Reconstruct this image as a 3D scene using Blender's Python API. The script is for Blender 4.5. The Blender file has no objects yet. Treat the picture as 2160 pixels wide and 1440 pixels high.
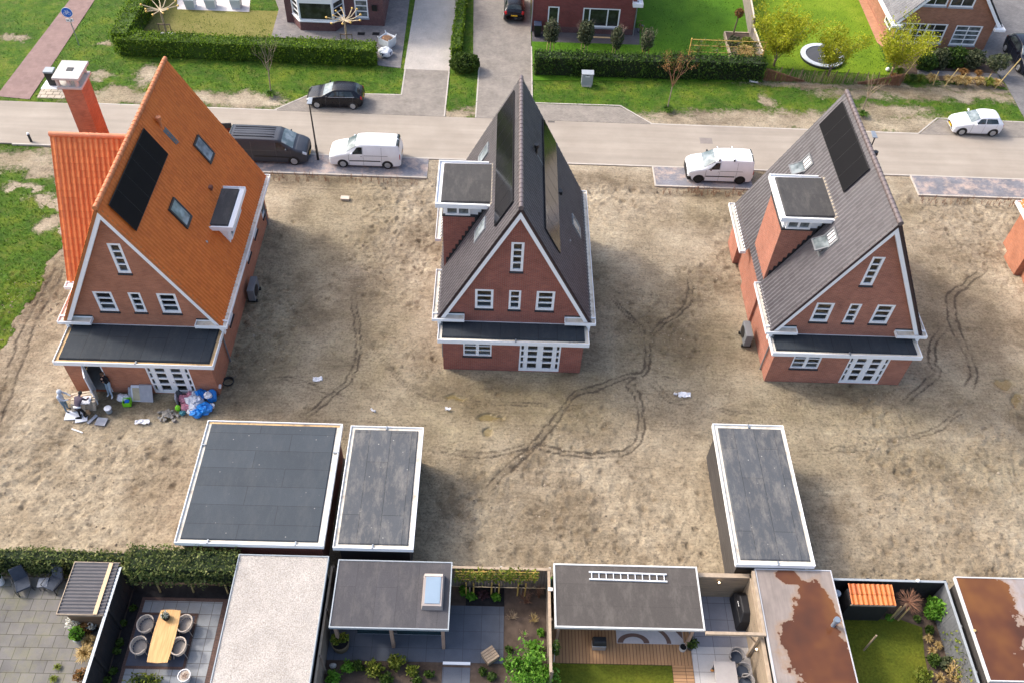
import bpy, math, random
import numpy as np
from mathutils import Vector, Matrix
random.seed(7)
RNG = np.random.default_rng(11)
D = bpy.data
scene = bpy.context.scene
COL = scene.collection
PI = math.pi

# ------------------------------------------------------------------ camera
FPX, PITCH, ROLL, YAW, HC = 1879.2946, 0.8640, -0.0590, 0.0377, 38.78
_fw = np.array([math.sin(YAW) * math.cos(PITCH), math.cos(YAW) * math.cos(PITCH), -math.sin(PITCH)])
_rt = np.array([math.cos(YAW), -math.sin(YAW), 0.0])
_dn = np.cross(_fw, _rt)
_cr, _sr = math.cos(ROLL), math.sin(ROLL)
CR = np.stack([_cr * _rt + _sr * _dn, -_sr * _rt + _cr * _dn, _fw])
CAM = np.array([0, 0, HC])


def G(u, v, z=0.0):
 """world point at height z that the surveyed photo position (u, v) belongs to"""
 d = CR.T @ np.array([(u - 1080) / FPX, (v - 720) / FPX, 1.0])
 t = (z - HC) / d[2]
 q = CAM + t * d
 return Vector((q[0], q[1], z))


cam = D.cameras.new("camera")
cam.lens = 36 * FPX / 2160
cam.sensor_width = 36
cam.clip_end = 2000
cam.clip_start = 0.5
co = D.objects.new("camera", cam)
COL.objects.link(co)
m3 = Matrix(((CR[0][0], -CR[1][0], -CR[2][0]), (CR[0][1], -CR[1][1], -CR[2][1]), (CR[0][2], -CR[1][2], -CR[2][2])))
co.matrix_world = Matrix.Translation((0, 0, HC)) @ m3.to_4x4()
scene.camera = co

# ------------------------------------------------------------------ light
SUN = Vector((-1.0, 0.45, 1.0)).normalized()          # towards the sun
sl = D.lights.new("sun", 'SUN')
sl.energy = SUN_E = 1.0
sl.angle = math.radians(6)
sl.color = (1.0, 0.965, 0.905)
so = D.objects.new("sun", sl)
COL.objects.link(so)
so.rotation_euler = SUN.to_track_quat('Z', 'Y').to_euler()
so.location = (-30, 40, 60)
w = D.worlds.new("World")
scene.world = w
w.use_nodes = True
nt = w.node_tree
nt.nodes.clear()
sky = nt.nodes.new('ShaderNodeTexSky')
sky.sky_type = 'NISHITA'
sky.sun_disc = False
sky.sun_elevation = math.asin(SUN.z)
sky.sun_rotation = math.atan2(SUN.x, SUN.y)
sky.air_density = 1.0
sky.dust_density = 4.5
sky.ozone_density = 1.0
bg = nt.nodes.new('ShaderNodeBackground')
bg.inputs[1].default_value = 0.15
ow = nt.nodes.new('ShaderNodeOutputWorld')
nt.links.new(sky.outputs[0], bg.inputs[0])
nt.links.new(bg.outputs[0], ow.inputs[0])
scene.cycles.caustics_reflective = False
scene.cycles.caustics_refractive = False
scene.view_settings.view_transform = 'Standard'
scene.view_settings.look = 'None'
scene.view_settings.gamma = 1
scene.view_settings.exposure = EXPOSURE = 1.36


# ------------------------------------------------------------------ objects
def tag(o, label=None, cat=None, group=None, kind=None):
 if label: o['label'] = label
 if cat: o['category'] = cat
 if group: o['group'] = group
 if kind: o['kind'] = kind
 return o


def empty(name, loc, rz=0.0, label=None, cat=None, group=None):
 o = D.objects.new(name, None)
 COL.objects.link(o)
 o.empty_display_size = 0.3
 o.location = loc
 o.rotation_euler = (0, 0, rz)
 return tag(o, label, cat, group)


def copy_tree(o, parent=None):
 c = o.copy()
 COL.objects.link(c)
 if parent is not None:
  c.parent = parent
 for ch in o.children:
  copy_tree(ch, c)
 return c


class MB:
 """collects shapes, then links them as ONE mesh object"""

 def __init__(s):
  s.v, s.f, s.mi, s.uv, s.T = [], [], [], {}, None

 def pt(s, p):
  s.v.append((p[0], p[1], p[2]))
  return len(s.v) - 1

 def face(s, pts, m=0, uv=None):
  i = [s.pt(p) for p in pts]
  s.f.append(i)
  s.mi.append(m)
  if uv: s.uv[len(s.f) - 1] = uv

 def box(s, x0, y0, z0, x1, y1, z1, m=0):
  if x0 > x1: x0, x1 = x1, x0
  if y0 > y1: y0, y1 = y1, y0
  if z0 > z1: z0, z1 = z1, z0
  b = len(s.v)
  s.v += [(x0, y0, z0), (x1, y0, z0), (x1, y1, z0), (x0, y1, z0), (x0, y0, z1), (x1, y0, z1), (x1, y1, z1), (x0, y1, z1)]
  for q in ((3, 2, 1, 0), (4, 5, 6, 7), (0, 1, 5, 4), (1, 2, 6, 5), (2, 3, 7, 6), (3, 0, 4, 7)):
   s.f.append([b + k for k in q])
   s.mi.append(m)
  return s

 def hexa(s, p, m=0):
  """eight corners: bottom ring 0-3 counter clockwise, top ring 4-7"""
  b = len(s.v)
  s.v += [tuple(q) for q in p]
  for q in ((3, 2, 1, 0), (4, 5, 6, 7), (0, 1, 5, 4), (1, 2, 6, 5), (2, 3, 7, 6), (3, 0, 4, 7)):
   s.f.append([b + k for k in q])
   s.mi.append(m)
  return s

 def rbox(s, c, size, rz=0.0, m=0, tilt=0.0):
  """box centred on c, turned by rz about z, tilted by tilt about its own x axis"""
  R = Matrix.Rotation(rz, 3, 'Z') @ Matrix.Rotation(tilt, 3, 'X')
  a, b_, d = size[0] / 2, size[1] / 2, size[2] / 2
  c = Vector(c)
  return s.hexa([c + R @ Vector(q) for q in ((-a, -b_, -d), (a, -b_, -d), (a, b_, -d), (-a, b_, -d), (-a, -b_, d), (a, -b_, d), (a, b_, d), (-a, b_, d))], m)

 def prism(s, poly, z0, z1, m=0, mt=None):
  n = len(poly)
  b = len(s.v)
  a = sum(poly[i][0] * poly[(i + 1) % n][1] - poly[(i + 1) % n][0] * poly[i][1] for i in range(n))
  if a < 0: poly = poly[::-1]
  s.v += [(p[0], p[1], z0) for p in poly] + [(p[0], p[1], z1) for p in poly]
  s.f.append([b + n + i for i in range(n)]); s.mi.append(m if mt is None else mt)
  s.f.append([b + i for i in range(n - 1, -1, -1)]); s.mi.append(m)
  for i in range(n):
   j = (i + 1) % n
   s.f.append([b + i, b + j, b + n + j, b + n + i]); s.mi.append(m)
  return s

 def tube(s, p0, p1, r0, r1=None, n=8, m=0, caps=True):
  r1 = r0 if r1 is None else r1
  p0, p1 = Vector(p0), Vector(p1)
  d = (p1 - p0)
  if d.length < 1e-6: return s
  d.normalize()
  a = d.orthogonal().normalized()
  c = d.cross(a)
  b = len(s.v)
  for p, r in ((p0, r0), (p1, r1)):
   for k in range(n):
    t = 2 * PI * k / n
    q = p + (a * math.cos(t) + c * math.sin(t)) * r
    s.v.append(tuple(q))
  for k in range(n):
   j = (k + 1) % n
   s.f.append([b + k, b + j, b + n + j, b + n + k]); s.mi.append(m)
  if caps:
   s.f.append([b + n + k for k in range(n)]); s.mi.append(m)
   s.f.append([b + k for k in range(n - 1, -1, -1)]); s.mi.append(m)
  return s

 def path(s, pts, r, n=6, m=0):
  for a, b in zip(pts[:-1], pts[1:]):
   s.tube(a, b, r, r, n, m)
  return s

 def lathe(s, c, prof, n=16, m=0, sx=1.0, sy=1.0):
  """prof: list of (radius, z)"""
  b = len(s.v)
  for r, z in prof:
   for k in range(n):
    t = 2 * PI * k / n
    s.v.append((c[0] + r * sx * math.cos(t), c[1] + r * sy * math.sin(t), c[2] + z))
  for i in range(len(prof) - 1):
   for k in range(n):
    j = (k + 1) % n
    s.f.append([b + i * n + k, b + i * n + j, b + (i + 1) * n + j, b + (i + 1) * n + k]); s.mi.append(m)
  s.f.append([b + (len(prof) - 1) * n + k for k in range(n)]); s.mi.append(m)
  s.f.append([b + k for k in range(n - 1, -1, -1)]); s.mi.append(m)
  return s

 def blob(s, c, r, seg=10, rings=7, jit=0.12, m=0, seed=0):
  rg = random.Random(seed)
  b = len(s.v)
  rx, ry, rz = r if hasattr(r, '__len__') else (r, r, r)
  for i in range(rings + 1):
   ph = PI * i / rings
   for k in range(seg):
    t = 2 * PI * k / seg
    q = 1 + rg.uniform(-jit, jit)
    s.v.append((c[0] + rx * q * math.sin(ph) * math.cos(t), c[1] + ry * q * math.sin(ph) * math.sin(t), c[2] + rz * q * math.cos(ph)))
  for i in range(rings):
   for k in range(seg):
    j = (k + 1) % seg
    s.f.append([b + (i + 1) * seg + k, b + (i + 1) * seg + j, b + i * seg + j, b + i * seg + k]); s.mi.append(m)
  return s

 def arr(s, V, F, m=0):
  b = len(s.v)
  s.v += [tuple(q) for q in V.tolist()]
  s.f += (F + b).tolist()
  s.mi += [m] * len(F)
  return s

 def build(s, name, mats, parent=None, loc=None, smooth=False, bevel=0.0, rz=0.0):
  me = D.meshes.new(name)
  me.from_pydata(s.v, [], s.f)
  if not isinstance(mats, (list, tuple)): mats = [mats]
  for q in mats: me.materials.append(q)
  me.polygons.foreach_set('material_index', s.mi)
  if smooth is not False:
   me.polygons.foreach_set('use_smooth', [True] * len(s.f))
  if s.uv:
   ul = me.uv_layers.new(name='tile')
   for fi, uv in s.uv.items():
    ls = me.polygons[fi].loop_start
    for k, q in enumerate(uv): ul.data[ls + k].uv = q
  me.update()
  if smooth is not False and smooth is not True:
   me.set_sharp_from_angle(angle=math.radians(smooth))
  o = D.objects.new(name, me)
  COL.objects.link(o)
  if parent is not None: o.parent = parent
  if loc is not None: o.location = loc
  if rz: o.rotation_euler = (0, 0, rz)
  if bevel:
   bm = o.modifiers.new('bevel', 'BEVEL')
   bm.width = bevel; bm.segments = 2; bm.limit_method = 'ANGLE'
  return o


# ------------------------------------------------------------------ materials
MATS = {}


class NT:
 def __init__(s, name):
  s.m = D.materials.new(name)
  s.m.use_nodes = True
  s.n = s.m.node_tree
  s.b = s.n.nodes['Principled BSDF']
  MATS[name] = s.m

 def new(s, t, **k):
  q = s.n.nodes.new('ShaderNode' + t)
  for a, v in k.items():
   if a.startswith('i_'):
    key = a[2:]
    q.inputs[int(key) if key.isdigit() else key].default_value = v
   else:
    setattr(q, a, v)
  return q

 def link(s, a, b): s.n.links.new(a, b)

 def coord(s, out='Object'):
  return s.new('TexCoord').outputs[out]

 def noise(s, scale, vec=None, detail=5, rough=0.6, dist=0.0):
  q = s.new('TexNoise')
  q.inputs['Scale'].default_value = scale
  q.inputs['Detail'].default_value = detail
  q.inputs['Roughness'].default_value = rough
  q.inputs['Distortion'].default_value = dist
  s.link(vec if vec is not None else s.coord(), q.inputs['Vector'])
  return q.outputs['Fac']

 def ramp(s, fac, stops, interp='LINEAR'):
  q = s.new('ValToRGB')
  q.color_ramp.interpolation = interp
  e = q.color_ramp.elements
  while len(e) < len(stops): e.new(0.5)
  for k, (p, c) in enumerate(stops):
   e[k].position = p
   e[k].color = (c[0], c[1], c[2], 1) if hasattr(c, '__len__') else (c, c, c, 1)
  s.link(fac, q.inputs[0])
  return q.outputs[0]

 def mix(s, fac, a, b, mode='MIX'):
  q = s.new('Mix', data_type='RGBA', blend_type=mode)
  for sock, val in ((q.inputs[0], fac), (q.inputs[6], a), (q.inputs[7], b)):
   if hasattr(val, 'is_linked') or hasattr(val, 'links'):
    s.link(val, sock)
   elif hasattr(val, '__len__'):
    sock.default_value = (val[0], val[1], val[2], 1)
   else:
    sock.default_value = val if sock.type == 'VALUE' else (val, val, val, 1)
  return q.outputs[2]

 def math(s, op, a, b=0.0, clamp=False):
  q = s.new('Math', operation=op, use_clamp=clamp)
  for sock, val in ((q.inputs[0], a), (q.inputs[1], b)):
   if hasattr(val, 'links'): s.link(val, sock)
   else: sock.default_value = val
  return q.outputs[0]

 def bump(s, h, strength=0.3, dist=0.02, normal=None):
  q = s.new('Bump')
  q.inputs['Strength'].default_value = strength
  q.inputs['Distance'].default_value = dist
  s.link(h, q.inputs['Height'])
  if normal is not None: s.link(normal, q.inputs['Normal'])
  return q.outputs[0]

 def attr(s, name):
  q = s.new('Attribute', attribute_name=name)
  return q.outputs['Fac']

 def done(s, color=None, rough=None, normal=None, spec=None, metal=None, coat=None):
  if color is not None:
   if hasattr(color, 'links'): s.link(color, s.b.inputs['Base Color'])
   else: s.b.inputs['Base Color'].default_value = (color[0], color[1], color[2], 1)
  for key, val in (('Roughness', rough), ('Specular IOR Level', spec), ('Metallic', metal), ('Coat Weight', coat)):
   if val is None: continue
   if hasattr(val, 'links'): s.link(val, s.b.inputs[key])
   else: s.b.inputs[key].default_value = val
  if normal is not None: s.link(normal, s.b.inputs['Normal'])
  return s.m


def sc(c, k): return (c[0] * k, c[1] * k, c[2] * k)


def hexc(r, g, b):
 f = lambda x: ((x / 255 + 0.055) / 1.055) ** 2.4 if x > 10 else x / 255 / 12.92
 return (f(r), f(g), f(b))


def plain(name, c, rough=0.6, var=0.18, scale=2.5, bump=0.15, bscale=60, spec=0.4, metal=0.0, coat=0.0, dirt=None, dirt_amt=0.5):
 """one colour with slow and fine variation, optional dirt blotches"""
 t = NT(name)
 f = t.noise(scale, detail=6)
 col = t.ramp(f, [(0.25, sc(c, 1 - var)), (0.75, sc(c, 1 + var))])
 if dirt is not None:
  g = t.ramp(t.noise(scale * 0.7, detail=8, rough=0.7), [(0.5, 0), (0.68, dirt_amt)])
  col = t.mix(g, col, dirt)
 nb = t.bump(t.noise(bscale, detail=3), bump, 0.01) if bump else None
 return t.done(col, rough, nb, spec, metal, coat)


def wallvec(t):
 """u runs along whichever way an axis-aligned wall faces, v goes up"""
 c = t.new('SeparateXYZ')
 t.link(t.coord(), c.inputs[0])
 u = t.math('ADD', c.outputs[0], c.outputs[1])
 q = t.new('CombineXYZ')
 t.link(u, q.inputs[0]); t.link(c.outputs[2], q.inputs[1])
 return q.outputs[0]


def brick(name, c1, c2, mortar, bw=0.22, bh=0.066, ms=0.009, var=0.5, bump=0.5, vec='wall', blotch=0.25, rough=0.85):
 t = NT(name)
 v = wallvec(t) if vec == 'wall' else t.coord()
 b = t.new('TexBrick')
 b.offset = 0.5
 b.inputs['Color1'].default_value = (*c1, 1)
 b.inputs['Color2'].default_value = (*c2, 1)
 b.inputs['Mortar'].default_value = (*mortar, 1)
 b.inputs['Scale'].default_value = 1.0
 b.inputs['Mortar Size'].default_value = ms
 b.inputs['Mortar Smooth'].default_value = 0.3
 b.inputs['Bias'].default_value = 0.0
 b.inputs['Brick Width'].default_value = bw
 b.inputs['Row Height'].default_value = bh
 t.link(v, b.inputs['Vector'])
 n = t.noise(0.9, detail=7, rough=0.65)
 col = t.mix(1.0, b.outputs['Color'], t.ramp(n, [(0.25, 1 - blotch), (0.75, 1 + blotch * 0.6)]), 'MULTIPLY')
 nb = t.bump(b.outputs['Fac'], -bump, 0.01)
 return t.done(col, rough, nb, 0.3)


def tiles(name, cols, rough=0.5, spec=0.4, gloss_var=True, moss=None):
 """roof tile: each tile its own shade, from the tile coordinates in the UV map"""
 t = NT(name)
 uv = t.new('UVMap', uv_map='tile').outputs[0]
 fl = t.new('VectorMath', operation='FLOOR')
 t.link(uv, fl.inputs[0])
 wn = t.new('TexWhiteNoise', noise_dimensions='2D')
 t.link(fl.outputs[0], wn.inputs['Vector'])
 r = t.ramp(wn.outputs['Value'], [(k / (len(cols) - 1), c) for k, c in enumerate(cols)])
 big = t.noise(0.5, detail=6)
 col = t.mix(1.0, r, t.ramp(big, [(0.3, 0.92), (0.7, 1.06)]), 'MULTIPLY')
 fine = t.noise(14, detail=4)
 col = t.mix(0.5, col, t.mix(1.0, col, t.ramp(fine, [(0.3, 0.88), (0.7, 1.1)]), 'MULTIPLY'))
 return t.done(col, rough, t.bump(fine, 0.15, 0.01), spec)


def bitumen(name, base, rw=4.5, rh=1.0, dust=0.0, rot=False, seam=0.35, spots=0.0):
 """roofing felt: rolls with overlapped seams, dust, white specks"""
 t = NT(name)
 co_ = t.coord()
 if rot:
  mp = t.new('Mapping')
  mp.inputs['Rotation'].default_value = (0, 0, PI / 2)
  t.link(co_, mp.inputs[0])
  co_ = mp.outputs[0]
 b = t.new('TexBrick')
 b.offset = 0.37
 b.inputs['Color1'].default_value = (*sc(base, 0.93), 1)
 b.inputs['Color2'].default_value = (*sc(base, 1.1), 1)
 b.inputs['Mortar'].default_value = (*sc(base, seam), 1)
 b.inputs['Scale'].default_value = 1
 b.inputs['Mortar Size'].default_value = 0.011
 b.inputs['Mortar Smooth'].default_value = 0.2
 b.inputs['Brick Width'].default_value = rw
 b.inputs['Row Height'].default_value = rh
 t.link(co_, b.inputs['Vector'])
 col = b.outputs['Color']
 g = t.noise(30, detail=4)
 col = t.mix(1.0, col, t.ramp(g, [(0.3, 0.85), (0.7, 1.15)]), 'MULTIPLY')
 big = t.noise(0.6, detail=5)
 col = t.mix(1.0, col, t.ramp(big, [(0.3, 0.93), (0.7, 1.07)]), 'MULTIPLY')
 if dust:
  mq = t.new('Mapping'); mq.inputs['Scale'].default_value = (2.2, 0.8, 1); t.link(t.coord(), mq.inputs[0])
  d1 = t.ramp(t.noise(0.9, mq.outputs[0], 12, 0.8), [(0.48, 0), (0.85, dust)])
  col = t.mix(d1, col, (0.30, 0.27, 0.23))
 if spots:
  vo = t.new('TexVoronoi', feature='F1')
  vo.inputs['Scale'].default_value = 2.6
  vo.inputs['Randomness'].default_value = 1.0
  t.link(t.coord(), vo.inputs['Vector'])
  sp = t.ramp(vo.outputs['Distance'], [(0.04, spots), (0.10, 0)])
  wn = t.ramp(t.noise(1.3, detail=2), [(0.45, 0), (0.55, 1)])
  col = t.mix(t.math('MULTIPLY', sp, wn), col, (0.5, 0.47, 0.42))
 return t.done(col, 0.8, t.bump(g, 0.2, 0.01), 0.3)


def paver(name, c1, c2, joint, bw, bh, ms=0.006, off=0.5, blotch=0.3, stain=None, stain_amt=0.5, rough=0.85, rot=0.0, spec=0.3, bscale=0.8):
 t = NT(name)
 co_ = t.coord()
 if rot:
  mp = t.new('Mapping')
  mp.inputs['Rotation'].default_value = (0, 0, rot)
  t.link(co_, mp.inputs[0])
  co_ = mp.outputs[0]
 b = t.new('TexBrick')
 b.offset = off
 for k, c in (('Color1', c1), ('Color2', c2), ('Mortar', joint)):
  b.inputs[k].default_value = (*c, 1)
 b.inputs['Scale'].default_value = 1
 b.inputs['Mortar Size'].default_value = ms
 b.inputs['Mortar Smooth'].default_value = 0.1
 b.inputs['Brick Width'].default_value = bw
 b.inputs['Row Height'].default_value = bh
 t.link(co_, b.inputs['Vector'])
 n = t.noise(bscale, detail=7, rough=0.65)
 col = t.mix(1.0, b.outputs['Color'], t.ramp(n, [(0.25, 1 - blotch), (0.75, 1 + blotch)]), 'MULTIPLY')
 if stain is not None:
  g = t.ramp(t.noise(bscale * 1.7, detail=9, rough=0.72), [(0.47, 0), (0.62, stain_amt)])
  col = t.mix(g, col, stain)
 fine = t.noise(35, detail=3)
 col = t.mix(1.0, col, t.ramp(fine, [(0.3, 0.9), (0.7, 1.1)]), 'MULTIPLY')
 return t.done(col, rough, t.bump(b.outputs['Fac'], -0.3, 0.008), spec)


def leafmat(name, c_dark, c_mid, c_light, scale=0.6, rough=0.65):
 t = NT(name)
 g = t.new('NewGeometry')
 r = t.ramp(g.outputs['Random Per Island'], [(0.0, c_dark), (0.5, c_mid), (1.0, c_light)])
 n = t.noise(scale, detail=4)
 col = t.mix(1.0, r, t.ramp(n, [(0.3, 0.72), (0.7, 1.25)]), 'MULTIPLY')
 t.done(col, rough, None, 0.25)
 t.b.inputs['Subsurface Weight'].default_value = 0.0
 tr = t.new('BsdfTranslucent')
 t.link(col, tr.inputs['Color'])
 mx = t.new('MixShader')
 mx.inputs[0].default_value = 0.3
 t.link(t.b.outputs[0], mx.inputs[1]); t.link(tr.outputs[0], mx.inputs[2])
 out = [q for q in t.n.nodes if q.type == 'OUTPUT_MATERIAL'][0]
 t.link(mx.outputs[0], out.inputs['Surface'])
 return t.m


def grassmat(name, c1, c2, c3, dirt=None, amt=0.0, scale=0.35):
 t = NT(name)
 n = t.noise(scale, detail=8, rough=0.7)
 col = t.ramp(n, [(0.3, c1), (0.5, c2), (0.72, c3)])
 f = t.noise(9, detail=6, rough=0.75)
 col = t.mix(1.0, col, t.ramp(f, [(0.3, 0.55), (0.7, 1.4)]), 'MULTIPLY')
 if dirt is not None:
  g = t.ramp(t.noise(scale * 1.6, detail=8, rough=0.7), [(0.52, 0), (0.66, amt)])
  col = t.mix(g, col, dirt)
 return t.done(col, 0.9, t.bump(f, 0.6, 0.05), 0.15)


def glassmat(name, c=(0.02, 0.025, 0.027), rough=0.04, var=(0.10, 0.11, 0.10), spec=0.6):
 t = NT(name)
 n = t.noise(1.7, detail=2)
 col = t.ramp(n, [(0.4, c), (0.65, var)])
 return t.done(col, rough, None, spec)
# ------------------------------------------------------------------ palette
white = plain('white_paint', (0.82, 0.82, 0.82), 0.4, 0.03, 3, 0.05, 30, 0.4)
offwhite = plain('gutter_cream', (0.62, 0.57, 0.48), 0.7, 0.12, 2.5, 0.1, 30, dirt=(0.2, 0.13, 0.07), dirt_amt=0.55)
woodtrim = plain('raw_pine', (0.55, 0.36, 0.17), 0.7, 0.2, 2.5, 0.1, 30, dirt=(0.12, 0.08, 0.05), dirt_amt=0.7)
brick_red = brick('brick_red', (0.33, 0.085, 0.052), (0.24, 0.056, 0.038), (0.27, 0.18, 0.15), ms=0.011)
brick_orange = brick('brick_orange', (0.47, 0.168, 0.085), (0.36, 0.120, 0.060), (0.30, 0.20, 0.15), ms=0.010)
brick_h3 = brick('brick_bright_red', (0.44, 0.14, 0.08), (0.31, 0.09, 0.05), (0.34, 0.24, 0.19), ms=0.011)
brick_dark = brick('brick_sill_black', (0.022, 0.023, 0.027), (0.016, 0.017, 0.02), (0.10, 0.10, 0.11), bw=0.075, bh=0.2, ms=0.006)
brick_purple = brick('brick_purple', (0.14, 0.05, 0.05), (0.10, 0.035, 0.038), (0.17, 0.14, 0.13))
brick_brown = brick('brick_brown', (0.36, 0.15, 0.085), (0.26, 0.10, 0.055), (0.28, 0.2, 0.15))
brick_maroon = brick('brick_maroon', (0.24, 0.052, 0.045), (0.17, 0.038, 0.034), (0.14, 0.09, 0.08))
tile_orange = tiles('roof_tile_orange', [(0.60, 0.142, 0.024), (0.66, 0.166, 0.029), (0.63, 0.152, 0.026), (0.56, 0.130, 0.023)], 0.55, 0.3)
tile_red = tiles('roof_tile_terracotta', [(0.49, 0.135, 0.032), (0.55, 0.16, 0.04), (0.44, 0.115, 0.027)], 0.6)
tile_grey = tiles('roof_tile_anthracite', [(0.082, 0.076, 0.083), (0.100, 0.092, 0.099), (0.068, 0.062, 0.068)], 0.42, 0.5)
tile_slate = tiles('roof_tile_slate', [(0.10, 0.10, 0.11), (0.14, 0.14, 0.15), (0.08, 0.08, 0.09)], 0.5)
ridge_grey = plain('ridge_tile_grey', (0.125, 0.098, 0.096), 0.45, 0.2, 4, 0.1, 40, 0.5)
ridge_orange = plain('ridge_tile_orange', (0.50, 0.17, 0.065), 0.55, 0.2, 4, 0.1, 40, 0.4)
lead = plain('black_lead', (0.02, 0.021, 0.024), 0.5, 0.2, 4, 0.1, 40)
felt_new = bitumen('felt_new', (0.048, 0.058, 0.068), 4.2, 0.98, seam=.55, dust=.12, spots=.4)
felt_annex = bitumen('felt_annex', (0.024, 0.031, 0.039), 4.0, 1.02, rot=True, dust=0.10)
felt_grey = bitumen('felt_grey', (0.074, 0.079, 0.086), 4.5, 1.0, dust=0.85, rot=True, spots=0.7)
felt_tower = bitumen('felt_tower', (0.05, 0.048, 0.047), 6, 1.25, dust=0.3, rot=True, seam=0.8)
felt_shed = bitumen('felt_shed', (0.062, 0.059, 0.063), 5, 0.9, dust=0.3, rot=True, seam=0.75)
felt_brown = bitumen('felt_brown', (0.072, 0.063, 0.056), 6, 1.0, dust=0.35, seam=0.8)
concrete = plain('concrete', (0.46, 0.44, 0.41), 0.85, 0.15, 3, 0.3, 40)
kerbm = plain('kerb_concrete', (0.42, 0.38, 0.33), 0.85, 0.15, 2, 0.2, 40)
black_plastic = plain('black_plastic', (0.012, 0.012, 0.013), 0.45, 0.2, 3, 0.05)
rubber = plain('rubber', (0.012, 0.012, 0.012), 0.8, 0.2, 5, 0.1)
steel = plain('galvanised_steel', (0.38, 0.40, 0.42), 0.4, 0.15, 4, 0.05, 30, 0.5, 0.6)
zinc = plain('zinc', (0.27, 0.30, 0.33), 0.45, 0.15, 4, 0.05, 30, 0.5, 0.5)
anthracite = plain('anthracite_metal', (0.035, 0.037, 0.04), 0.45, 0.15, 3, 0.05)
grey_metal = plain('grey_metal', (0.30, 0.33, 0.35), 0.5, 0.1, 3, 0.05)
hp_grey = plain('heat_pump_grey', (0.16, 0.165, 0.17), 0.5, 0.12, 3, 0.05)
glass_dark = glassmat('window_glass', (0.022, 0.022, 0.019), 0.04, (0.05, 0.052, 0.047))
_g = NT('window_glass_clear')
_t = _g.new('BsdfTransparent'); _t.inputs[0].default_value = (.78, .82, .80, 1)
_gl = _g.new('BsdfGlossy'); _gl.inputs['Roughness'].default_value = 0.03
_f = _g.new('LayerWeight'); _f.inputs[0].default_value = 0.25
_mx = _g.new('MixShader'); _g.link(_g.math('ADD', _g.math('MULTIPLY', _f.outputs['Fresnel'], 1.6), 0.05, True), _mx.inputs[0])
_g.link(_t.outputs[0], _mx.inputs[1]); _g.link(_gl.outputs[0], _mx.inputs[2])
_g.link(_mx.outputs[0], [q for q in _g.n.nodes if q.type == 'OUTPUT_MATERIAL'][0].inputs['Surface'])
glass_clear = _g.m
glass_mid = glassmat('window_glass_mid', (0.035, 0.04, 0.038), 0.04, (0.17, 0.19, 0.19))
glass_teal = glassmat('window_glass_pale', (0.07, 0.085, 0.085), 0.05, (0.22, 0.25, 0.25))
glass_sky = glassmat('skylight_glass', (0.16, 0.19, 0.20), 0.06, (0.35, 0.40, 0.42))
glass_door = glassmat('terrace_glass', (0.012, 0.035, 0.04), 0.05, (0.02, 0.05, 0.055))
bark = plain('bark', (0.16, 0.115, 0.08), 0.9, 0.3, 6, 0.5, 30)
twig_red = plain('twig_red', (0.22, 0.11, 0.065), 0.85, 0.3, 6, 0.2)
twig_pale = plain('twig_pale', (0.36, 0.27, 0.17), 0.85, 0.25, 6, 0.2)
twig_grey = plain('twig_grey', (0.24, 0.19, 0.15), 0.85, 0.25, 6, 0.2)
bamboo = plain('bamboo', (0.56, 0.36, 0.09), 0.6, 0.2, 6, 0.1)
stake = plain('wood_stake', (0.48, 0.36, 0.15), 0.8, 0.25, 5, 0.2)
fence_wood = paver('fence_wood', (0.24, 0.19, 0.15), (0.17, 0.135, 0.11), (0.04, 0.03, 0.025), 0.145, 8, 0.008, 0.0, 0.3)
fence_pale = plain('fence_pale', (0.36, 0.28, 0.20), 0.8, 0.25, 4, 0.2)
slat_wood = plain('weathered_wood', (0.33, 0.245, 0.165), 0.8, 0.25, 5, 0.2)
black_wood = plain('black_stained_wood', (0.018, 0.018, 0.02), 0.65, 0.3, 4, 0.2)
charred = plain('charcoal_boards', (0.05, 0.046, 0.043), 0.7, 0.3, 3, 0.2)
grey_wood = plain('grey_boards', (0.12, 0.125, 0.13), 0.8, 0.2, 3, 0.2)

# ------------------------------------------------------------------ noise in numpy
_P = np.random.default_rng(3).random((256, 256))


def vnoise(x, y, seed=0):
 x = x + seed * 17.31; y = y + seed * 9.77
 xi = np.floor(x).astype(int); yi = np.floor(y).astype(int)
 fx = x - xi; fy = y - yi
 fx = fx * fx * (3 - 2 * fx); fy = fy * fy * (3 - 2 * fy)
 a = _P[xi & 255, yi & 255]; b = _P[(xi + 1) & 255, yi & 255]
 c = _P[xi & 255, (yi + 1) & 255]; d = _P[(xi + 1) & 255, (yi + 1) & 255]
 return (a * (1 - fx) + b * fx) * (1 - fy) + (c * (1 - fx) + d * fx) * fy


def fbm(x, y, o=4, seed=0, gain=0.5):
 s, a, t = 0, 1.0, 0.0
 for k in range(o):
  s = s + a * vnoise(x * 2 ** k, y * 2 ** k, seed + k * 3)
  t += a; a *= gain
 return s / t


def inpoly(x, y, poly):
 r = np.zeros(x.shape, bool)
 n = len(poly)
 j = n - 1
 for i in range(n):
  xi, yi = poly[i]; xj, yj = poly[j]
  if yi != yj:
   c = ((yi > y) != (yj > y)) & (x < (xj - xi) * (y - yi) / (yj - yi) + xi)
   r ^= c
  j = i
 return r


def segdist(x, y, pts):
 """distance to a polyline, plus the signed side"""
 best = np.full(x.shape, 1e9)
 for (ax, ay), (bx, by) in zip(pts[:-1], pts[1:]):
  dx, dy = bx - ax, by - ay
  L = dx * dx + dy * dy + 1e-9
  t = np.clip(((x - ax) * dx + (y - ay) * dy) / L, 0, 1)
  d = np.hypot(x - ax - t * dx, y - ay - t * dy)
  best = np.minimum(best, d)
 return best


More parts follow.
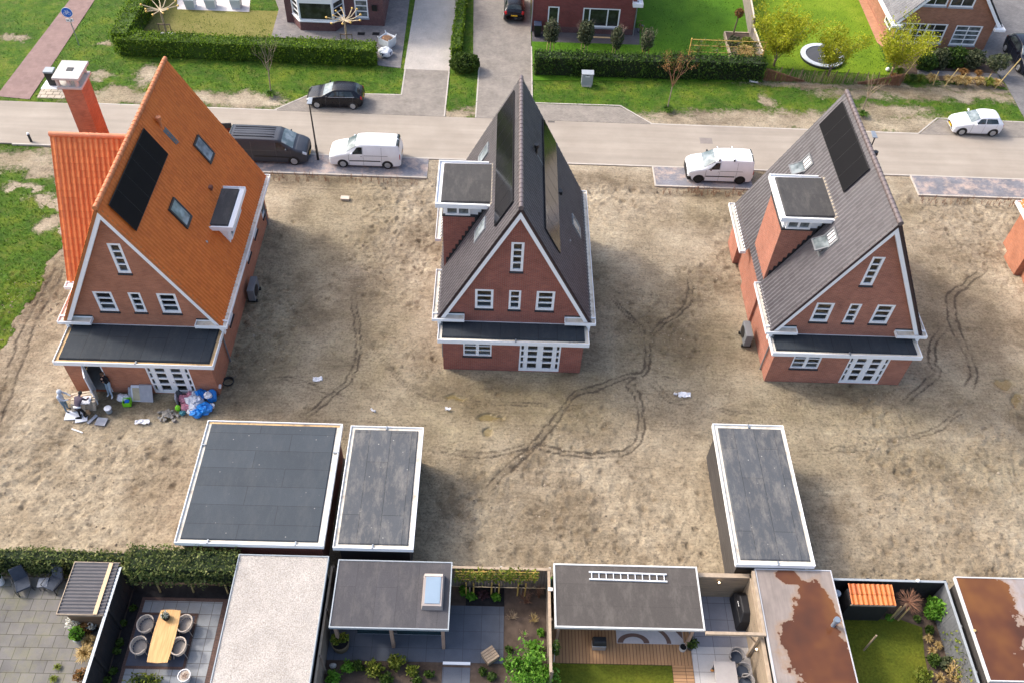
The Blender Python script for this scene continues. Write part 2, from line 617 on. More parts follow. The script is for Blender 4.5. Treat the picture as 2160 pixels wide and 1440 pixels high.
def smooth_pts(P, n=6):
 """Catmull-Rom through 2-D points"""
 P = [np.array(p[:2], float) for p in P]
 if len(P) < 3: return [tuple(p) for p in P]
 Q = [P[0] * 2 - P[1]] + P + [P[-1] * 2 - P[-2]]
 out = []
 for i in range(1, len(Q) - 2):
  for k in range(n):
   t = k / n
   a, b, c, d = Q[i - 1], Q[i], Q[i + 1], Q[i + 2]
   out.append(tuple(0.5 * ((2 * b) + (-a + c) * t + (2 * a - 5 * b + 4 * c - d) * t * t + (-a + 3 * b - 3 * c + d) * t ** 3)))
 out.append(tuple(P[-1]))
 return out


def px(*pts, z=0.0): return [tuple(G(u, v, z))[:2] for u, v in pts]


# ------------------------------------------------------------------ terrain
RUTS = [
 (px((744, 608), (756, 690), (752, 760), (738, 795), (699, 834), (633, 888)), 0.22, 1.0),
 (px((752, 674), (773, 713), (816, 768), (867, 818), (902, 834), (960, 843), (1060, 850), (1180, 851)), 0.16, 0.6),
 (px((552, 803), (610, 795), (657, 814), (707, 830), (750, 855)), 0.2, 0.8),
 (px((1281, 611), (1313, 651), (1346, 683), (1364, 716)), 0.2, 0.9),
 (px((1454, 575), (1454, 625), (1436, 654), (1396, 683), (1367, 712)), 0.2, 0.85),
 (px((1366, 712), (1364, 748), (1360, 781), (1313, 795), (1273, 810), (1216, 831), (1187, 864), (1162, 896), (1107, 957), (1060, 1000), (1020, 1042)), 0.24, 1.0),
 (px((1364, 781), (1331, 810), (1346, 838), (1353, 880), (1350, 915), (1335, 940), (1290, 957), (1200, 955), (1115, 940), (1050, 957), (980, 957), (905, 942)), 0.22, 1.0),
 (px((1367, 788), (1400, 831), (1421, 844), (1465, 846)), 0.22, 0.95),
 (px((1365, 785), (1378, 788), (1411, 799), (1432, 813)), 0.18, 0.8),
 (px((1468, 835), (1508, 860), (1552, 868), (1640, 873)), 0.16, 0.7),
 (px((1490, 850), (1503, 868), (1515, 890)), 0.2, 0.6),
 (px((2084, 563), (2039, 597), (2007, 630), (2015, 686), (2039, 742), (2056, 787), (2039, 831)), 0.32, 1.0),
 (px((2003, 678), (1971, 718), (1967, 762), (1979, 787), (1935, 819), (1899, 851)), 0.22, 0.9),
 (px((2047, 847), (2011, 879), (1951, 915), (1842, 940), (1660, 957)), 0.2, 0.6),
 (px((1130, 970), (1160, 1010), (1150, 1070)), 0.2, 0.35),
 (px((135, 540), (110, 600), (60, 690), (25, 790), (0, 860), (-40, 960)), 0.45, 0.9),
 (px((175, 850), (90, 830), (20, 900)), 0.2, 0.35),
 (px((560, 387), (700, 395), (840, 393), (900, 388)), 0.3, 0.5),
]
PUDDLES = [(2115, 808, 0.62, 0.4), (2147, 838, 0.35, 0.35), (2140, 845, 0.3, 0.5), (1035, 880, 0.8, 0.16), (1028, 912, 0.28, 0.3), (355, 876, 0.5, 0.3), (960, 837, 0.6, 0.2)]
NBARE = [(215, 160, 1.0, 0.45), (305, 160, 0.9, 1.2), (250, 190, 1.2, 0.5), (390, 205, 5.5, 0.8), (480, 210, 3.5, 1.0), (255, 205, 3.5, 0.7), (215, 95, 0.5, 0.35), (30, 80, 0.7, 0.4),
         (1500, 262, 7.0, 1.0), (1620, 255, 7.0, 1.1), (1760, 262, 6.5, 1.2), (1900, 265, 4.5, 1.1), (1830, 245, 3.0, 0.9), (1900, 235, 2.6, 0.9), (1990, 200, 5.5, 0.8), (1620, 215, 0.6, 0.9), (1440, 250, 1.5, 0.5), (1800, 200, 3.0, 0.5), (1700, 178, 4.0, 0.6), (1850, 185, 4.5, 0.6), (2060, 185, 3.0, 0.5),
         (970, 238, 2.0, 0.55), (1400, 240, 1.2, 0.5), (560, 215, 1.2, 0.6)]
LGRASS = px((-260, 296), (70, 296), (112, 300), (122, 400), (128, 480), (112, 530), (78, 612), (36, 690), (4, 725), (-60, 800), (-300, 1000))
LBARE = [(60, 335, 2.6, 1.2), (105, 350, 1.4, 1.0), (20, 325, 2.2, 0.6), (40, 395, 1.3, 0.4), (90, 420, 0.9, 0.5), (110, 470, 0.6, 0.8)]
NGARDEN = 60.0


def terrain():
 xs = np.concatenate([[-400, -200, -110, -75, -60], np.arange(-52, -34, 0.3), np.arange(-34, 42, 0.1), np.arange(42, 56, 0.3), [60, 75, 110, 200, 400]])
 ys = np.concatenate([[-300, -100, -30, 0, 6], np.arange(11, 17.6, 0.3), np.arange(17.6, 49.6, 0.1), np.arange(49.6, 54.3, 0.5), np.arange(54.3, 66, 0.16), np.arange(66, 84, 0.4), [90, 110, 160, 260, 500]])
 X, Y = np.meshgrid(xs, ys)
 x, y = X.ravel(), Y.ravel()
 z = np.zeros(x.shape)
 wx = x + (fbm(x * 0.9, y * 0.9, 3, 5) - 0.5) * 1.6
 wy = y + (fbm(x * 0.9, y * 0.9, 3, 15) - 0.5) * 1.6
 north = y > 52
 grass = np.where(north, 1.0, 0.0)
 grass = np.maximum(grass, inpoly(wx, wy, LGRASS) * 1.0)
 grass[(y < 18)] = 0
 bare = np.zeros(x.shape)
 for u, v, rx, ry in NBARE + LBARE:
  c = G(u, v)
  d = np.hypot((wx - c.x) / rx, (wy - c.y) / ry)
  bare = np.maximum(bare, np.clip(1.3 - d * .8, 0, 1))
 thin = fbm(x * 0.7, y * 0.7, 5, 31)
 grass = np.clip(grass - bare * (0.55 + 0.9 * thin), 0, 1)
 rough = np.clip((fbm(x * 0.13, y * 0.13, 3, 41) - 0.42) * 5, 0.05, 1)
 for u, v, r in ((60, 1000, 6), (200, 1040, 6), (300, 960, 4), (1230, 1090, 7), (1380, 1120, 5), (900, 760, 2.0), (1290, 400, 4), (1350, 390, 4), (1150, 1130, 5), (130, 620, 2), (1000, 1080, 3)):
  c = G(u, v)
  rough = np.maximum(rough, np.exp(-((x - c.x) ** 2 + (y - c.y) ** 2) / (r * r)))
 plot = (y > 17.5) & (y < 47.4) & (x > -36) & (x < 44)
 clod = fbm(x * 2.6, y * 2.6, 3, 51, 0.65)
 rid = np.abs(fbm(x * 1.9 + 4, y * 3.4, 3, 61, 0.6) - 0.5) * 2
 z += np.where(plot, (fbm(x * 0.25, y * 0.25, 3, 71) - 0.5) * 0.16, 0)
 z += np.where(plot, rough * ((clod - 0.5) * 0.20 - rid * 0.07 + 0.02), 0)
 z += np.where(plot, (fbm(x * 4.2, y * 4.2, 2, 81) - 0.5) * 0.05 * (0.35 + rough), 0)
 z += np.where(north, (fbm(x * 0.5, y * 0.5, 4, 91) - 0.5) * 0.10, 0)
 nx, ny = len(xs), len(ys); Z2 = z.reshape(ny, nx); pock = np.zeros((ny, nx)); rg = np.random.default_rng(5)
 c_ = 0
 while c_ < 22000:
  ux, uy = rg.uniform(-34, 42), rg.uniform(18.3, 47)
  i, j = np.searchsorted(xs, ux), np.searchsorted(ys, uy)
  c_ += 1
  q = rough.reshape(ny, nx)[min(j, ny - 1), min(i, nx - 1)]
  if rg.random() > 0.03 + 0.9 * q ** 3: continue
  R_, dp, an, el = rg.uniform(.08, .19), rg.normal(-.014, .04), rg.uniform(0, PI), rg.uniform(.45, 1)
  s0, s1, t0, t1 = max(i - 6, 0), i + 7, max(j - 6, 0), j + 7
  gx, gy = xs[s0:s1][None] - ux, ys[t0:t1][:, None] - uy
  a = (gx * math.cos(an) + gy * math.sin(an)) / R_; b = (gy * math.cos(an) - gx * math.sin(an)) / (R_ * el)
  d2 = a * a + b * b; g = np.exp(-d2)
  Z2[t0:t1, s0:s1] += dp * (g - .35 * np.exp(-(np.sqrt(d2) - 1.5) ** 2 * 4))
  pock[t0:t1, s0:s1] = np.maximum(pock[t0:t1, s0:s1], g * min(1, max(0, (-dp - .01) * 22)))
 z = Z2.ravel(); pock = pock.ravel()
 z += np.where(plot, (np.abs(fbm(x * .5 + y * .9, (y * .5 - x * .9) * .22, 4, 111, .6) - .5) - .12) * .22, 0)
 strip = np.exp(-((y - 46.6) / 0.55) ** 2) * plot
 z -= strip * 0.13
 rut = np.zeros(x.shape)
 for pts, wd, st in RUTS:
  P = smooth_pts(pts, 5)
  bx = [p[0] for p in P]; by = [p[1] for p in P]
  sel = np.where((x > min(bx) - 2) & (x < max(bx) + 2) & (y > min(by) - 2) & (y < max(by) + 2))[0]
  if not len(sel): continue
  jx = x[sel] + (fbm(x[sel] * 1.3, y[sel] * 1.3, 3, 7) - 0.5) * 0.26
  jy = y[sel] + (fbm(x[sel] * 1.3, y[sel] * 1.3, 3, 9) - 0.5) * 0.26
  jx += (vnoise(x[sel] * 4, y[sel] * 4, 12) - .5) * .09; jy += (vnoise(x[sel] * 4, y[sel] * 4, 13) - .5) * .09
  d = segdist(jx, jy, P)
  breakup = np.clip((fbm(x[sel] * 0.9, y[sel] * 0.9, 3, 23) - 0.2) * 4, 0.6, 1)
  ends = np.minimum(np.hypot(x[sel] - P[0][0], y[sel] - P[0][1]), np.hypot(x[sel] - P[-1][0], y[sel] - P[-1][1]))
  breakup = breakup * np.clip(ends / 1.2, 0, 1) * (0.65 + 0.75 * fbm(x[sel] * .6, y[sel] * .6, 2, 44))
  off = wd * (0.5 + 0.35 * fbm(x[sel] * .4, y[sel] * .4, 2, 55))
  tr = np.exp(-((d - off) / (0.048 + wd * 0.075)) ** 2) * st * breakup
  mid = np.exp(-(d / (wd * 1.5)) ** 2) * st * 0.26 * breakup
  rim = np.exp(-((d - off - 0.2) / 0.09) ** 2) * st * breakup
  rut[sel] = np.maximum(rut[sel], np.maximum(tr, mid))
  z[sel] += -0.022 * tr + 0.010 * rim
 mud = np.clip((fbm(x * 0.32, y * 0.32, 5, 101, 0.6) - 0.5) * 4.5, 0, 1) * 0.7
 for u, v, rx, ry, a in ((80, 640, 1.2, 4.5, .9), (20, 800, 1.2, 4.5, .8), (1290, 380, 4.5, 1.0, .9), (1180, 390, 2.5, 1.0, .6), (560, 380, 5, .8, .5), (640, 520, 3, 3, .3), (1800, 830, 3, .7, .8), (1050, 825, 2.5, .8, .7), (1180, 840, 2.0, .7, .7), (900, 760, 0.8, 2.0, .7),
                         (300, 850, 3.8, 1.0, .9), (430, 860, 2, 1, .5), (1300, 880, 5, 3, .35), (1420, 700, 4, 3.5, .45), (880, 1000, 1.2, 3, .6), (1710, 1100, 1.0, 3, .6), (1700, 181, 4.5, .6, 1), (1850, 187, 4.5, .6, 1), (2040, 192, 4.5, .6, .9), (640, 430, 1.0, 2.2, .5), (1230, 620, 1.2, 2.5, .5), (2000, 700, 1.5, 3, .5), (1250, 580, 1.0, 1.2, .6),
                         (1660, 405, 6, .5, .6), (1990, 440, 5, .4, .6), (700, 372, 8, .4, .7), (1480, 405, 4, .5, .7)):
  c = G(u, v)
  d = np.hypot((wx - c.x) / rx, (wy - c.y) / ry)
  mud = np.maximum(mud, a * np.clip(1.35 - d, 0, 1))
 damp = np.clip((fbm(x * .16, y * .16, 4, 131) - .5) * 4, 0, .6); pink = np.zeros(x.shape)
 for u, v, rx, ry, a in ((1150, 850, 9, 3, 1), (1420, 720, 5, 5, .9), (1000, 890, 7, 2.5, .8), (560, 720, 4, 6, .8), (760, 740, 3, 6, .8), (1800, 870, 9, 2, .8), (2000, 680, 3.5, 6, .7), (1950, 1000, 9, 3, .7), (350, 860, 5, 1.5, .8), (880, 1030, 3, 3, .6), (1000, 1000, 2, 4, .6), (640, 480, 2, 3, .5), (1250, 600, 2, 4, .7), (1560, 900, 4, 1.5, .8)):
  c = G(u, v); damp = np.maximum(damp, a * np.clip(1.4 - np.hypot((wx - c.x) / rx, (wy - c.y) / ry), 0, 1))
 for u, v, rx, ry in ((1300, 1120, 8, 5), (1420, 1000, 4, 5), (150, 1050, 8, 4), (300, 980, 4, 3), (1900, 1120, 8, 3)):
  c = G(u, v); pink = np.maximum(pink, np.clip(1.5 - np.hypot((wx - c.x) / rx, (wy - c.y) / ry), 0, 1))
 damp = damp * (1 - .8 * pink)
 pud = np.zeros(x.shape)
 for u, v, rx, ry in PUDDLES:
  c = G(u, v)
  jx = x + (fbm(x * 2, y * 2, 3, 7) - 0.5) * 0.5
  jy = y + (fbm(x * 2, y * 2, 3, 9) - 0.5) * 0.5
  d = np.hypot((jx - c.x) / rx, (jy - c.y) / ry)
  q = np.clip((1.15 - d) * 2.6, 0, 1)
  pud = np.maximum(pud, q)
  z = z * (1 - q) + q * (-0.05)
 z -= 0.03
 for x0, y0, x1, y1 in ((-70, 49.4, 70, 54.35), (-34, 47.3, -5.2, 49.6), (10.9, 47.3, 17.4, 49.6), (29.0, 47.3, 44, 49.6), (-60, 8, 60, 18.1)):
  e = np.minimum(np.minimum(x - x0, x1 - x), np.minimum(y - y0, y1 - y))
  k = np.clip(e / 0.25 + 0.5, 0, 1)
  z = z * (1 - k) + k * (-0.12)
 far = (np.abs(x) > 58) | (y < 5) | (y > 88)
 grass[far & (y > 50)] = 1
 nx, ny = len(xs), len(ys)
 idx = np.arange(nx * ny).reshape(ny, nx)
 F = np.stack([idx[:-1, :-1].ravel(), idx[:-1, 1:].ravel(), idx[1:, 1:].ravel(), idx[1:, :-1].ravel()], 1)
 me = D.meshes.new('ground')
 V = np.stack([x, y, z], 1).astype(np.float32)
 me.vertices.add(len(V)); me.vertices.foreach_set('co', V.ravel())
 me.loops.add(F.size); me.loops.foreach_set('vertex_index', F.ravel().astype(np.int32))
 me.polygons.add(len(F)); me.polygons.foreach_set('loop_start', (np.arange(len(F)) * 4).astype(np.int32))
 me.polygons.foreach_set('use_smooth', np.ones(len(F), bool))
 me.update()
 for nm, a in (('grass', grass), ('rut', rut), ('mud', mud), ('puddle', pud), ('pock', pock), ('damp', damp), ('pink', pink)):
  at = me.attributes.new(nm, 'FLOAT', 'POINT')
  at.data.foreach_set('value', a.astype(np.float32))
 t = NT('soil_and_grass')
 n1 = t.noise(0.35, detail=9, rough=0.68)
 sand = t.ramp(n1, [(0.28, (0.215, 0.170, 0.113)), (0.44, (0.315, 0.257, 0.178)), (0.6, (0.405, 0.340, 0.244)), (0.78, (0.50, 0.435, 0.33))])
 n2 = t.noise(1.9, detail=10, rough=0.74, dist=0.6)
 sand = t.mix(1.0, sand, t.ramp(n2, [(0.27, 0.66), (0.45, 0.97), (0.7, 1.16)]), 'MULTIPLY')
 n3 = t.noise(8, detail=9, rough=0.8)
 sand = t.mix(1.0, sand, t.ramp(n3, [(0.34, 0.42), (0.46, 0.98), (0.66, 1.42)]), 'MULTIPLY')
 mp = t.new('Mapping'); mp.inputs['Rotation'].default_value = (0, 0, 0.5); mp.inputs['Scale'].default_value = (0.5, 3.2, 1); t.link(t.coord(), mp.inputs[0])
 n4 = t.noise(1.2, mp.outputs[0], 8, 0.7, 1.2)
 sand = t.mix(1.0, sand, t.ramp(n4, [(0.32, 0.78), (0.5, 1.0), (0.7, 1.14)]), 'MULTIPLY')
 dampn = t.ramp(t.noise(1.4, detail=8, rough=0.7), [(0.3, 0.5), (0.6, 1.0)])
 sand = t.mix(t.math('MULTIPLY', t.attr('damp'), dampn), sand, t.mix(1.0, sand, (0.66, 0.64, 0.53), 'MULTIPLY'))
 sand = t.mix(t.attr('pink'), sand, t.mix(1.0, sand, (1.0, 0.985, 0.96), 'MULTIPLY'))
 mudf = t.math('MULTIPLY', t.attr('mud'), t.ramp(t.noise(2.2, detail=8, rough=0.75), [(0.3, 0.35), (0.62, 1.0)]))
 sand = t.mix(mudf, sand, t.mix(1.0, sand, (0.50, 0.46, 0.42), 'MULTIPLY'))
 rutf = t.ramp(t.math('MULTIPLY', t.attr('rut'), t.ramp(t.noise(5, detail=8, rough=0.8), [(0.34, 0.35), (0.56, 1.3)])), [(0.16, 0), (0.8, 0.8)])
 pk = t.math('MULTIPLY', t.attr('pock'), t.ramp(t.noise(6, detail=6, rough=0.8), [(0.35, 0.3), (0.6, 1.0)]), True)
 sand = t.mix(pk, sand, t.mix(1.0, sand, (0.62, 0.57, 0.52), 'MULTIPLY'))  # dents darkened in the colour: crevice shade painted in, with moist turned-up soil
 sand = t.mix(rutf, sand, (0.060, 0.045, 0.033))
 specks = t.ramp(t.noise(26, detail=5, rough=0.8), [(0.64, 0), (0.72, 0.55)])
 sand = t.mix(specks, sand, (0.09, 0.07, 0.05))
 sand = t.mix(t.math('MULTIPLY', t.attr('puddle'), 0.6), sand, (0.13, 0.095, 0.03))
 gn = t.noise(0.45, detail=8, rough=0.7)
 gr = t.ramp(gn, [(0.3, (0.028, 0.082, 0.005)), (0.5, (0.066, 0.142, 0.007)), (0.68, (0.165, 0.21, 0.016))])
 gf = t.noise(7, detail=8, rough=0.8)
 gr = t.mix(1.0, gr, t.ramp(gf, [(0.28, 0.42), (0.5, 1.0), (0.72, 1.5)]), 'MULTIPLY')
 gfac = t.math('ADD', t.attr('grass'), t.math('MULTIPLY', t.math('SUBTRACT', t.noise(3.0, detail=8, rough=0.8), 0.5), 2.3))
 gmask = t.ramp(gfac, [(0.30, 0), (0.78, 1)])
 dry = t.ramp(t.noise(1.2, detail=7, rough=0.75), [(0.5, 0), (0.72, 0.6)])
 gr = t.mix(dry, gr, (0.20, 0.18, 0.05))
 col = t.mix(gmask, sand, gr)
 wet = t.math('MULTIPLY', t.attr('puddle'), -0.75)
 rg = t.math('ADD', 0.93, wet)
 h = t.math('ADD', t.math('MULTIPLY', n2, 0.22), t.math('MULTIPLY', n3, 0.75))
 h = t.math('ADD', h, t.math('MULTIPLY', t.math('MULTIPLY', gf, gmask), 0.8))
 h = t.math('MULTIPLY', h, t.math('SUBTRACT', 1.0, t.attr('puddle')))
 nb = t.bump(h, 1.0, 0.17)
 t.done(col, rg, nb, 0.25)
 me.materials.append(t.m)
 o = D.objects.new('ground', me)
 COL.objects.link(o)
 tag(o, 'bare sandy building plot with wheel ruts and grass verges', 'ground', kind='structure')
 return x, y, z, grass, rough, plot


TX, TY, TZ, TGRASS, TROUGH, TPLOT = terrain()


def scatter_grass():
 """tufts on the verges, and clods on the plot"""
 sel = np.where((TGRASS > 0.55) & (TX > -50) & (TX < 54) & (TY > 30) & (TY < 76))[0]
 n = 46000
 k = RNG.choice(sel, n)
 x = TX[k] + RNG.uniform(-.25, .25, n); y = TY[k] + RNG.uniform(-.25, .25, n)
 ok = np.ones(n, bool)
 for p in HARD + [[(-29.6, 60.3), (-9, 60.3), (-9, 62), (-29.6, 62)]]: ok &= ~inpoly(x, y, p)
 return x[ok], y[ok], TZ[k][ok]


HARD = []
def sheet(name, poly, z, mat, label=None, cat=None, kind='structure', th=0.1):
 if 'lawn' not in name: HARD.append(poly)
 b = MB()
 b.prism(poly, z - th, z)
 o = b.build(name, mat)
 return tag(o, label, cat, None, kind)


# ------------------------------------------------------------------ road and paving
road_m = NT('road_surface')
_n = road_m.noise(0.3, detail=8, rough=0.65)
_c = road_m.ramp(_n, [(0.3, (0.272, 0.234, 0.190)), (0.7, (0.345, 0.300, 0.248))])
mp = road_m.new('Mapping'); mp.inputs['Scale'].default_value = (0.08, 1.6, 1); road_m.link(road_m.coord(), mp.inputs[0])
_s = road_m.noise(1.0, mp.outputs[0], 6, 0.6)
_c = road_m.mix(1.0, _c, road_m.ramp(_s, [(0.3, 0.88), (0.7, 1.1)]), 'MULTIPLY')
_f = road_m.noise(40, detail=3)
_c = road_m.mix(1.0, _c, road_m.ramp(_f, [(0.3, 0.85), (0.7, 1.12)]), 'MULTIPLY')
road_m.done(_c, 0.85, road_m.bump(_f, 0.2, 0.01), 0.3)
pav_grey = paver('pavers_beige_grey', (0.255, 0.226, 0.193), (0.205, 0.182, 0.157), (0.12, 0.105, 0.09), 0.21, 0.105, 0.008, blotch=0.25, stain=(0.30, 0.265, 0.225), stain_amt=0.4)
pav_cool = paver('pavers_cool_grey', (0.19, 0.18, 0.175), (0.145, 0.137, 0.135), (0.08, 0.075, 0.07), 0.21, 0.105, 0.008, blotch=0.25)
pav_bay = paver('pavers_red_and_black', (0.15, 0.155, 0.18), (0.195, 0.195, 0.215), (0.14, 0.13, 0.125), 0.21, 0.105, 0.006, blotch=0.3, stain=(0.44, 0.34, 0.28), stain_amt=0.85, bscale=0.55)
pav_path = paver('red_cycle_path', (0.235, 0.155, 0.138), (0.20, 0.13, 0.115), (0.15, 0.10, 0.08), 0.3, 0.3, 0.003, blotch=0.15)
pav_orange = paver('pavers_orange', (0.46, 0.235, 0.14), (0.38, 0.19, 0.11), (0.22, 0.14, 0.10), 0.21, 0.105, 0.006, blotch=0.15)
gravel = NT('pale_gravel')
_v = gravel.noise(22, detail=5, rough=0.8)
_c = gravel.ramp(_v, [(0.3, (0.22, 0.19, 0.16)), (0.5, (0.47, 0.425, 0.375)), (0.68, (0.66, 0.61, 0.555))])
_c = gravel.mix(1.0, _c, gravel.ramp(gravel.noise(0.9, detail=6), [(0.3, 0.86), (0.7, 1.08)]), 'MULTIPLY')
gravel.done(_c, 0.95, gravel.bump(_v, 1.0, 0.05), 0.2)
gravel = gravel.m
soil_dark = plain('garden_soil', (0.085, 0.062, 0.048), 0.95, 0.4, 2.2, 0.8, 14, 0.1)
soil_black = plain('black_bark_mulch', (0.02, 0.019, 0.02), 0.95, 0.4, 5, 0.8, 25, 0.1)
lawn_n = grassmat('lawn_bright', (0.040, 0.105, 0.006), (0.062, 0.150, 0.008), (0.095, 0.185, 0.012))
lawn_y = grassmat('lawn_olive', (0.075, 0.115, 0.010), (0.105, 0.150, 0.014), (0.16, 0.17, 0.03))
lawn_w = grassmat('lawn_lime', (0.085, 0.150, 0.008), (0.13, 0.205, 0.010), (0.19, 0.25, 0.02))
lawn_s = grassmat('lawn_mossy', (0.055, 0.075, 0.008), (0.090, 0.105, 0.010), (0.14, 0.14, 0.015))
lawn_d = grassmat('lawn_dry', (0.13, 0.13, 0.03), (0.17, 0.16, 0.045), (0.22, 0.19, 0.07))

RZ = 0.0
sheet('road', [(-120, 49.5), (110, 49.5), (110, 54.28), (-120, 54.28)], RZ, road_m.m)
b = MB()
for x0, x1, y0, y1 in ((-28.9, -15.9, 54.28, 54.40), (11.2, 31.0, 54.28, 54.40), (-33, 60, 49.38, 49.50)):
 b.box(x0, y0, -0.2, x1, y1, 0.012)
tag(b.build('kerb', kerbm), kind='structure')
b = MB()
for x0, x1 in ((-17.5, -4.6), (10.95, 17.6), (29.05, 46)):
 b.box(x0, 47.42, -0.2, x1, 49.38, 0.004)
tag(b.build('parking_strip', pav_bay), kind='structure')
b = MB()
for x0, x1 in ((-17.5, -4.6), (10.95, 17.6), (29.05, 46)):
 b.box(x0 - 0.1, 47.30, -0.25, x1, 47.42, 0.03)
 b.box(x0 - 0.1, 47.42, -0.25, x0, 49.38, 0.025)
tag(b.build('kerb_band', kerbm), kind='structure')
sheet('cycle_path', px((-8, 203), (62, 210), (200, 0), (240, -90), (190, -90), (147, 0)), 0.004, pav_path)
def gpoly(*p): return px(*p)
sheet('paved_apron', [(-16.1, 54.3), (-13.6, 56.6), (-7.15, 56.75), (-7.15, 60.2), (-3.82, 60.2), (-3.82, 54.3)], 0.006, pav_grey)
b = MB(); P_ = [(-16.1, 54.3), (-13.6, 56.6), (-7.15, 56.75), (-7.15, 60.2)]
for a, c in zip(P_[:-1], P_[1:]): b.rbox(((a[0] + c[0]) / 2, (a[1] + c[1]) / 2 + 0.05, -0.05), (math.dist(a, c), 0.1, 0.14), math.atan2(c[1] - a[1], c[0] - a[0]))
for a, c in (((-3.82, 54.3), (-3.78, 60.2)), ((-1.55, 54.3), (-1.5, 61))): b.rbox(((a[0] + c[0]) / 2, (a[1] + c[1]) / 2, -0.05), (math.dist(a, c), 0.1, 0.14), math.atan2(c[1] - a[1], c[0] - a[0]))
P_ = [(2.58, 64), (2.58, 56.35), (9.15, 56.4), (11.3, 54.3)]
for a, c in zip(P_[:-1], P_[1:]): b.rbox(((a[0] + c[0]) / 2, (a[1] + c[1]) / 2 + 0.05, -0.05), (math.dist(a, c), 0.1, 0.14), math.atan2(c[1] - a[1], c[0] - a[0]))
P_ = [(31.0, 54.3), (33.0, 56.3), (39.6, 56.2)]
for a, c in zip(P_[:-1], P_[1:]): b.rbox(((a[0] + c[0]) / 2, (a[1] + c[1]) / 2 + 0.05, -0.05), (math.dist(a, c), 0.1, 0.14), math.atan2(c[1] - a[1], c[0] - a[0]))
tag(b.build('edging', kerbm), kind='structure')
sheet('gravel_drive', [(-7.25, 60.2), (-3.75, 60.2), (-3.5, 84), (-7.1, 84)], 0.008, gravel)
sheet('driveway', [(-1.5, 54.3), (-1.5, 61.0), (-2.0, 62), (-2.7, 84), (2.55, 84), (2.55, 56.3), (9.1, 56.3), (11.2, 54.3)], 0.006, pav_grey)
sheet('parking_bay', [(31.1, 54.3), (33.05, 56.2), (46, 56.2), (46, 54.3)], 0.006, pav_grey)
tag(MB().box(14.6, 52.2, -.05, 15.5, 52.9, .004).build('manhole', plain('iron_cover', (.22, .19, .17), .8)), kind='structure')
tag(MB().box(3.7, 54.05, -.05, 4.2, 54.25, .006).build('drain_grate', plain('iron_grate', (.10, .09, .08), .7)), kind='structure')
sheet('side_driveway', px((2123, 180), (2160, 248), (2290, 330), (2290, 60), (2160, -60), (2095, -20), (2070, 108)), 0.008, pav_cool)
# ------------------------------------------------------------------ building helpers
def clip_poly(poly, a, b, c):
 """keep the part of a convex 2-D polygon where a*x + b*y <= c"""
 out = []
 n = len(poly)
 for i in range(n):
  p, q = poly[i], poly[(i + 1) % n]
  dp, dq = a * p[0] + b * p[1] - c, a * q[0] + b * q[1] - c
  if dp <= 0: out.append(p)
  if (dp < 0 < dq) or (dq < 0 < dp):
   t = dp / (dp - dq)
   out.append((p[0] + t * (q[0] - p[0]), p[1] + t * (q[1] - p[1])))
 return out


def wall_face(mb, org, U, N, width, height, holes=(), depth=0.12, planes=(), m=0, z0=0.0):
 """a wall with openings: org is its lower left corner seen from outside, U runs right, N points out;
 holes (u0, z0, u1, z1); planes (a, b, c) clip it (gables)"""
 org, U, N = Vector(org), Vector(U), Vector(N)
 Z = Vector((0, 0, 1))
 us = sorted({0, width} | {h[k] for h in holes for k in (0, 2)})
 zs = sorted({z0, height} | {h[k] for h in holes for k in (1, 3)})
 us = [u for u in us if 0 <= u <= width]; zs = [q for q in zs if z0 <= q <= height]
 for a, b in zip(us[:-1], us[1:]):
  for c, d in zip(zs[:-1], zs[1:]):
   cu, cz = (a + b) / 2, (c + d) / 2
   if any(h[0] < cu < h[2] and h[1] < cz < h[3] for h in holes): continue
   poly = [(a, c), (b, c), (b, d), (a, d)]
   for pl in planes:
    poly = clip_poly(poly, *pl)
    if len(poly) < 3: break
   if len(poly) < 3: continue
   mb.face([org + U * p[0] + Z * p[1] for p in poly], m)
 for u0, h0, u1, h1 in holes:
  c = [org + U * u0 + Z * h0, org + U * u1 + Z * h0, org + U * u1 + Z * h1, org + U * u0 + Z * h1]
  for i in range(4):
   p, q = c[i], c[(i + 1) % 4]
   mb.face([p, p - N * depth, q - N * depth, q], m)


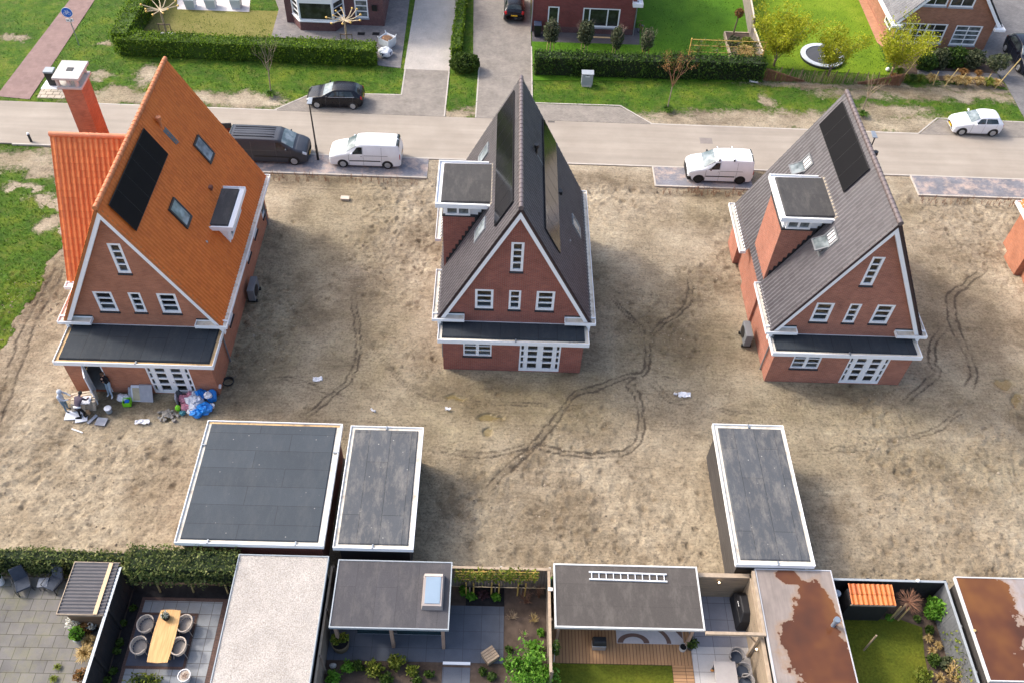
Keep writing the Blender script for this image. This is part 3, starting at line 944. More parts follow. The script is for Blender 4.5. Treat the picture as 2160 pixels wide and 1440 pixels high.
def window(parent, org, U, N, u0, z0, u1, z1, cols=1, rows=1, depth=0.07, fr=0.075, bar=0.035, frame=None, glass=None, sill=True, name='window', mull=None, sillmat=None):
 """a window set in an opening: frame mesh > pane, sill"""
 org, U, N = Vector(org), Vector(U), Vector(N)
 Z = Vector((0, 0, 1))
 frame = frame or white; glass = glass or glass_dark

 def bx(mb, a, h0, b, h1, d0, d1):
  P = [org + U * p[0] + Z * p[1] - N * d for d, in ((d0,), (d1,)) for p in ((a, h0), (b, h0), (b, h1), (a, h1))]
  mb.hexa([P[0], P[1], P[5], P[4], P[3], P[2], P[6], P[7]])
 mb = MB()
 fr_out = depth - 0.06
 bx(mb, u0, z0, u0 + fr, z1, fr_out, depth + 0.06)
 bx(mb, u1 - fr, z0, u1, z1, fr_out, depth + 0.06)
 bx(mb, u0 + fr, z1 - fr, u1 - fr, z1, fr_out, depth + 0.06)
 bx(mb, u0 + fr, z0, u1 - fr, z0 + fr, fr_out, depth + 0.06)
 iu0, iu1, iz0, iz1 = u0 + fr, u1 - fr, z0 + fr, z1 - fr
 if mull is None:
  cuts = [(iu0 + (iu1 - iu0) * k / cols, bar) for k in range(1, cols)]
 else:
  cuts = [(u0 + q, wd) for q, wd in mull]
 for cu, wd in cuts:
  bx(mb, cu - wd / 2, iz0, cu + wd / 2, iz1, fr_out + 0.012, depth + 0.05)
 edges = [iu0] + [e for cu, wd in cuts for e in (cu - wd / 2, cu + wd / 2)] + [iu1]
 for k in range(0, len(edges), 2):
  for r in range(1, rows):
   h = iz0 + (iz1 - iz0) * r / rows
   bx(mb, edges[k], h - bar / 2, edges[k + 1], h + bar / 2, fr_out + 0.02, depth + 0.04)
 o = mb.build(name, frame, parent)
 gp = MB()
 gp.face([org + U * p[0] + Z * p[1] - N * (depth + 0.02) for p in ((iu0, iz0), (iu1, iz0), (iu1, iz1), (iu0, iz1))])
 gp.build('pane', glass, o)
 if glass is glass_clear and z0 > .3:
  wb = MB(); bx(wb, u0, z0 + .02, u1, z0 + .05, depth + .07, depth + .42); wb.build('window_board', white, o)
 if sill:
  sm = MB()
  bx(sm, u0 - 0.04, z0 - 0.105, u1 + 0.04, z0 - 0.003, -0.06, 0.05)
  sm.build('sill', sillmat or brick_dark, o)
 return o


def tile_slope(mb, O, U, V, Lu, Lv, cw=0.30, rh=0.36, amp=0.028, step=0.022, prof=6, m=0, clip=None):
 """pantiles: O is the corner at the ridge, U runs along the ridge, V down the slope"""
 O, U, V = Vector(O), Vector(U).normalized(), Vector(V).normalized()
 N = U.cross(V)
 if N.z < 0: N = -N
 nc, nr = max(1, round(Lu / cw)), max(1, round(Lv / rh))
 cw, rh = Lu / nc, Lv / nr
 for r in range(nr):
  for c in range(nc):
   if clip and clip((c + .5) * cw, (r + .5) * rh): continue
   ring0, ring1, uv = [], [], []
   for k in range(prof + 1):
    t = k / prof
    h = amp * (0.5 + 0.5 * math.cos(2 * PI * (t - 0.22))) + (amp * 0.25 * (1 - t))
    u = (c + t) * cw
    ring0.append(O + U * u + V * (r * rh) + N * h)
    ring1.append(O + U * u + V * ((r + 1) * rh + 0.004) + N * (h + step))
   b = len(mb.v)
   mb.v += [tuple(q) for q in ring0] + [tuple(q) for q in ring1] + [tuple(q - N * (step + 0.01)) for q in ring1]
   n = prof + 1
   for k in range(prof):
    mb.f.append([b + k, b + n + k, b + n + k + 1, b + k + 1]); mb.mi.append(m)
    q = (c + .5, r + .5)
    mb.uv[len(mb.f) - 1] = (q, q, q, q)
    mb.f.append([b + n + k, b + 2 * n + k, b + 2 * n + k + 1, b + n + k + 1]); mb.mi.append(m)
    mb.uv[len(mb.f) - 1] = (q, q, q, q)


def ridge_run(mb, A, B, r=0.13, n_len=0.34):
 """overlapping half-round ridge tiles from A to B"""
 A, B = Vector(A), Vector(B)
 L = (B - A).length
 d = (B - A).normalized()
 n = round(L / n_len)
 for k in range(n):
  p = A + d * (L * k / n); q = A + d * (L * (k + 1) / n + 0.03)
  mb.tube(p, q, r * 1.10, r * 0.92, 10)


def flat_roof(parent, x0, y0, x1, y1, zt, fh=0.28, tr=(0.2, 0.2, 0.2, 0.2), felt=None, trough=None, clips=(), rim=0.035, up=0.0, wall_top=None):
 """white edged flat roof: tr = trough widths left, front, right, back"""
 f = MB()
 f.box(x0, y0, zt - fh, x1, y0 + rim, zt)
 f.box(x0, y1 - rim, zt - fh, x1, y1, zt)
 f.box(x0, y0 + rim, zt - fh, x0 + rim, y1 - rim, zt)
 f.box(x1 - rim, y0 + rim, zt - fh, x1, y1 - rim, zt)
 f.box(x0 + rim, y0 + rim, zt - fh, x1 - rim, y1 - rim, zt - fh + 0.02)
 f.build('fascia', white, parent)
 g = MB()
 g.box(x0 + rim, y0 + rim, zt - 0.15, x1 - rim, y1 - rim, zt - 0.085)
 g.build('gutter_trough', trough or offwhite, parent)
 l, fr, r, bk = tr
 mm = MB()
 a0, b0, a1, b1 = x0 + l, y0 + fr, x1 - r, y1 - bk
 hh = zt - 0.02 + up
 mm.hexa([(a0, b0, zt - 0.085), (a1, b0, zt - 0.085), (a1, b1, zt - 0.085), (a0, b1, zt - 0.085),
             (a0 + .05, b0 + .05, hh), (a1 - .05, b0 + .05, hh), (a1 - .05, b1 - .05, hh), (a0 + .05, b1 - .05, hh)])
 mm.build('roof_membrane', felt, parent)
 if clips:
  for cx, cy, sx, sy in clips:
   cm = MB(); cm.box(cx - sx / 2, cy - sy / 2, zt - 0.06, cx + sx / 2, cy + sy / 2, zt + 0.012)
   cm.build('gutter_clip', zinc, parent)


def cap_gutter(mb, x0, y0, x1, y1, zt, h=0.2, wl=0.03):
 """white box gutter, open at the top"""
 mb.box(x0, y0, zt - h, x1, y0 + wl, zt)
 mb.box(x0, y1 - wl, zt - h, x1, y1, zt)
 mb.box(x0, y0 + wl, zt - h, x0 + wl, y1 - wl, zt)
 mb.box(x1 - wl, y0 + wl, zt - h, x1, y1 - wl, zt)
 mb.box(x0 + wl, y0 + wl, zt - h, x1 - wl, y1 - wl, zt - 0.1)


S_ = 1.93                      # roof pitch, rise over run
XR, ZR = 3.80, 11.12           # ridge
NL = Vector((-S_, 0, 1)).normalized()
NR = Vector((S_, 0, 1)).normalized()


def on_slope(side, d, y, up=0.0):
 """point d metres (in plan) from the ridge on the left (-1) or right (+1) slope"""
 n = NR if side > 0 else NL
 return Vector((XR + side * d, y, ZR - S_ * d)) + n * up


def slope_panel(parent, name, side, d0, d1, y0, y1, up0, up1, mat, gap=0):
 mb = MB()
 P = [on_slope(side, d, y, u) for u in (up0, up1) for d, y in ((d0, y0), (d1, y0), (d1, y1), (d0, y1))]
 if side > 0: P = [P[0], P[1], P[2], P[3], P[4], P[5], P[6], P[7]]
 else: P = [P[3], P[2], P[1], P[0], P[7], P[6], P[5], P[4]]
 mb.hexa(P)
 return mb.build(name, mat, parent)


def solar(parent, side, d0, d1, ys, mat, frame):
 """one panel per bay, each a thin dark frame with a glass face"""
 for y0, y1 in zip(ys[:-1], ys[1:]):
  p = slope_panel(parent, 'solar_panel', side, d0, d1, y0 + 0.006, y1 - 0.006, 0.10, 0.145, frame)
  slope_panel(p, 'panel_glass', side, d0 + 0.012, d1 - 0.012, y0 + 0.018, y1 - 0.018, 0.12, 0.1485, mat)


def skylight(parent, side, d0, d1, y0, y1, open_=False, frame=None):
 frame = frame or anthracite
 mb = MB()
 fr = 0.09; dd = fr * 0.46

 def bar(a, b, c, e, u0, u1):
  P = [on_slope(side, d, y, u) for u in (u0, u1) for d, y in ((a, c), (b, c), (b, e), (a, e))]
  if side < 0: P = [P[3], P[2], P[1], P[0], P[7], P[6], P[5], P[4]]
  mb.hexa(P)
 bar(d0, d0 + dd, y0, y1, 0.0, 0.12)
 bar(d1 - dd * 1.6, d1, y0, y1, 0.0, 0.10)
 bar(d0 + dd, d1 - dd * 1.6, y0, y0 + fr, 0.0, 0.12)
 bar(d0 + dd, d1 - dd * 1.6, y1 - fr, y1, 0.0, 0.12)
 o = mb.build('skylight', frame, parent)
 if not open_:
  slope_panel(o, 'pane', side, d0 + dd, d1 - dd * 1.6, y0 + fr, y1 - fr, 0.02, 0.09, glass_sky)
 else:
  slope_panel(o, 'lining', side, d0 + dd, d1 - dd * 1.6, y0 + fr, y1 - fr, 0.0, 0.05, white)
  cd = (d0 + d1) / 2
  c = on_slope(side, cd, (y0 + y1) / 2, 0.12)
  down = Vector((side, 0, -S_)).normalized()
  n = NR if side > 0 else NL
  ang = math.radians(38)
  dv = (down * math.cos(ang) + n * math.sin(ang)).normalized()
  nv = dv.cross(Vector((0, 1, 0)))
  if nv.z < 0: nv = -nv
  L = (d1 - d0) * math.sqrt(1 + S_ * S_) / 2 - 0.05
  W = (y1 - y0) / 2 - 0.04

  def slab(mb, l0, l1, w0, w1, t0, t1):
   Y = Vector((0, 1, 0))
   P = [c + dv * l + Y * w + nv * t for t in (t0, t1) for l, w in ((l0, w0), (l1, w0), (l1, w1), (l0, w1))]
   mb.hexa(P)
  s = MB()
  for a in ((-L, L, -W, -W + .07), (-L, L, W - .07, W), (-L, -L + .07, -W + .07, W - .07), (L - .07, L, -W + .07, W - .07)):
   slab(s, *a, -0.04, 0.04)
  so_ = s.build('sash', frame, o)
  s = MB(); slab(s, -L + .07, L - .07, -W + .07, W - .07, -0.012, 0.012)
  s.build('pane', glass_teal, so_)
 return o


def french_door(parent, org, U, N, u0, u1, z1, z0=0.05):
 """two glazed leaves with narrow side lights, each four panes high"""
 W = u1 - u0
 sl_ = 0.30
 fr = window(parent, org, U, N, u0, z0, u1, z1, 1, 1, fr=0.06, sill=False, name='french_door', glass=glass_clear, mull=[(sl_, 0.09), (W / 2, 0.10), (W - sl_, 0.09)])
 org, U, N = Vector(org), Vector(U), Vector(N)
 Z = Vector((0, 0, 1))

 def bx(mb, a, h0, b, h1, d0, d1):
  P = [org + U * p[0] + Z * p[1] - N * d for d in (d0, d1) for p in ((a, h0), (b, h0), (b, h1), (a, h1))]
  mb.hexa([P[0], P[1], P[5], P[4], P[3], P[2], P[6], P[7]])
 for a, b, st in ((u0 + .06, u0 + sl_ - .045, .03), (u0 + sl_ + .045, u0 + W / 2 - .05, .11), (u0 + W / 2 + .05, u0 + W - sl_ - .045, .11), (u0 + W - sl_ + .045, u1 - .06, .03)):
  mb = MB()
  h0, h1 = z0 + .06, z1 - .06
  bx(mb, a, h0, a + st, h1, 0.012, 0.08); bx(mb, b - st, h0, b, h1, 0.012, 0.08)
  bot = 0.16
  bx(mb, a + st, h0, b - st, h0 + bot, 0.012, 0.08); bx(mb, a + st, h1 - .08, b - st, h1, 0.012, 0.08)
  for r in range(1, 4):
   h = h0 + bot + (h1 - .08 - h0 - bot) * r / 4
   bx(mb, a + st, h - .055, b - st, h + .055, 0.016, 0.08)
  mb.build('door_leaf' if st > .05 else 'side_light', white, fr)
 hm = MB()
 c = org + U * (u0 + W / 2 + .10) + Z * (z0 + 1.0)
 hm.tube(c, c + N * 0.06, 0.015); hm.tube(c + N * 0.06, c + N * 0.06 + U * 0.12, 0.012)
 hm.build('handle', steel, fr)
 return fr


def rake_boards(parent, xl, xr_, y, zb, m=None):
 """the white boards under the verge of a gable, as one folded piece"""
 mb = MB()
 th, wd = 0.05, 0.60          # vertical width
 for side, xe in ((-1, xl), (1, xr_)):
  d = abs(xe - XR)
  top0, top1 = ZR - 0.10, ZR - 0.10 - S_ * d
  P = [(XR, y, top0 - wd), (xe, y, top1 - wd), (xe, y, top1), (XR, y, top0)]
  Q = [(p[0], p[1] + 0.24, p[2]) for p in P]
  pts = [Vector(q) for q in P + Q]
  if side > 0: mb.hexa([pts[0], pts[1], pts[5], pts[4], pts[3], pts[2], pts[6], pts[7]])
  else: mb.hexa([pts[1], pts[0], pts[4], pts[5], pts[2], pts[3], pts[7], pts[6]])
 mb.build('barge_board', white, parent)
 vg = MB()                     # dark verge under the tiles
 for side, xe in ((-1, xl), (1, xr_)):
  d = abs(xe - XR)
  a, b = ZR - 0.09, ZR - 0.09 - S_ * d
  P = [(XR, y - .03, a), (xe, y - .03, b), (xe, y - .03, b + .12), (XR, y - .03, a + .12)]
  Q = [(p[0], p[1] + 0.3, p[2]) for p in P]
  pts = [Vector(q) for q in P + Q]
  if side > 0: vg.hexa([pts[0], pts[1], pts[5], pts[4], pts[3], pts[2], pts[6], pts[7]])
  else: vg.hexa([pts[1], pts[0], pts[4], pts[5], pts[2], pts[3], pts[7], pts[6]])
 vg.build('verge', m, parent)


W_ = 7.57
downpipe_m = plain('downpipe_zinc', (0.16, 0.17, 0.18), 0.5)
plaster = plain('plaster', (0.35, 0.34, 0.33), 0.9)


def house(name, loc, label, cat, wallm, tilem, ridgem, vergem, gy, L, tower=True, mirror_left_rear=True, door=False, cw=0.26, rh=0.36, amp=0.055):
 """gy: gable set back, L: depth of the tall part behind the gable"""
 r = empty(name, loc, 0, label, cat, None)
 yb = gy + L
 w = MB()
 ux, uy = Vector((1, 0, 0)), Vector((0, 1, 0))
 fr_holes = [(4.149, 0.04, 6.385, 2.42)]
 fr_holes.append((0.92, 0.04, 1.92, 2.36) if door else (1.096, 1.22, 2.628, 2.42))
 wall_face(w, (0, 0, 0), ux, -uy, W_, 2.58, fr_holes)
 right_h = []
 if not tower:
  right_h = [(gy + 1.3, 1.35, gy + 2.2, 2.35), (gy + 6.3, 1.35, gy + 7.2, 2.35), (gy + 8.3, 1.35, gy + 9.2, 2.35), (gy + 10.6, 0.9, gy + 11.5, 2.35)]
 wall_face(w, (W_, 0, 0), uy, ux, gy, 2.58)
 wall_face(w, (W_, gy, 0), uy, ux, L, 3.14, [(h[0] - gy, h[1], h[2] - gy, h[3]) for h in right_h])
 left_h = []
 wall_face(w, (0, yb, 0), -uy, -ux, L, 3.14)
 wall_face(w, (0, gy, 0), -uy, -ux, gy, 2.58)
 d_e = XR
 pl = [(-S_, 1, ZR - 0.14 - S_ * XR), (S_, 1, ZR - 0.14 + S_ * XR)]
 ups = [(1.673, 3.77, 2.639, 5.24), (3.45, 3.77, 4.084, 5.24), (4.89, 3.77, 5.864, 5.24), (3.44, 6.63, 4.09, 8.65)]
 wall_face(w, (0, gy, 0), ux, -uy, W_, ZR, ups, planes=pl, z0=2.4)
 wall_face(w, (W_, yb, 0), -ux, uy, W_, ZR, planes=[(S_, 1, ZR - .14 + S_ * (W_ - XR)), (-S_, 1, ZR - .14 - S_ * (W_ - XR))])
 if True:
  w.face([(0.02, 0.02, 0.02), (W_ - .02, 0.02, 0.02), (W_ - .02, 3.4, 0.02), (0.02, 3.4, 0.02)], 1)
  w.face([(0.02, 3.4, 0), (W_ - .02, 3.4, 0), (W_ - .02, 3.4, 2.5), (0.02, 3.4, 2.5)], 2)
 w.build('wall', [wallm, concrete, plaster], r)
 F = (ux, -uy)
 french_door(r, (0, 0, 0), *F, 4.149, 6.385, 2.42)
 if not door:
  window(r, (0, 0, 0), *F, 1.096, 1.22, 2.628, 2.42, rows=3, mull=[(0.766, 0.16)], glass=glass_clear)
 gg = glass_clear
 w2 = MB(); w2.box(.05, gy + .4, 2.6, W_ - .05, gy + 3.5, 2.7); w2.box(1.6, gy + .4, 5.7, W_ - 1.6, gy + 3, 5.8); w2.box(.8, gy + 3.5, 2.7, W_ - .8, gy + 3.6, 5.6); w2.build('inner_floor', plaster, r)
 for k, (a, b, c, d) in enumerate(ups):
  window(r, (0, gy, 0), *F, a, b, c, d, 1, 4 if k == 3 else 3, fr=0.13 if k != 1 else 0.11, bar=0.06 if k != 3 else 0.075, glass=gg)
 for a, b, c, d in right_h:
  window(r, (W_, 0, 0), uy, ux, a, b, c, d, 1, 2)
 for a, b, c, d in left_h:
  window(r, (0, yb, 0), -uy, -ux, yb - c, b, yb - a, d, 1, 1)
 y0, y1 = gy - 0.32, yb + 0.25
 sl_len = math.sqrt(1 + S_ * S_)
 dL = 4.12
 mb = MB()
 tile_slope(mb, (XR, y0, ZR), (0, 1, 0), (-1, 0, -S_), y1 - y0, dL * sl_len, cw, rh, amp)
 tile_slope(mb, (XR, y0, ZR), (0, 1, 0), (1, 0, -S_), y1 - y0, dL * sl_len, cw, rh, amp)
 if tower:                     # the left slope reaches lower behind the tower
  tile_slope(mb, (XR - dL, 7.36, ZR - S_ * dL), (0, 1, 0), (-1, 0, -S_), y1 - 7.36, 0.24 * sl_len, cw, rh, amp)
 for side in (-1, 1):          # the boarding under the tiles
  n = (NR if side > 0 else NL)
  P = [on_slope(side, d, y, u) for u in (-0.12, -0.012) for d, y in ((0, y0 + .03), (dL, y0 + .03), (dL, y1), (0, y1))]
  if side < 0: P = [P[3], P[2], P[1], P[0], P[7], P[6], P[5], P[4]]
  mb.hexa(P, 1)
 rf = mb.build('roof', [tilem, vergem], r, smooth=40)
 rm = MB()
 ridge_run(rm, (XR, y0 - .02, ZR + 0.03), (XR, y1, ZR + 0.03), 0.125)
 rm.build('ridge_tiles', ridgem, r, smooth=40)
 rake_boards(r, -0.32, W_ + 0.34, gy - 0.28, 3.2, vergem)
 zg = 3.33
 ye = gy - 0.44
 runs = []
 if tower:
  runs += [(-0.60, ye + 0.44, -0.24, 4.45, zg), (-0.86, 7.36, -0.50, yb + .3, zg - 0.42)]
 else:
  runs += [(-0.60, ye + 0.44, -0.24, (4.6 + gy - 1.155) if door else yb + .3, zg)]
 runs += [(W_ + 0.24, ye + 0.44, W_ + 0.60, yb + .3, zg), (-0.60, ye, 1.12, ye + 0.44, zg), (6.50, ye, W_ + 0.60, ye + 0.44, zg)]
 for q in runs:
  g = MB(); cap_gutter(g, *q)
  go = g.build('gutter', white, r)
  gi = MB(); gi.box(q[0] + .035, q[1] + .035, q[4] - .098, q[2] - .035, q[3] - .035, q[4] - .09)
  gi.build('lining', offwhite, go)
 for a, b in ((-0.05, 1.12), (6.5, W_ + .05)):
  lm = MB(); lm.box(a, gy - .02, zg - .02, b, gy + .01, zg + .09)
  lm.build('lead_flashing', lead, r)
 fr_ = empty('flat_roof', (0, 0, 0)); fr_.parent = r
 flat_roof(fr_, -0.27, -0.27, W_ + .26, gy - 0.02 + 0.0, 2.79, 0.28, (0.22, 0.20, 0.22, 0.035), felt_annex, woodtrim if door else offwhite,
              [(3.9, -0.17, 0.07, 0.2)], up=0.05)
 for x_, y_, top in ((W_ + .08, gy - .1, 3.1), (-0.08, gy - .3, 3.1), (W_ + .08, yb - .6, 3.1)):
  dp = MB(); dp.tube((x_, y_, 0), (x_, y_, top), 0.045, n=8)
  dp.build('downpipe', downpipe_m, r)
 return r


pan_glass = NT('solar_cell')
_bk = pan_glass.new('TexBrick'); _bk.offset = 0
pan_glass.link(pan_glass.coord(), _bk.inputs['Vector'])
_bk.inputs['Scale'].default_value = 1; _bk.inputs['Brick Width'].default_value = 0.158; _bk.inputs['Row Height'].default_value = 0.158; _bk.inputs['Mortar Size'].default_value = 0.004
for _k, _c in (('Color1', (0.006, 0.006, 0.008)), ('Color2', (0.007, 0.007, 0.009)), ('Mortar', (0.014, 0.014, 0.016))): _bk.inputs[_k].default_value = (*_c, 1)
pan_glass.done(_bk.outputs['Color'], 0.13, None, 0.5)
pan_matt = plain('solar_cell_matt', (0.007, 0.007, 0.009), 0.4, 0.1, 3, 0, spec=0.08)
pan_frame = plain('panel_frame_black', (0.022, 0.022, 0.025), 0.4, 0.1, 3, 0)

# ------------------------------------------------------------------ the three new houses
A1 = (-21.95, 28.71, 0); A2 = (-2.54, 30.95, 0); A3 = (15.37, 30.76, 0)


def towered(r, wallm):
 """the brick tower that climbs through the left roof slope, flat topped"""
 x0, y0, y1 = -0.16, 4.42, 7.30
 w = MB()
 w.box(x0, y0, 0, 2.35, y1, 7.32)
 w.build('tower_wall', wallm, r)
 s = MB(); s.box(x0 - .03, y0 - .03, 7.30, 2.4, y1 + .03, 7.42); s.build('tower_sill', brick_dark, r)
 u = MB(); u.box(x0 + .04, y0 + .06, 7.42, 2.5, y1 - .06, 8.2); u.build('tower_cladding', white, r)
 ux, uy = Vector((1, 0, 0)), Vector((0, 1, 0))
 window(r, (0, y0 - .03, 0), ux, -uy, 0.0, 7.45, 1.30, 8.14, depth=0.0, fr=0.10, mull=[(0.65, 0.11)], glass=glass_teal, sill=False, name='tower_window')
 window(r, (0, y1 + .03, 0), -ux, uy, -1.30, 7.45, -0.0, 8.14, depth=0.0, fr=0.10, mull=[(0.65, 0.11)], glass=glass_teal, sill=False, name='tower_window')
 tr = empty('tower_roof', (0, 0, 0)); tr.parent = r
 f = MB()
 zt, fh = 8.43, 0.28
 X0, Y0, Y1 = -0.5, 4.07, 7.64
 XE = XR - (ZR - zt) / S_ - 0.12
 f.box(X0, Y0, zt - fh, XE - .1, Y0 + .05, zt); f.box(X0, Y1 - .05, zt - fh, XE - .1, Y1, zt); f.box(X0, Y0 + .05, zt - fh, X0 + .05, Y1 - .05, zt)
 f.box(X0 + .05, Y0 + .05, zt - fh, XE + .3, Y1 - .05, zt - .1)
 f.build('fascia', white, tr)
 mm = MB(); mm.hexa([(X0 + .27, Y0 + .22, zt - .1), (XE + .15, Y0 + .22, zt - .1), (XE + .15, Y1 - .2, zt - .1), (X0 + .27, Y1 - .2, zt - .1),
      (X0 + .32, Y0 + .27, zt - .01), (XE + .12, Y0 + .27, zt + .03), (XE + .12, Y1 - .25, zt + .03), (X0 + .32, Y1 - .25, zt - .01)])
 mm.build('roof_membrane', felt_tower, tr)
 mo = MB(); mo.hexa([(XE + .02, Y0 + .1, zt - .05), (XE + .3, Y0 + .1, zt - .05), (XE + .3, Y1 - .1, zt - .05), (XE + .02, Y1 - .1, zt - .05),
      (XE + .08, Y0 + .12, zt + .05), (XE + .24, Y0 + .12, zt + .16), (XE + .24, Y1 - .12, zt + .16), (XE + .08, Y1 - .12, zt + .05)])
 mo.build('mossy_flashing', plain('flashing_stone', (0.30, 0.26, 0.20), 0.9, 0.3, 4) if 'flashing_stone' not in MATS else MATS['flashing_stone'], tr)
 for yy, sg in ((y0, -1), (y1, 1)):
  st = MB()
  n = 13
  for k in range(n):
   d0 = 1.55 + k * (3.80 - 1.55) / n
   xx = XR - d0
   z = ZR - S_ * d0
   wd = (3.80 - 1.55) / n
   st.box(xx - wd - .03, yy + sg * .002, z - S_ * wd - .1, xx + .03, yy + sg * .03, z + 0.17)
  st.build('step_flashing', lead, r)


h2 = house('brick_house', A2, 'dark red brick house under anthracite tiles with solar panels on both slopes', 'house', brick_red, tile_grey, ridge_grey, plain('verge_brown', (0.05, 0.03, 0.03), 0.6), 1.155, 10.2)
towered(h2, brick_red)
solar(h2, 1, 1.22, 2.08, [2.0 + k * 1.15 for k in range(9)], pan_glass.m, pan_frame)
solar(h2, -1, 0.27, 1.12, [1.85 + k * 1.155 for k in range(9)], pan_glass.m, pan_frame)
for y in (2.75, 8.95): skylight(h2, -1, 1.62, 2.18, y, y + 0.95, frame=zinc)
skylight(h2, 1, 3.1, 3.66, 6.45, 7.4, frame=zinc)
m = MB(); c = on_slope(1, 0.86, 7.0); m.tube(c, c + Vector((0, 0, .55)), 0.07, n=12); m.tube(c + Vector((0, 0, .50)), c + Vector((0, 0, .70)), 0.13, n=12); m.build('vent_pipe', black_plastic, h2)
m = MB(); P = [on_slope(1, d, y, .055) for d, y in ((0.86, 6.85), (1.2, 6.9), (1.25, 7.15), (0.86, 7.2))]; m.face(P); m.face(P[::-1]); m.build('vent_flashing', zinc, h2)
m = MB(); c = on_slope(1, 2.28, 7.3); m.rbox(c + Vector((.08, 0, .06)), (0.22, 0.3, 0.2)); m.build('roof_vent', black_plastic, h2)

h3 = house('brick_house', A3, 'bright red brick house with anthracite tiles and two opened skylights', 'house', brick_h3, tile_grey, ridge_grey, MATS['verge_brown'], 1.155, 10.2)
towered(h3, brick_h3)
solar(h3, -1, 0.16, 0.98, [5.25 + k * 1.16 for k in range(6)], pan_matt, pan_frame)
for y in (2.75, 8.85): skylight(h3, -1, 1.5, 2.16, y, y + 1.0, True, frame=hp_grey)
m = MB(); c = on_slope(1, 0.62, 7.0); m.tube(c, c + Vector((0, 0, .55)), 0.07, n=12); m.tube(c + Vector((0, 0, .50)), c + Vector((0, 0, .70)), 0.13, n=12); m.build('vent_pipe', black_plastic, h3)
for hh, mt in ((h2, brick_red), (h3, brick_h3)):
 m = MB(); m.box(-0.35, 9.3, 0, -0.002, 11.2, 2.45); m.build('side_bay', mt, hh)

h1 = house('brick_house', A1, 'orange brick house with bright orange roof tiles and tall chimney', 'house', brick_orange, tile_orange, ridge_orange, plain('verge_orange', (0.42, 0.15, 0.05), 0.6), 2.39, 11.7, tower=False, door=True, cw=0.235, rh=0.31, amp=0.03)
solar(h1, 1, 0.2, 1.03, [2.72 + k * 1.175 for k in range(6)], pan_matt, pan_frame)
for y in (5.55, 10.83): skylight(h1, 1, 1.59, 2.26, y, y + 0.98, frame=anthracite)
m = MB(); c = on_slope(1, 0.62, 9.9); m.tube(c, c + Vector((0, 0, .55)), 0.08, n=12); m.tube(c + Vector((0, 0, .42)), c + Vector((0, 0, .62)), 0.14, n=12); m.build('vent_pipe', ridge_orange, h1)
m = MB(); P = [on_slope(1, d, y, .05) for d, y in ((0.7, 9.7), (1.15, 9.75), (1.2, 10.1), (0.7, 10.1))]; m.face(P); m.face(P[::-1]); m.build('vent_flashing', zinc, h1)
m = MB(); c = on_slope(1, 2.48, 9.35); m.rbox(c + Vector((.06, 0, .05)), (0.2, 0.26, 0.2)); m.build('roof_vent', plain('vent_brown', (0.16, 0.05, 0.03), 0.6), h1)
dm = empty('dormer', (0, 0, 0)); dm.parent = h1
dw = MB()
xf, ya, yb_, zt = 7.42, 7.35, 9.95, 5.42
for yy, fl in ((ya, 0), (yb_, 1)):
 P = [(xf, yy, 4.1), (xf, yy, zt), (6.6, yy, zt), (6.6, yy, 5.6)]
 tri = [(xf, yy, ZR - S_ * (xf - XR)), (xf, yy, zt), (XR + (ZR - zt) / S_, yy, zt)]
 dw.face(tri if not fl else tri[::-1])
dw.face([(xf, ya, 4.0), (xf, yb_, 4.0), (xf, yb_, zt), (xf, ya, zt)])
dw.build('dormer_cheek', white, dm)
window(dm, (xf + .06, ya, 0), Vector((0, 1, 0)), Vector((1, 0, 0)), 0.1, 4.35, 2.5, 5.25, 3, 1, depth=0.0, sill=False)
flat_roof(dm, 6.60, 6.95, 7.92, 10.35, 5.70, 0.27, (0.0, 0.18, 0.30, 0.18), felt_tower, white, up=0.04)
wg = empty('side_wing', (0, 0, 0)); wg.parent = h1
wx0, wyc, wzr, wsl = -1.06, 9.05, 9.85, 1.62
mb = MB()
Lw = math.sqrt(1 + wsl * wsl) * 4.12
tile_slope(mb, (3.0, wyc, wzr), (-1, 0, 0), (0, -1, -wsl), 3.0 - wx0, Lw, 0.27, 0.36, 0.045, 0.03)
tile_slope(mb, (3.0, wyc, wzr), (-1, 0, 0), (0, 1, -wsl), 3.0 - wx0, Lw, 0.27, 0.36, 0.045, 0.03)
mb.build('wing_roof', tile_red, wg, smooth=40)
rm = MB(); ridge_run(rm, (wx0 - .02, wyc, wzr + .02), (3.0, wyc, wzr + .02), 0.13); rm.build('ridge_tiles', plain('ridge_tile_terracotta', (0.56, 0.22, 0.11), 0.6), wg, smooth=40)
m = MB()
wall_face(m, (wx0 + .25, wyc + 3.95, 0), (0, -1, 0), (-1, 0, 0), 7.9, wzr, planes=[(-wsl, 1, wzr - .15 - wsl * 3.95), (wsl, 1, wzr - .15 + wsl * 3.95)])
m.box(wx0 + .25, wyc - 3.95, 0, 0, wyc - 3.9, 3.1); m.box(wx0 + .25, wyc + 3.9, 0, 0, wyc + 3.95, 3.1)
m.build('wing_wall', brick_orange, wg)
g = MB(); cap_gutter(g, wx0 - .05, wyc - 4.55, -0.3, wyc - 4.12, 3.25); g.build('gutter', white, wg)
ch = empty('chimney', (0, 0, 0)); ch.parent = h1
m = MB(); m.box(-1.02, 11.72, 2, -0.02, 12.95, 10.85); m.build('shaft', brick_orange, ch)
m = MB(); m.box(-1.18, 11.55, 10.85, 0.12, 13.12, 11.0)
for xx in (-1.08, -0.09):
 for yy in (11.66, 12.9): m.box(xx - .07, yy - .07, 11.0, xx + .08, yy + .1, 11.42)
m.box(-0.62, 11.66, 11.0, -0.44, 11.76, 11.42); m.box(-0.62, 12.9, 11.0, -0.44, 13.0, 11.42)
m.box(-1.24, 11.5, 11.42, 0.16, 13.18, 11.56)
m.build('chimney_cap', concrete, ch, bevel=0.02)
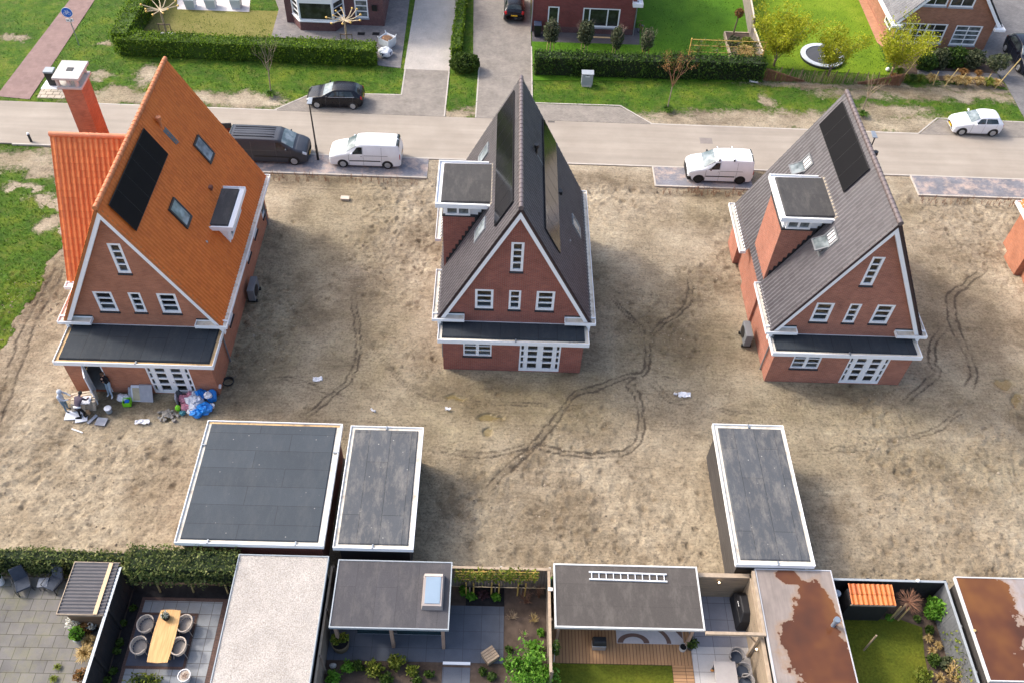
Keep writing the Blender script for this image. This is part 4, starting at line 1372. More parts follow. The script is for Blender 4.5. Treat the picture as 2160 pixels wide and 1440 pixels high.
m = MB(); m.box(-0.7, 12.2, 11.56, -0.38, 12.5, 11.585); m.build('cap_grille', lead, ch)
m = MB(); m.rbox((1.17, -0.45, 1.2), (0.05, 0.98, 2.26), math.radians(26)); dl = m.build('door', white, h1)

for a in (-.05, .05):
 m = MB(); m.rbox((1.33 + a, -0.80 + a * .4, 1.04), (0.05, 0.12, 0.04), math.radians(26)); m.build('handle', steel, dl)
m = MB(); m.box(0.92, -0.01, 0.04, 0.98, 0.1, 2.36); m.box(1.86, -0.01, 0.04, 1.92, 0.1, 2.36); m.box(0.98, -0.01, 2.30, 1.86, 0.1, 2.36); m.build('door_frame', white, h1)

A4 = (33.2, 30.6, 0)
h4 = house('brick_house', A4, 'orange tiled house cut off by the right edge of the plot', 'house', brick_orange, tile_red, ridge_orange, MATS['verge_orange'], 2.2, 10.0, tower=False, cw=0.27, rh=0.36, amp=0.04)
m = MB(); m.box(-0.42, 9.2, 0, -0.002, 10.9, 2.9); m.build('side_bay', brick_orange, h4)

# ------------------------------------------------------------------ garages
def garage(name, x0, y0, x1, y1, h, wallm, felt, label, tr, clips, inset=0.22, trough=None):
 r = empty(name, (x0, y0, 0), 0, label, 'garage')
 W, L = x1 - x0, y1 - y0
 w = MB(); w.box(inset, inset, -0.1, W - inset, L - inset, h - 0.2)
 w.build('wall', wallm, r)
 fr = empty('flat_roof', (0, 0, 0)); fr.parent = r
 flat_roof(fr, 0, 0, W, L, h, 0.27, tr, felt, trough, clips)
 return r


boards_black = paver('black_boards', (0.04, 0.037, 0.035), (0.03, 0.028, 0.027), (0.008, 0.008, 0.008), 8, 0.14, 0.01, 0.3, 0.3)
def board_mat(name, c1, c2, joint, bh=0.14):
 t = NT(name)
 b = t.new('TexBrick'); b.offset = 0.4
 for k, c in (('Color1', c1), ('Color2', c2), ('Mortar', joint)): b.inputs[k].default_value = (*c, 1)
 b.inputs['Scale'].default_value = 1; b.inputs['Mortar Size'].default_value = 0.008; b.inputs['Brick Width'].default_value = 4.0; b.inputs['Row Height'].default_value = bh
 t.link(wallvec(t), b.inputs['Vector'])
 mp = t.new('Mapping'); mp.inputs['Scale'].default_value = (0.6, 0.6, 9); t.link(t.coord(), mp.inputs[0])
 n = t.noise(2.0, mp.outputs[0], 6, 0.65)
 col = t.mix(1.0, b.outputs['Color'], t.ramp(n, [(0.3, 0.7), (0.7, 1.35)]), 'MULTIPLY')
 return t.done(col, 0.75, t.bump(b.outputs['Fac'], -0.5, 0.012), 0.3)


boards_charcoal = board_mat('boards_charcoal', (0.075, 0.068, 0.064), (0.055, 0.05, 0.047), (0.012, 0.011, 0.01))
boards_brown = board_mat('boards_brown', (0.20, 0.125, 0.075), (0.16, 0.10, 0.06), (0.04, 0.028, 0.02), 0.16)
ga = garage('brick_garage', -13.62, 18.58, -7.08, 25.15, 2.75, brick_red, felt_new, 'wide brick garage with a fresh charcoal felt roof', (0.20, 0.20, 0.27, 0.15),
   [(0.1, 5.15, 0.22, 0.06), (6.42, 4.9, 0.22, 0.06), (1.45, 0.1, 0.06, 0.2), (5.3, 0.1, 0.06, 0.2)], trough=offwhite)
m = MB(); m.box(0.05, 6.40, 2.668, 6.4, 6.52, 2.675); m.build('bare_batten', woodtrim, ga)
garage('black_garage', -6.67, 18.53, -3.12, 25.07, 2.75, black_wood, felt_grey, 'narrow black garage with dusty felt roof beside the wide brick garage', (0.20, 0.2, 0.24, 0.17),
       [(1.75, 0.1, 0.06, 0.2), (1.75, 6.45, 0.06, 0.2)])
garage('board_garage', 11.20, 18.20, 14.75, 25.80, 2.75, boards_charcoal, felt_grey, 'narrow charcoal boarded garage standing alone on the sand', (0.24, 0.24, 0.15, 0.2),
       [(1.9, 0.1, 0.06, 0.2), (1.8, 7.5, 0.06, 0.2)])

# ------------------------------------------------------------------ heat pumps
def heat_pump(x, y, rz, label):
 r = empty('heat_pump', (x, y, 0), rz, label, 'heat pump', 'outdoor heat pump units beside the new houses')
 m = MB(); m.box(-0.6, -0.2, 0.14, 0.6, 0.2, 1.0); m.build('casing', hp_grey, r, bevel=0.03)
 m = MB(); m.lathe((0, 0, 0), [(0.36, 0), (0.36, 0.02), (0.30, 0.02)], 20)
 o = m.build('fan_grille', black_plastic, r); o.location = (-0.12, -0.205, 0.57); o.rotation_euler = (PI / 2, 0, 0)
 
 for a in (-0.55, 0.42):
  m = MB(); m.box(a, -0.28, 0.0, a + 0.13, 0.28, 0.14); m.build('rubber_foot', black_plastic, r)
 return r


heat_pump(-13.95, 36.05, -PI / 2 + PI, 'grey heat pump unit against the right wall of the orange roofed house')
heat_pump(14.75, 33.75, PI / 2 + PI, 'grey heat pump unit against the left wall of the bright red house')
# ------------------------------------------------------------------ vehicles
def carpaint(name, c, rough=0.28, metal=0.0, spec=0.4, coat=0.3):
 t = NT(name)
 n = t.noise(1.4, detail=5)
 col = t.ramp(n, [(0.3, sc(c, 0.93)), (0.7, sc(c, 1.05))])
 t.done(col, t.ramp(t.noise(3, detail=4), [(0.3, rough), (0.7, rough + 0.08)]), None, spec, metal, coat)
 t.b.inputs['Coat Roughness'].default_value = 0.06
 return t.m


paint_white = carpaint('car_paint_white', (0.78, 0.79, 0.80))
paint_black = carpaint('car_paint_black', (0.006, 0.007, 0.011), 0.22, spec=.3, coat=.12)
paint_grey = carpaint('car_paint_graphite', (0.050, 0.055, 0.067), 0.32, 0.2, .3, .12)
paint_navy = carpaint('car_paint_navy', (0.008, 0.010, 0.018), 0.2, spec=.35, coat=.15)
car_glass = glassmat('car_glass', (0.012, 0.018, 0.018), 0.04, (0.05, 0.06, 0.06), 0.6)
shield_glass = glassmat('windscreen_glass', (0.10, 0.135, 0.14), 0.05, (0.26, 0.30, 0.31), 0.7)
lamp_red = plain('tail_lamp_red', (0.45, 0.01, 0.012), 0.25, 0.1, 4, 0, spec=0.5)
lamp_clear = plain('head_lamp', (0.55, 0.57, 0.58), 0.15, 0.15, 6, 0, spec=0.6)
plate_yellow = plain('plate_yellow', (0.75, 0.42, 0.02), 0.5, 0.05, 3, 0)
seam = plain('panel_gap', (0.10, 0.10, 0.105), 0.6, 0.1, 3, 0)
trim_black = plain('trim_black', (0.014, 0.014, 0.015), 0.5, 0.1, 3, 0.05)
alloy = plain('alloy', (0.42, 0.43, 0.44), 0.35, 0.1, 4, 0, spec=0.5, metal=0.6)


def _cr(a, b, c, d, t):
 return 0.5 * (2 * b + (c - a) * t + (2 * a - 5 * b + 4 * c - d) * t * t + (3 * b - a - 3 * c + d) * t ** 3)


class Car:
 def __init__(s, st, crown=0.03):
  R = []
  for (x, zb, zs, zt, wb, ws, wt) in st:
   h = zs - zb; k = zt - zs
   R.append([(x, 0, zb), (x, wb * .90, zb), (x, wb, zb + .14 * h), (x, ws, zb + .55 * h), (x, ws * .985, zs), (x, wt + (ws - wt) * 0.12, zs + .80 * k), (x, wt * .86, zs + .97 * k), (x, 0, zt + crown)])
  s.R = np.array(R)
  s.n = len(st)

 def S(s, i, j):
  i = min(max(i, 0), s.n - 1); j = min(max(j, 0), 7)
  i0 = min(int(i), s.n - 2); j0 = min(int(j), 6)
  ti, tj = i - i0, j - j0
  rows = []
  for a in (-1, 0, 1, 2):
   ia = min(max(i0 + a, 0), s.n - 1)
   q = [s.R[ia, min(max(j0 + b, 0), 7)] for b in (-1, 0, 1, 2)]
   rows.append(_cr(*q, tj))
  p = _cr(*rows, ti)
  return Vector(p)

 def N(s, i, j):
  e = 0.05
  a = s.S(i + e, j) - s.S(i - e, j); b = s.S(i, j + e) - s.S(i, j - e)
  n = b.cross(a)
  if n.length < 1e-9: return Vector((0, 0, 1))
  n.normalize()
  c = s.S(i, j)
  if n.dot(Vector((c.x * .5, c.y + .0001, c.z - 0.6))) < 0: n = -n
  return n

 def body(s, name, mat, parent, si=4, sj=3):
  I = [k / si for k in range((s.n - 1) * si + 1)]
  J = [k / sj for k in range(7 * sj + 1)]
  V = []; F = []
  g = {}
  for a, i in enumerate(I):
   for b, j in enumerate(J):
    p = s.S(i, j)
    g[(a, b, 1)] = len(V); V.append((p.x, max(p.y, 0), p.z))
    g[(a, b, -1)] = len(V); V.append((p.x, -max(p.y, 0), p.z))
  for a in range(len(I) - 1):
   for b in range(len(J) - 1):
    q = [g[(a, b, 1)], g[(a + 1, b, 1)], g[(a + 1, b + 1, 1)], g[(a, b + 1, 1)]]
    F.append(q[::-1])
    q = [g[(a, b, -1)], g[(a + 1, b, -1)], g[(a + 1, b + 1, -1)], g[(a, b + 1, -1)]]
    F.append(q)
  for a, fl in ((0, 0), (len(I) - 1, 1)):          # close nose and tail
   for b in range(len(J) - 1):
    q = [g[(a, b, 1)], g[(a, b + 1, 1)], g[(a, b + 1, -1)], g[(a, b, -1)]]
    F.append(q if fl == 0 else q[::-1])
  mb = MB(); mb.v = V; mb.f = F; mb.mi = [0] * len(F)
  o = mb.build(name, mat, parent, smooth=True)
  bm_ = o.modifiers.new('weld', 'WELD'); bm_.merge_threshold = 0.0005
  return o

 def patch(s, name, mat, parent, a0, a1, b0, b1, j0, j1, sides=(1,), off=0.006, n=8, m=5, both=False):
  """surface piece: at height j0 it spans stations a0..a1, at j1 spans b0..b1"""
  mb = MB()
  sides = (1, -1) if both else sides
  for sd in sides:
   P = []
   for v in range(m + 1):
    t = v / m
    j = j0 + (j1 - j0) * t
    row = []
    for u in range(n + 1):
     q = u / n
     i = (a0 + (a1 - a0) * q) * (1 - t) + (b0 + (b1 - b0) * q) * t
     p = s.S(i, j) + s.N(i, j) * off
     row.append((p.x, p.y * sd if j < 6.999 else 0, p.z))
    P.append(row)
   for v in range(m):
    for u in range(n):
     q = [P[v][u], P[v][u + 1], P[v + 1][u + 1], P[v + 1][u]]
     mb.face(q if sd < 0 else q[::-1])
  return mb.build(name, mat, parent, smooth=True)


def wheel(parent, x, y, r, w, rimmat, style=5, name='wheel'):
 mb = MB()
 sd = 1 if y > 0 else -1
 prof = [(r * .62, -w / 2), (r * .95, -w / 2), (r, -w * .32), (r, w * .32), (r * .95, w / 2), (r * .62, w / 2)]
 mb.lathe((0, 0, 0), prof, 24)
 o = mb.build(name, rubber, parent, smooth=50)
 o.location = (x, y, r); o.rotation_euler = (PI / 2, 0, 0)
 rb = MB()
 zf = -sd * (w / 2 + 0.004)
 rb.lathe((0, 0, 0), [(r * .66, zf - .002 * sd), (r * .64, zf - .012 * sd), (r * .55, zf + 0.015 * sd)], 24)
 for k in range(style):
  a = 2 * PI * k / style
  c = Vector((math.cos(a) * r * .33, math.sin(a) * r * .33, zf - 0.006 * sd))
  rb.rbox(c, (r * .58, r * .16, 0.02), a)
 rb.lathe((0, 0, zf - .02 * sd), [(r * .15, 0), (r * .15, .03)], 12)
 ro = rb.build('rim', rimmat, o, smooth=40)
 return o


def arch(parent, x, y, r, mat):
 sd = 1 if y > 0 else -1
 mb = MB()
 n = 18
 pts = [(r * math.cos(PI * (k / n) * 1.16 - .25), r * math.sin(PI * (k / n) * 1.16 - .25)) for k in range(n + 1)]
 P = [Vector((x + p[0], y, max(p[1] + r * .83, .14))) for p in pts]
 Q = [Vector((p.x, y - sd * .25, p.z)) for p in P]
 c = Vector((x, y, r * .7))
 for k in range(n):
  mb.face([c, P[k], P[k + 1]] if sd < 0 else [c, P[k + 1], P[k]])
  mb.face([P[k], Q[k], Q[k + 1], P[k + 1]])
 mb.build('wheel_arch', mat, parent)


def mirror(car, parent, i, j, mat):
 for sd in (1, -1):
  p = car.S(i, j); p.y *= sd
  mb = MB()
  mb.tube(p, p + Vector((0.02, sd * .1, 0.03)), 0.03)
  mb.blob(p + Vector((0.03, sd * .17, 0.06)), (0.07, 0.11, 0.085), 10, 8, 0)
  mb.build('wing_mirror', mat, parent, smooth=True)


def lights(car, parent, mat, name, a0, a1, j0, j1, n=5):
 for sd in (1, -1):
  car.patch(name, mat, parent, a0, a1, a0, a1, j0, j1, sides=(sd,), off=0.008, n=n, m=4)


def finish(car, r, L, fx, rx, wr, hw, rim, style, plates=(1, -1), archm=None, zplate=(0.45, 0.7)):
 for x in (fx, rx):
  for y in (hw, -hw):
   arch(r, x, y * 1.008, wr * 1.2, archm or trim_black)
   wheel(r, x, y * 1.0 - (0.095 if y > 0 else -0.095), wr, 0.21, rim, style)
 x0 = car.R[0, 0, 0]; x1 = car.R[-1, 0, 0]
 for k in plates:
  xx = x0 + .012 if k > 0 else x1 - .012
  mb = MB(); z = zplate[0] if k > 0 else zplate[1]
  mb.box(xx - .008, -.26, z - .055, xx + .008, .26, z + .055)
  o = mb.build('number_plate', plate_yellow, r)


def hatchback(name, loc, rz, label, paint, L, W, H, rim, style, trimline=False, group=None, cat='car'):
 k = L / 4.06; w = W / 1.73; h = H / 1.45
 st = [(2.03, .28, .50, .56, .50, .52, .42), (1.97, .20, .60, .66, .70, .72, .60), (1.72, .18, .72, .80, .80, .82, .70), (1.2, .17, .83, .95, .84, .86, .72), (.86, .17, .90, 1.00, .84, .865, .74),
          (.08, .17, .93, 1.37, .845, .865, .60), (-.35, .17, .94, 1.44, .85, .868, .61), (-.95, .17, .96, 1.44, .85, .868, .60), (-1.48, .18, .99, 1.37, .84, .865, .57), (-1.84, .22, .97, 1.08, .80, .83, .60), (-1.97, .30, .88, .95, .74, .77, .58), (-2.03, .36, .66, .72, .62, .66, .5)]
 st = [(x * k, a * h, b * h, c * h, d * w, e * w, f * w) for x, a, b, c, d, e, f in st]
 c = Car(st)
 r = empty(name, loc, rz, label, cat, group)
 c.body('body', paint, r)
 c.patch('windscreen', shield_glass, r, 4.12, 4.93, 4.12, 4.93, 5.25, 7, both=True, n=8, m=5)
 c.patch('rear_window', car_glass, r, 8.12, 8.85, 8.12, 8.85, 5.4, 7, both=True)
 for sd in (1, -1):
  for q in (4.35, 6.06, 7.75): c.patch('door_seam', seam, r, q, q + .02, q, q + .02, 1.6, 4.05 if q != 6.06 else 4.9, sides=(sd,), n=1, m=6)
  c.patch('side_window', car_glass, r, 4.50, 6.02, 5.05, 6.02, 4.16, 4.92, sides=(sd,), n=10)
  c.patch('side_window', car_glass, r, 6.14, 7.95, 6.14, 7.55, 4.16, 4.92, sides=(sd,), n=10)
  if trimline: c.patch('chrome_strip', alloy, r, 4.5, 7.9, 4.5, 8.1, 4.06, 4.14, sides=(sd,), off=.01, n=16, m=1)
  c.patch('door_handle', paint, r, 5.75, 5.98, 5.75, 5.98, 3.72, 3.80, sides=(sd,), off=.02, n=3, m=2)
  c.patch('door_handle', paint, r, 7.2, 7.42, 7.2, 7.42, 3.74, 3.82, sides=(sd,), off=.02, n=3, m=2)
 lights(c, r, lamp_clear, 'headlight', 0.75, 1.95, 4.0, 5.2)
 lights(c, r, lamp_red, 'tail_light', 9.3, 10.5, 3.7, 4.9)
 c.patch('grille', trim_black, r, 0.0, 0.6, 0.0, 0.6, 2.2, 2.9, both=True, n=4, m=3)
 c.patch('sill_trim', trim_black, r, 2.6, 8.2, 2.6, 8.2, 1.3, 1.9, both=True, n=16, m=1)
 mirror(c, r, 4.55, 4.3, paint)
 finish(c, r, L, 1.27 * k, -1.32 * k, 0.30 * h, .868 * w, rim, style)
 return r, c


def van(name, loc, rz, label, paint, st, i_ws, rim, style, wheels, wr, W, bars=False, bumper=False, strip=True, group=None):
 c = Car(st, crown=0.045)
 r = empty(name, loc, rz, label, 'van', group)
 c.body('body', paint, r)
 a = i_ws
 c.patch('windscreen', shield_glass, r, a + .10, a + .93, a + .10, a + .93, 5.15, 7, both=True, n=8, m=6)
 for sd in (1, -1):
  for q in (a + .3, a + 2.02, a + 3.5): c.patch('door_seam', seam, r, q, q + .022, q, q + .022, 1.5, 4.1 if q < a + 1 else 4.9, sides=(sd,), n=1, m=6)
  c.patch('slide_rail', seam, r, a + 2.1, a + 4.1, a + 2.1, a + 4.1, 3.86, 3.92, sides=(sd,), n=10, m=1)
  c.patch('side_window', car_glass, r, a + .42, a + 1.96, a + 1.02, a + 1.96, 4.12, 4.88, sides=(sd,), n=10)
  if strip: c.patch('rubbing_strip', trim_black, r, a + .35, a + 3.4, a + .35, a + 3.4, 2.72, 2.92, sides=(sd,), off=.012, n=16, m=1)
  c.patch('door_handle', trim_black, r, a + 1.7, a + 1.88, a + 1.7, a + 1.88, 3.74, 3.82, sides=(sd,), off=.02, n=3, m=2)
 n = c.n
 c.patch('rear_window', car_glass, r, n - 3.75, n - 2.75, n - 3.75, n - 2.75, 5.6, 6.9, sides=(1,), off=.008)
 c.patch('rear_window', car_glass, r, n - 3.75, n - 2.75, n - 3.75, n - 2.75, 5.6, 6.9, sides=(-1,), off=.008)
 lights(c, r, lamp_clear, 'headlight', 0.7, 1.7, 3.9, 5.0)
 lights(c, r, lamp_red, 'tail_light', n - 2.6, n - 2.0, 3.3, 4.4)
 c.patch('grille', trim_black, r, 0.0, 0.5, 0.0, 0.5, 2.6, 3.4, both=True, n=4, m=3)
 if bumper:
  c.patch('front_bumper', trim_black, r, 0.0, 2.3, 0.0, 1.6, 1.0, 2.9, both=True, n=10, m=6, off=.015)
  q = c.R[0, 0, 0]; MB().box(q - .05, -.63, .27, q + .02, .63, .58).build('bumper_face', trim_black, r, bevel=.02)
  c.patch('rear_bumper', trim_black, r, n - 2.4, n - 1.0, n - 2.4, n - 1.0, 1.0, 2.5, both=True, n=8, m=4, off=.012)
 mirror(c, r, a + .62, 4.3, paint if not bumper else trim_black)
 finish(c, r, 0, wheels[0], wheels[1], wr, W / 2, rim, style, zplate=(0.42, 0.8))
 if bars:
  for i in (a + 1.7, a + 3.1):
   e = c.S(i, 5.6)
   mb = MB(); mb.box(e.x - .035, -e.y - .02, e.z + .10, e.x + .035, e.y + .02, e.z + .14)
   bo = mb.build('roof_bar', white, r)
   for sd in (1, -1):
    mb = MB(); mb.box(e.x - .05, sd * e.y - .04, e.z - .05, e.x + .05, sd * e.y + .04, e.z + .10); mb.build('bar_foot', trim_black, bo)
 return r, c


def mid(a, b, z):
 p, q = G(*a, z), G(*b, z)
 return (p + q) / 2


p = mid((667.8, 221), (743.3, 225.6), .3)
hatchback('parked_car', (p.x, p.y + .86, 0.01), PI, 'shiny black hatchback with chrome window strip in the paved bay across the road', paint_black, 4.06, 1.73, 1.45, alloy, 5, True, 'passenger cars parked about the street')
p = mid((2025.7, 278.7), (2094.7, 283.3), .28)
hatchback('parked_car', (p.x, p.y + .78, 0.01), PI, 'small white hatchback with yellow front plate in the bay at far right', paint_white, 3.60, 1.60, 1.50, alloy, 5, False, 'passenger cars parked about the street')
p = G(1084, 50)
hatchback('parked_car', (p.x, p.y + 1.9, 0.01), PI / 2, 'black hatchback seen from behind on the driveway by the maroon house', paint_black, 3.9, 1.70, 1.48, alloy, 5, False, 'passenger cars parked about the street')
a, b_ = G(2121, 103, .33), G(2149, 146, .33)
d = (b_ - a)
hatchback('parked_car', ((a.x + b_.x) / 2 + .92, (a.y + b_.y) / 2 + .1, 0.012), math.atan2(d.y, d.x), 'dark blue tall car cut off by the right edge on the side driveway', paint_navy, 4.5, 1.84, 1.66, alloy, 5, False, 'passenger cars parked about the street')

CAD = [(2.42, .30, .62, .68, .62, .66, .5), (2.34, .22, .74, .82, .80, .83, .68), (2.05, .20, .88, .98, .86, .88, .74), (1.6, .19, .98, 1.12, .88, .895, .77), (1.28, .19, 1.04, 1.18, .885, .897, .78),
       (.50, .19, 1.08, 1.72, .89, .897, .66), (0.1, .19, 1.09, 1.80, .89, .897, .69), (-.75, .19, 1.10, 1.83, .89, .897, .70), (-1.5, .19, 1.10, 1.82, .89, .897, .70), (-2.05, .20, 1.10, 1.80, .89, .895, .69), (-2.30, .24, 1.10, 1.74, .87, .885, .66), (-2.40, .30, 1.02, 1.12, .85, .87, .66), (-2.44, .38, .78, .84, .80, .82, .6)]
k = 4.88 / 4.86
p = mid((723.5, 346.4), (817.8, 349.3), .3)
van('parked_van', (p.x - .02, p.y + .88, 0.005), PI, 'white van with a black side strip parked beside the street lamp', paint_white, CAD, 4, alloy, 7, (1.48, -1.52), .31, 1.79, group='vans parked along the road')
BER = [(2.20, .30, .66, .74, .62, .66, .5), (2.12, .22, .80, .90, .82, .84, .68), (1.85, .20, .94, 1.06, .88, .90, .76), (1.5, .19, 1.02, 1.16, .90, .915, .78), (1.24, .19, 1.07, 1.21, .905, .918, .78),
       (.42, .19, 1.10, 1.74, .91, .918, .68), (0.1, .19, 1.11, 1.81, .91, .918, .70), (-.7, .19, 1.12, 1.84, .91, .918, .71), (-1.4, .19, 1.12, 1.83, .91, .918, .71), (-1.95, .20, 1.12, 1.81, .91, .915, .70), (-2.14, .24, 1.12, 1.74, .89, .90, .67), (-2.22, .30, 1.04, 1.14, .87, .89, .66), (-2.26, .38, .78, .84, .82, .84, .6)]
p = mid((1471, 380), (1561, 381), .3)
van('parked_van', (p.x, p.y + .9, 0.005), PI, 'white van with black bumpers and two roof bars', paint_white, BER, 4, trim_black, 5, (1.40, -1.42), .32, 1.836, bars=True, bumper=True, group='vans parked along the road')
TRA = [(2.62, .32, .72, .80, .66, .70, .55), (2.54, .24, .86, .98, .86, .89, .74), (2.25, .22, 1.02, 1.16, .92, .94, .82), (1.95, .21, 1.10, 1.26, .94, .95, .84), (1.78, .21, 1.14, 1.32, .945, .952, .84),
       (.98, .21, 1.18, 1.86, .948, .952, .76), (.6, .21, 1.20, 1.94, .95, .952, .79), (-.5, .21, 1.21, 1.97, .95, .952, .80), (-1.5, .21, 1.21, 1.97, .95, .952, .80), (-2.25, .22, 1.21, 1.96, .95, .95, .80), (-2.5, .26, 1.20, 1.90, .93, .94, .77), (-2.6, .32, 1.12, 1.24, .91, .93, .7), (-2.64, .4, .9, .96, .88, .9, .66)]
p = G(621.4, 340.5, .33)
rv, cv = van('parked_van', (p.x - 1.72, p.y + .92, 0.005), 0, 'dark grey panel van with its rear door standing open', paint_grey, TRA, 4, alloy, 5, (1.70, -1.70), .34, 1.904, group='vans parked along the road')
mb = MB()
for k in range(5): mb.box(-2.2, -.5 + k * .25 - .025, 1.985, .5, -.5 + k * .25 + .025, 2.022)
mb.build('roof_rib', paint_grey, rv)
mb = MB(); mb.rbox((-2.98, 0.88, 1.15), (0.72, 0.05, 1.5), 0.12); od = mb.build('rear_door', paint_grey, rv, bevel=.02)
mb = MB(); mb.rbox((-2.98, 0.845, 1.0), (0.62, 0.03, 1.0), 0.12); mb.build('door_lining', plain('red_lining', (0.16, 0.03, 0.02), 0.6), od)

# ------------------------------------------------------------------ street furniture
def street_lamp(pt, label, H=4.45):
 r = empty('street_lamp', pt, 0, label, 'street lamp', 'street lamps along the road')
 mb = MB(); mb.tube((0, 0, 0), (0, 0, 1.2), 0.085, 0.08, 12); mb.tube((0, 0, 1.2), (0, 0, H), 0.06, 0.04, 10); mb.build('pole', black_plastic, r, smooth=40)
 mb = MB(); mb.hexa([(-.16, -.05, H), (.16, -.05, H), (.13, .62, H + .06), (-.13, .62, H + .06), (-.16, -.05, H + .07), (.16, -.05, H + .07), (.13, .62, H + .10), (-.13, .62, H + .10)])
 mb.build('lamp_head', zinc, r, bevel=.01)
 mb = MB(); mb.box(-.09, .12, H - .005, .09, .5, H + .015); mb.build('lens', glass_teal, r)
 return r


street_lamp(G(671, 337), 'black street lamp post between the dark van and the white van')
lp = G(1846, 290, 4.5); street_lamp((lp.x, lp.y, 0), 'black street lamp half hidden behind the right ridge')
r = empty('traffic_sign', G(167, 96), 0.12, 'round blue cycle path sign on a grey post by the red path', 'traffic sign')
mb = MB(); mb.tube((0, 0, 0), (0, 0, 2.9), 0.035, n=8); mb.build('post', steel, r)
blue = plain('sign_blue', (0.01, 0.13, 0.55), 0.4, 0.05, 3, 0)
mb = MB(); mb.lathe((0, 0, 0), [(0.40, -.008), (0.40, .008)], 28); ds = mb.build('sign_disc', white, r); ds.location = (0, -.05, 2.75); ds.rotation_euler = (PI / 2 - .02, 0, 0)
mb = MB(); mb.lathe((0, 0, 0), [(0.37, .0085), (0.37, .014)], 28); mb.build('blue_face', blue, ds)
mb = MB()                      # white bicycle on the disc
zf = .018
def ring(mb, cx, cy, r_, t_=.022, n=16):
 P = [(cx + r_ * math.cos(2 * PI * k / n), cy + r_ * math.sin(2 * PI * k / n), zf) for k in range(n + 1)]
 mb.path(P, t_ / 2, 5)
ring(mb, -.15, -.07, .11); ring(mb, .15, -.07, .11)
for a, c in (((-.15, -.07), (-.06, .10)), ((-.06, .10), (.11, .10)), ((.11, .10), (.15, -.07)), ((-.15, -.07), (.0, -.07)), ((.0, -.07), (.11, .10)), ((0, -.07), (-.08, .15)), ((.11, .1), (.09, .18)), ((.04, .18), (.10, .18)), ((-.13, .155), (-.04, .155))):
 mb.tube((a[0], a[1], zf), (c[0], c[1], zf), .013, n=5)
mb.build('bicycle_symbol', white, ds)
mb = MB(); mb.box(-.26, -.065, 2.02, .26, -.05, 2.24); pl = mb.build('sign_plate', white, r)
mb = MB(); mb.box(-.17, -.07, 2.09, -.07, -.066, 2.17); mb.box(.07, -.07, 2.09, .17, -.066, 2.17); mb.build('plate_arrow', black_plastic, pl)
r = empty('bollard', G(66, 299), 0, 'short dark bollard with pale top at the grass corner', 'bollard')
mb = MB(); mb.tube((0, 0, 0), (0, 0, .62), .09, .085, 10); mb.build('post', plain('bollard_dark', (0.05, 0.05, 0.05), 0.8), r)
mb = MB(); mb.tube((0, 0, .62), (0, 0, .72), .088, .06, 10); mb.build('cap', white, r)
r = empty('utility_cabinet', (G(1237, 180).x, G(1237, 180).y, 0), 0, 'grey utility cabinet in front of the dark hedge', 'utility cabinet')
mb = MB(); mb.box(-.42, -.2, .12, .42, .2, 1.05); mb.hexa([(-.46, -.24, 1.05), (.46, -.24, 1.05), (.46, .24, 1.05), (-.46, .24, 1.05), (-.46, -.24, 1.08), (.46, -.24, 1.08), (.46, .24, 1.16), (-.46, .24, 1.16)]); mb.build('cabinet', grey_metal, r)
mb = MB(); mb.box(-.17, -.206, .82, .17, -.2, .88); mb.build('sticker', white, r)
mb = MB(); mb.box(-.04, -.207, .93, .04, -.2, .99); mb.build('lock', black_plastic, r)
mb = MB(); mb.box(-.36, -.22, -.05, .36, .2, .12); mb.build('foot', concrete, r)
q = px((86, 188), (150, 190), (170, 160), (108, 156))
sheet('bin_pad', q, 0.03, plain('pad_white', (0.6, 0.6, 0.6), 0.7))
sheet('slab_paving', px((78, 207), (135, 209), (142, 190), (87, 188)), 0.012, paver('slab_concrete', (0.42, 0.36, 0.28), (0.36, 0.31, 0.24), (0.14, 0.12, 0.08), 0.5, 0.4, 0.03))
r = empty('litter_bin', G(115, 178), 0, 'dark litter bin with pale lid on a white pad behind the chimney', 'bin')
mb = MB(); mb.hexa([(-.25, -.25, 0), (.25, -.25, 0), (.25, .25, 0), (-.25, .25, 0), (-.32, -.3, 1.1), (.32, -.3, 1.1), (.32, .3, 1.1), (-.32, .3, 1.1)]); mb.build('bin_body', black_plastic, r)
mb = MB(); mb.box(-.34, -.32, 1.1, .34, .32, 1.22); mb.build('lid', grey_metal, r)
# ------------------------------------------------------------------ plants
def leaf_arrays(P, size, flat=0.0, aspect=1.6, droop=0.0):
 """one small bent quad per point"""
 n = len(P)
 a = RNG.normal(size=(n, 3)); a /= np.linalg.norm(a, axis=1)[:, None]
 b = RNG.normal(size=(n, 3))
 if flat: b[:, 2] *= (1 - flat); a[:, 2] *= (1 - flat)
 if droop: a[:, 2] -= droop; a /= np.linalg.norm(a, axis=1)[:, None]
 b -= a * (a * b).sum(1)[:, None]
 b /= np.linalg.norm(b, axis=1)[:, None] + 1e-9
 s = size * RNG.uniform(0.6, 1.35, n)[:, None]
 a = a * s * aspect / 2; b = b * s / 2
 V = np.stack([P - a, P + b * .9, P + a, P - b * .9], 1).reshape(-1, 3)
 F = np.arange(4 * n).reshape(n, 4)
 return V, F


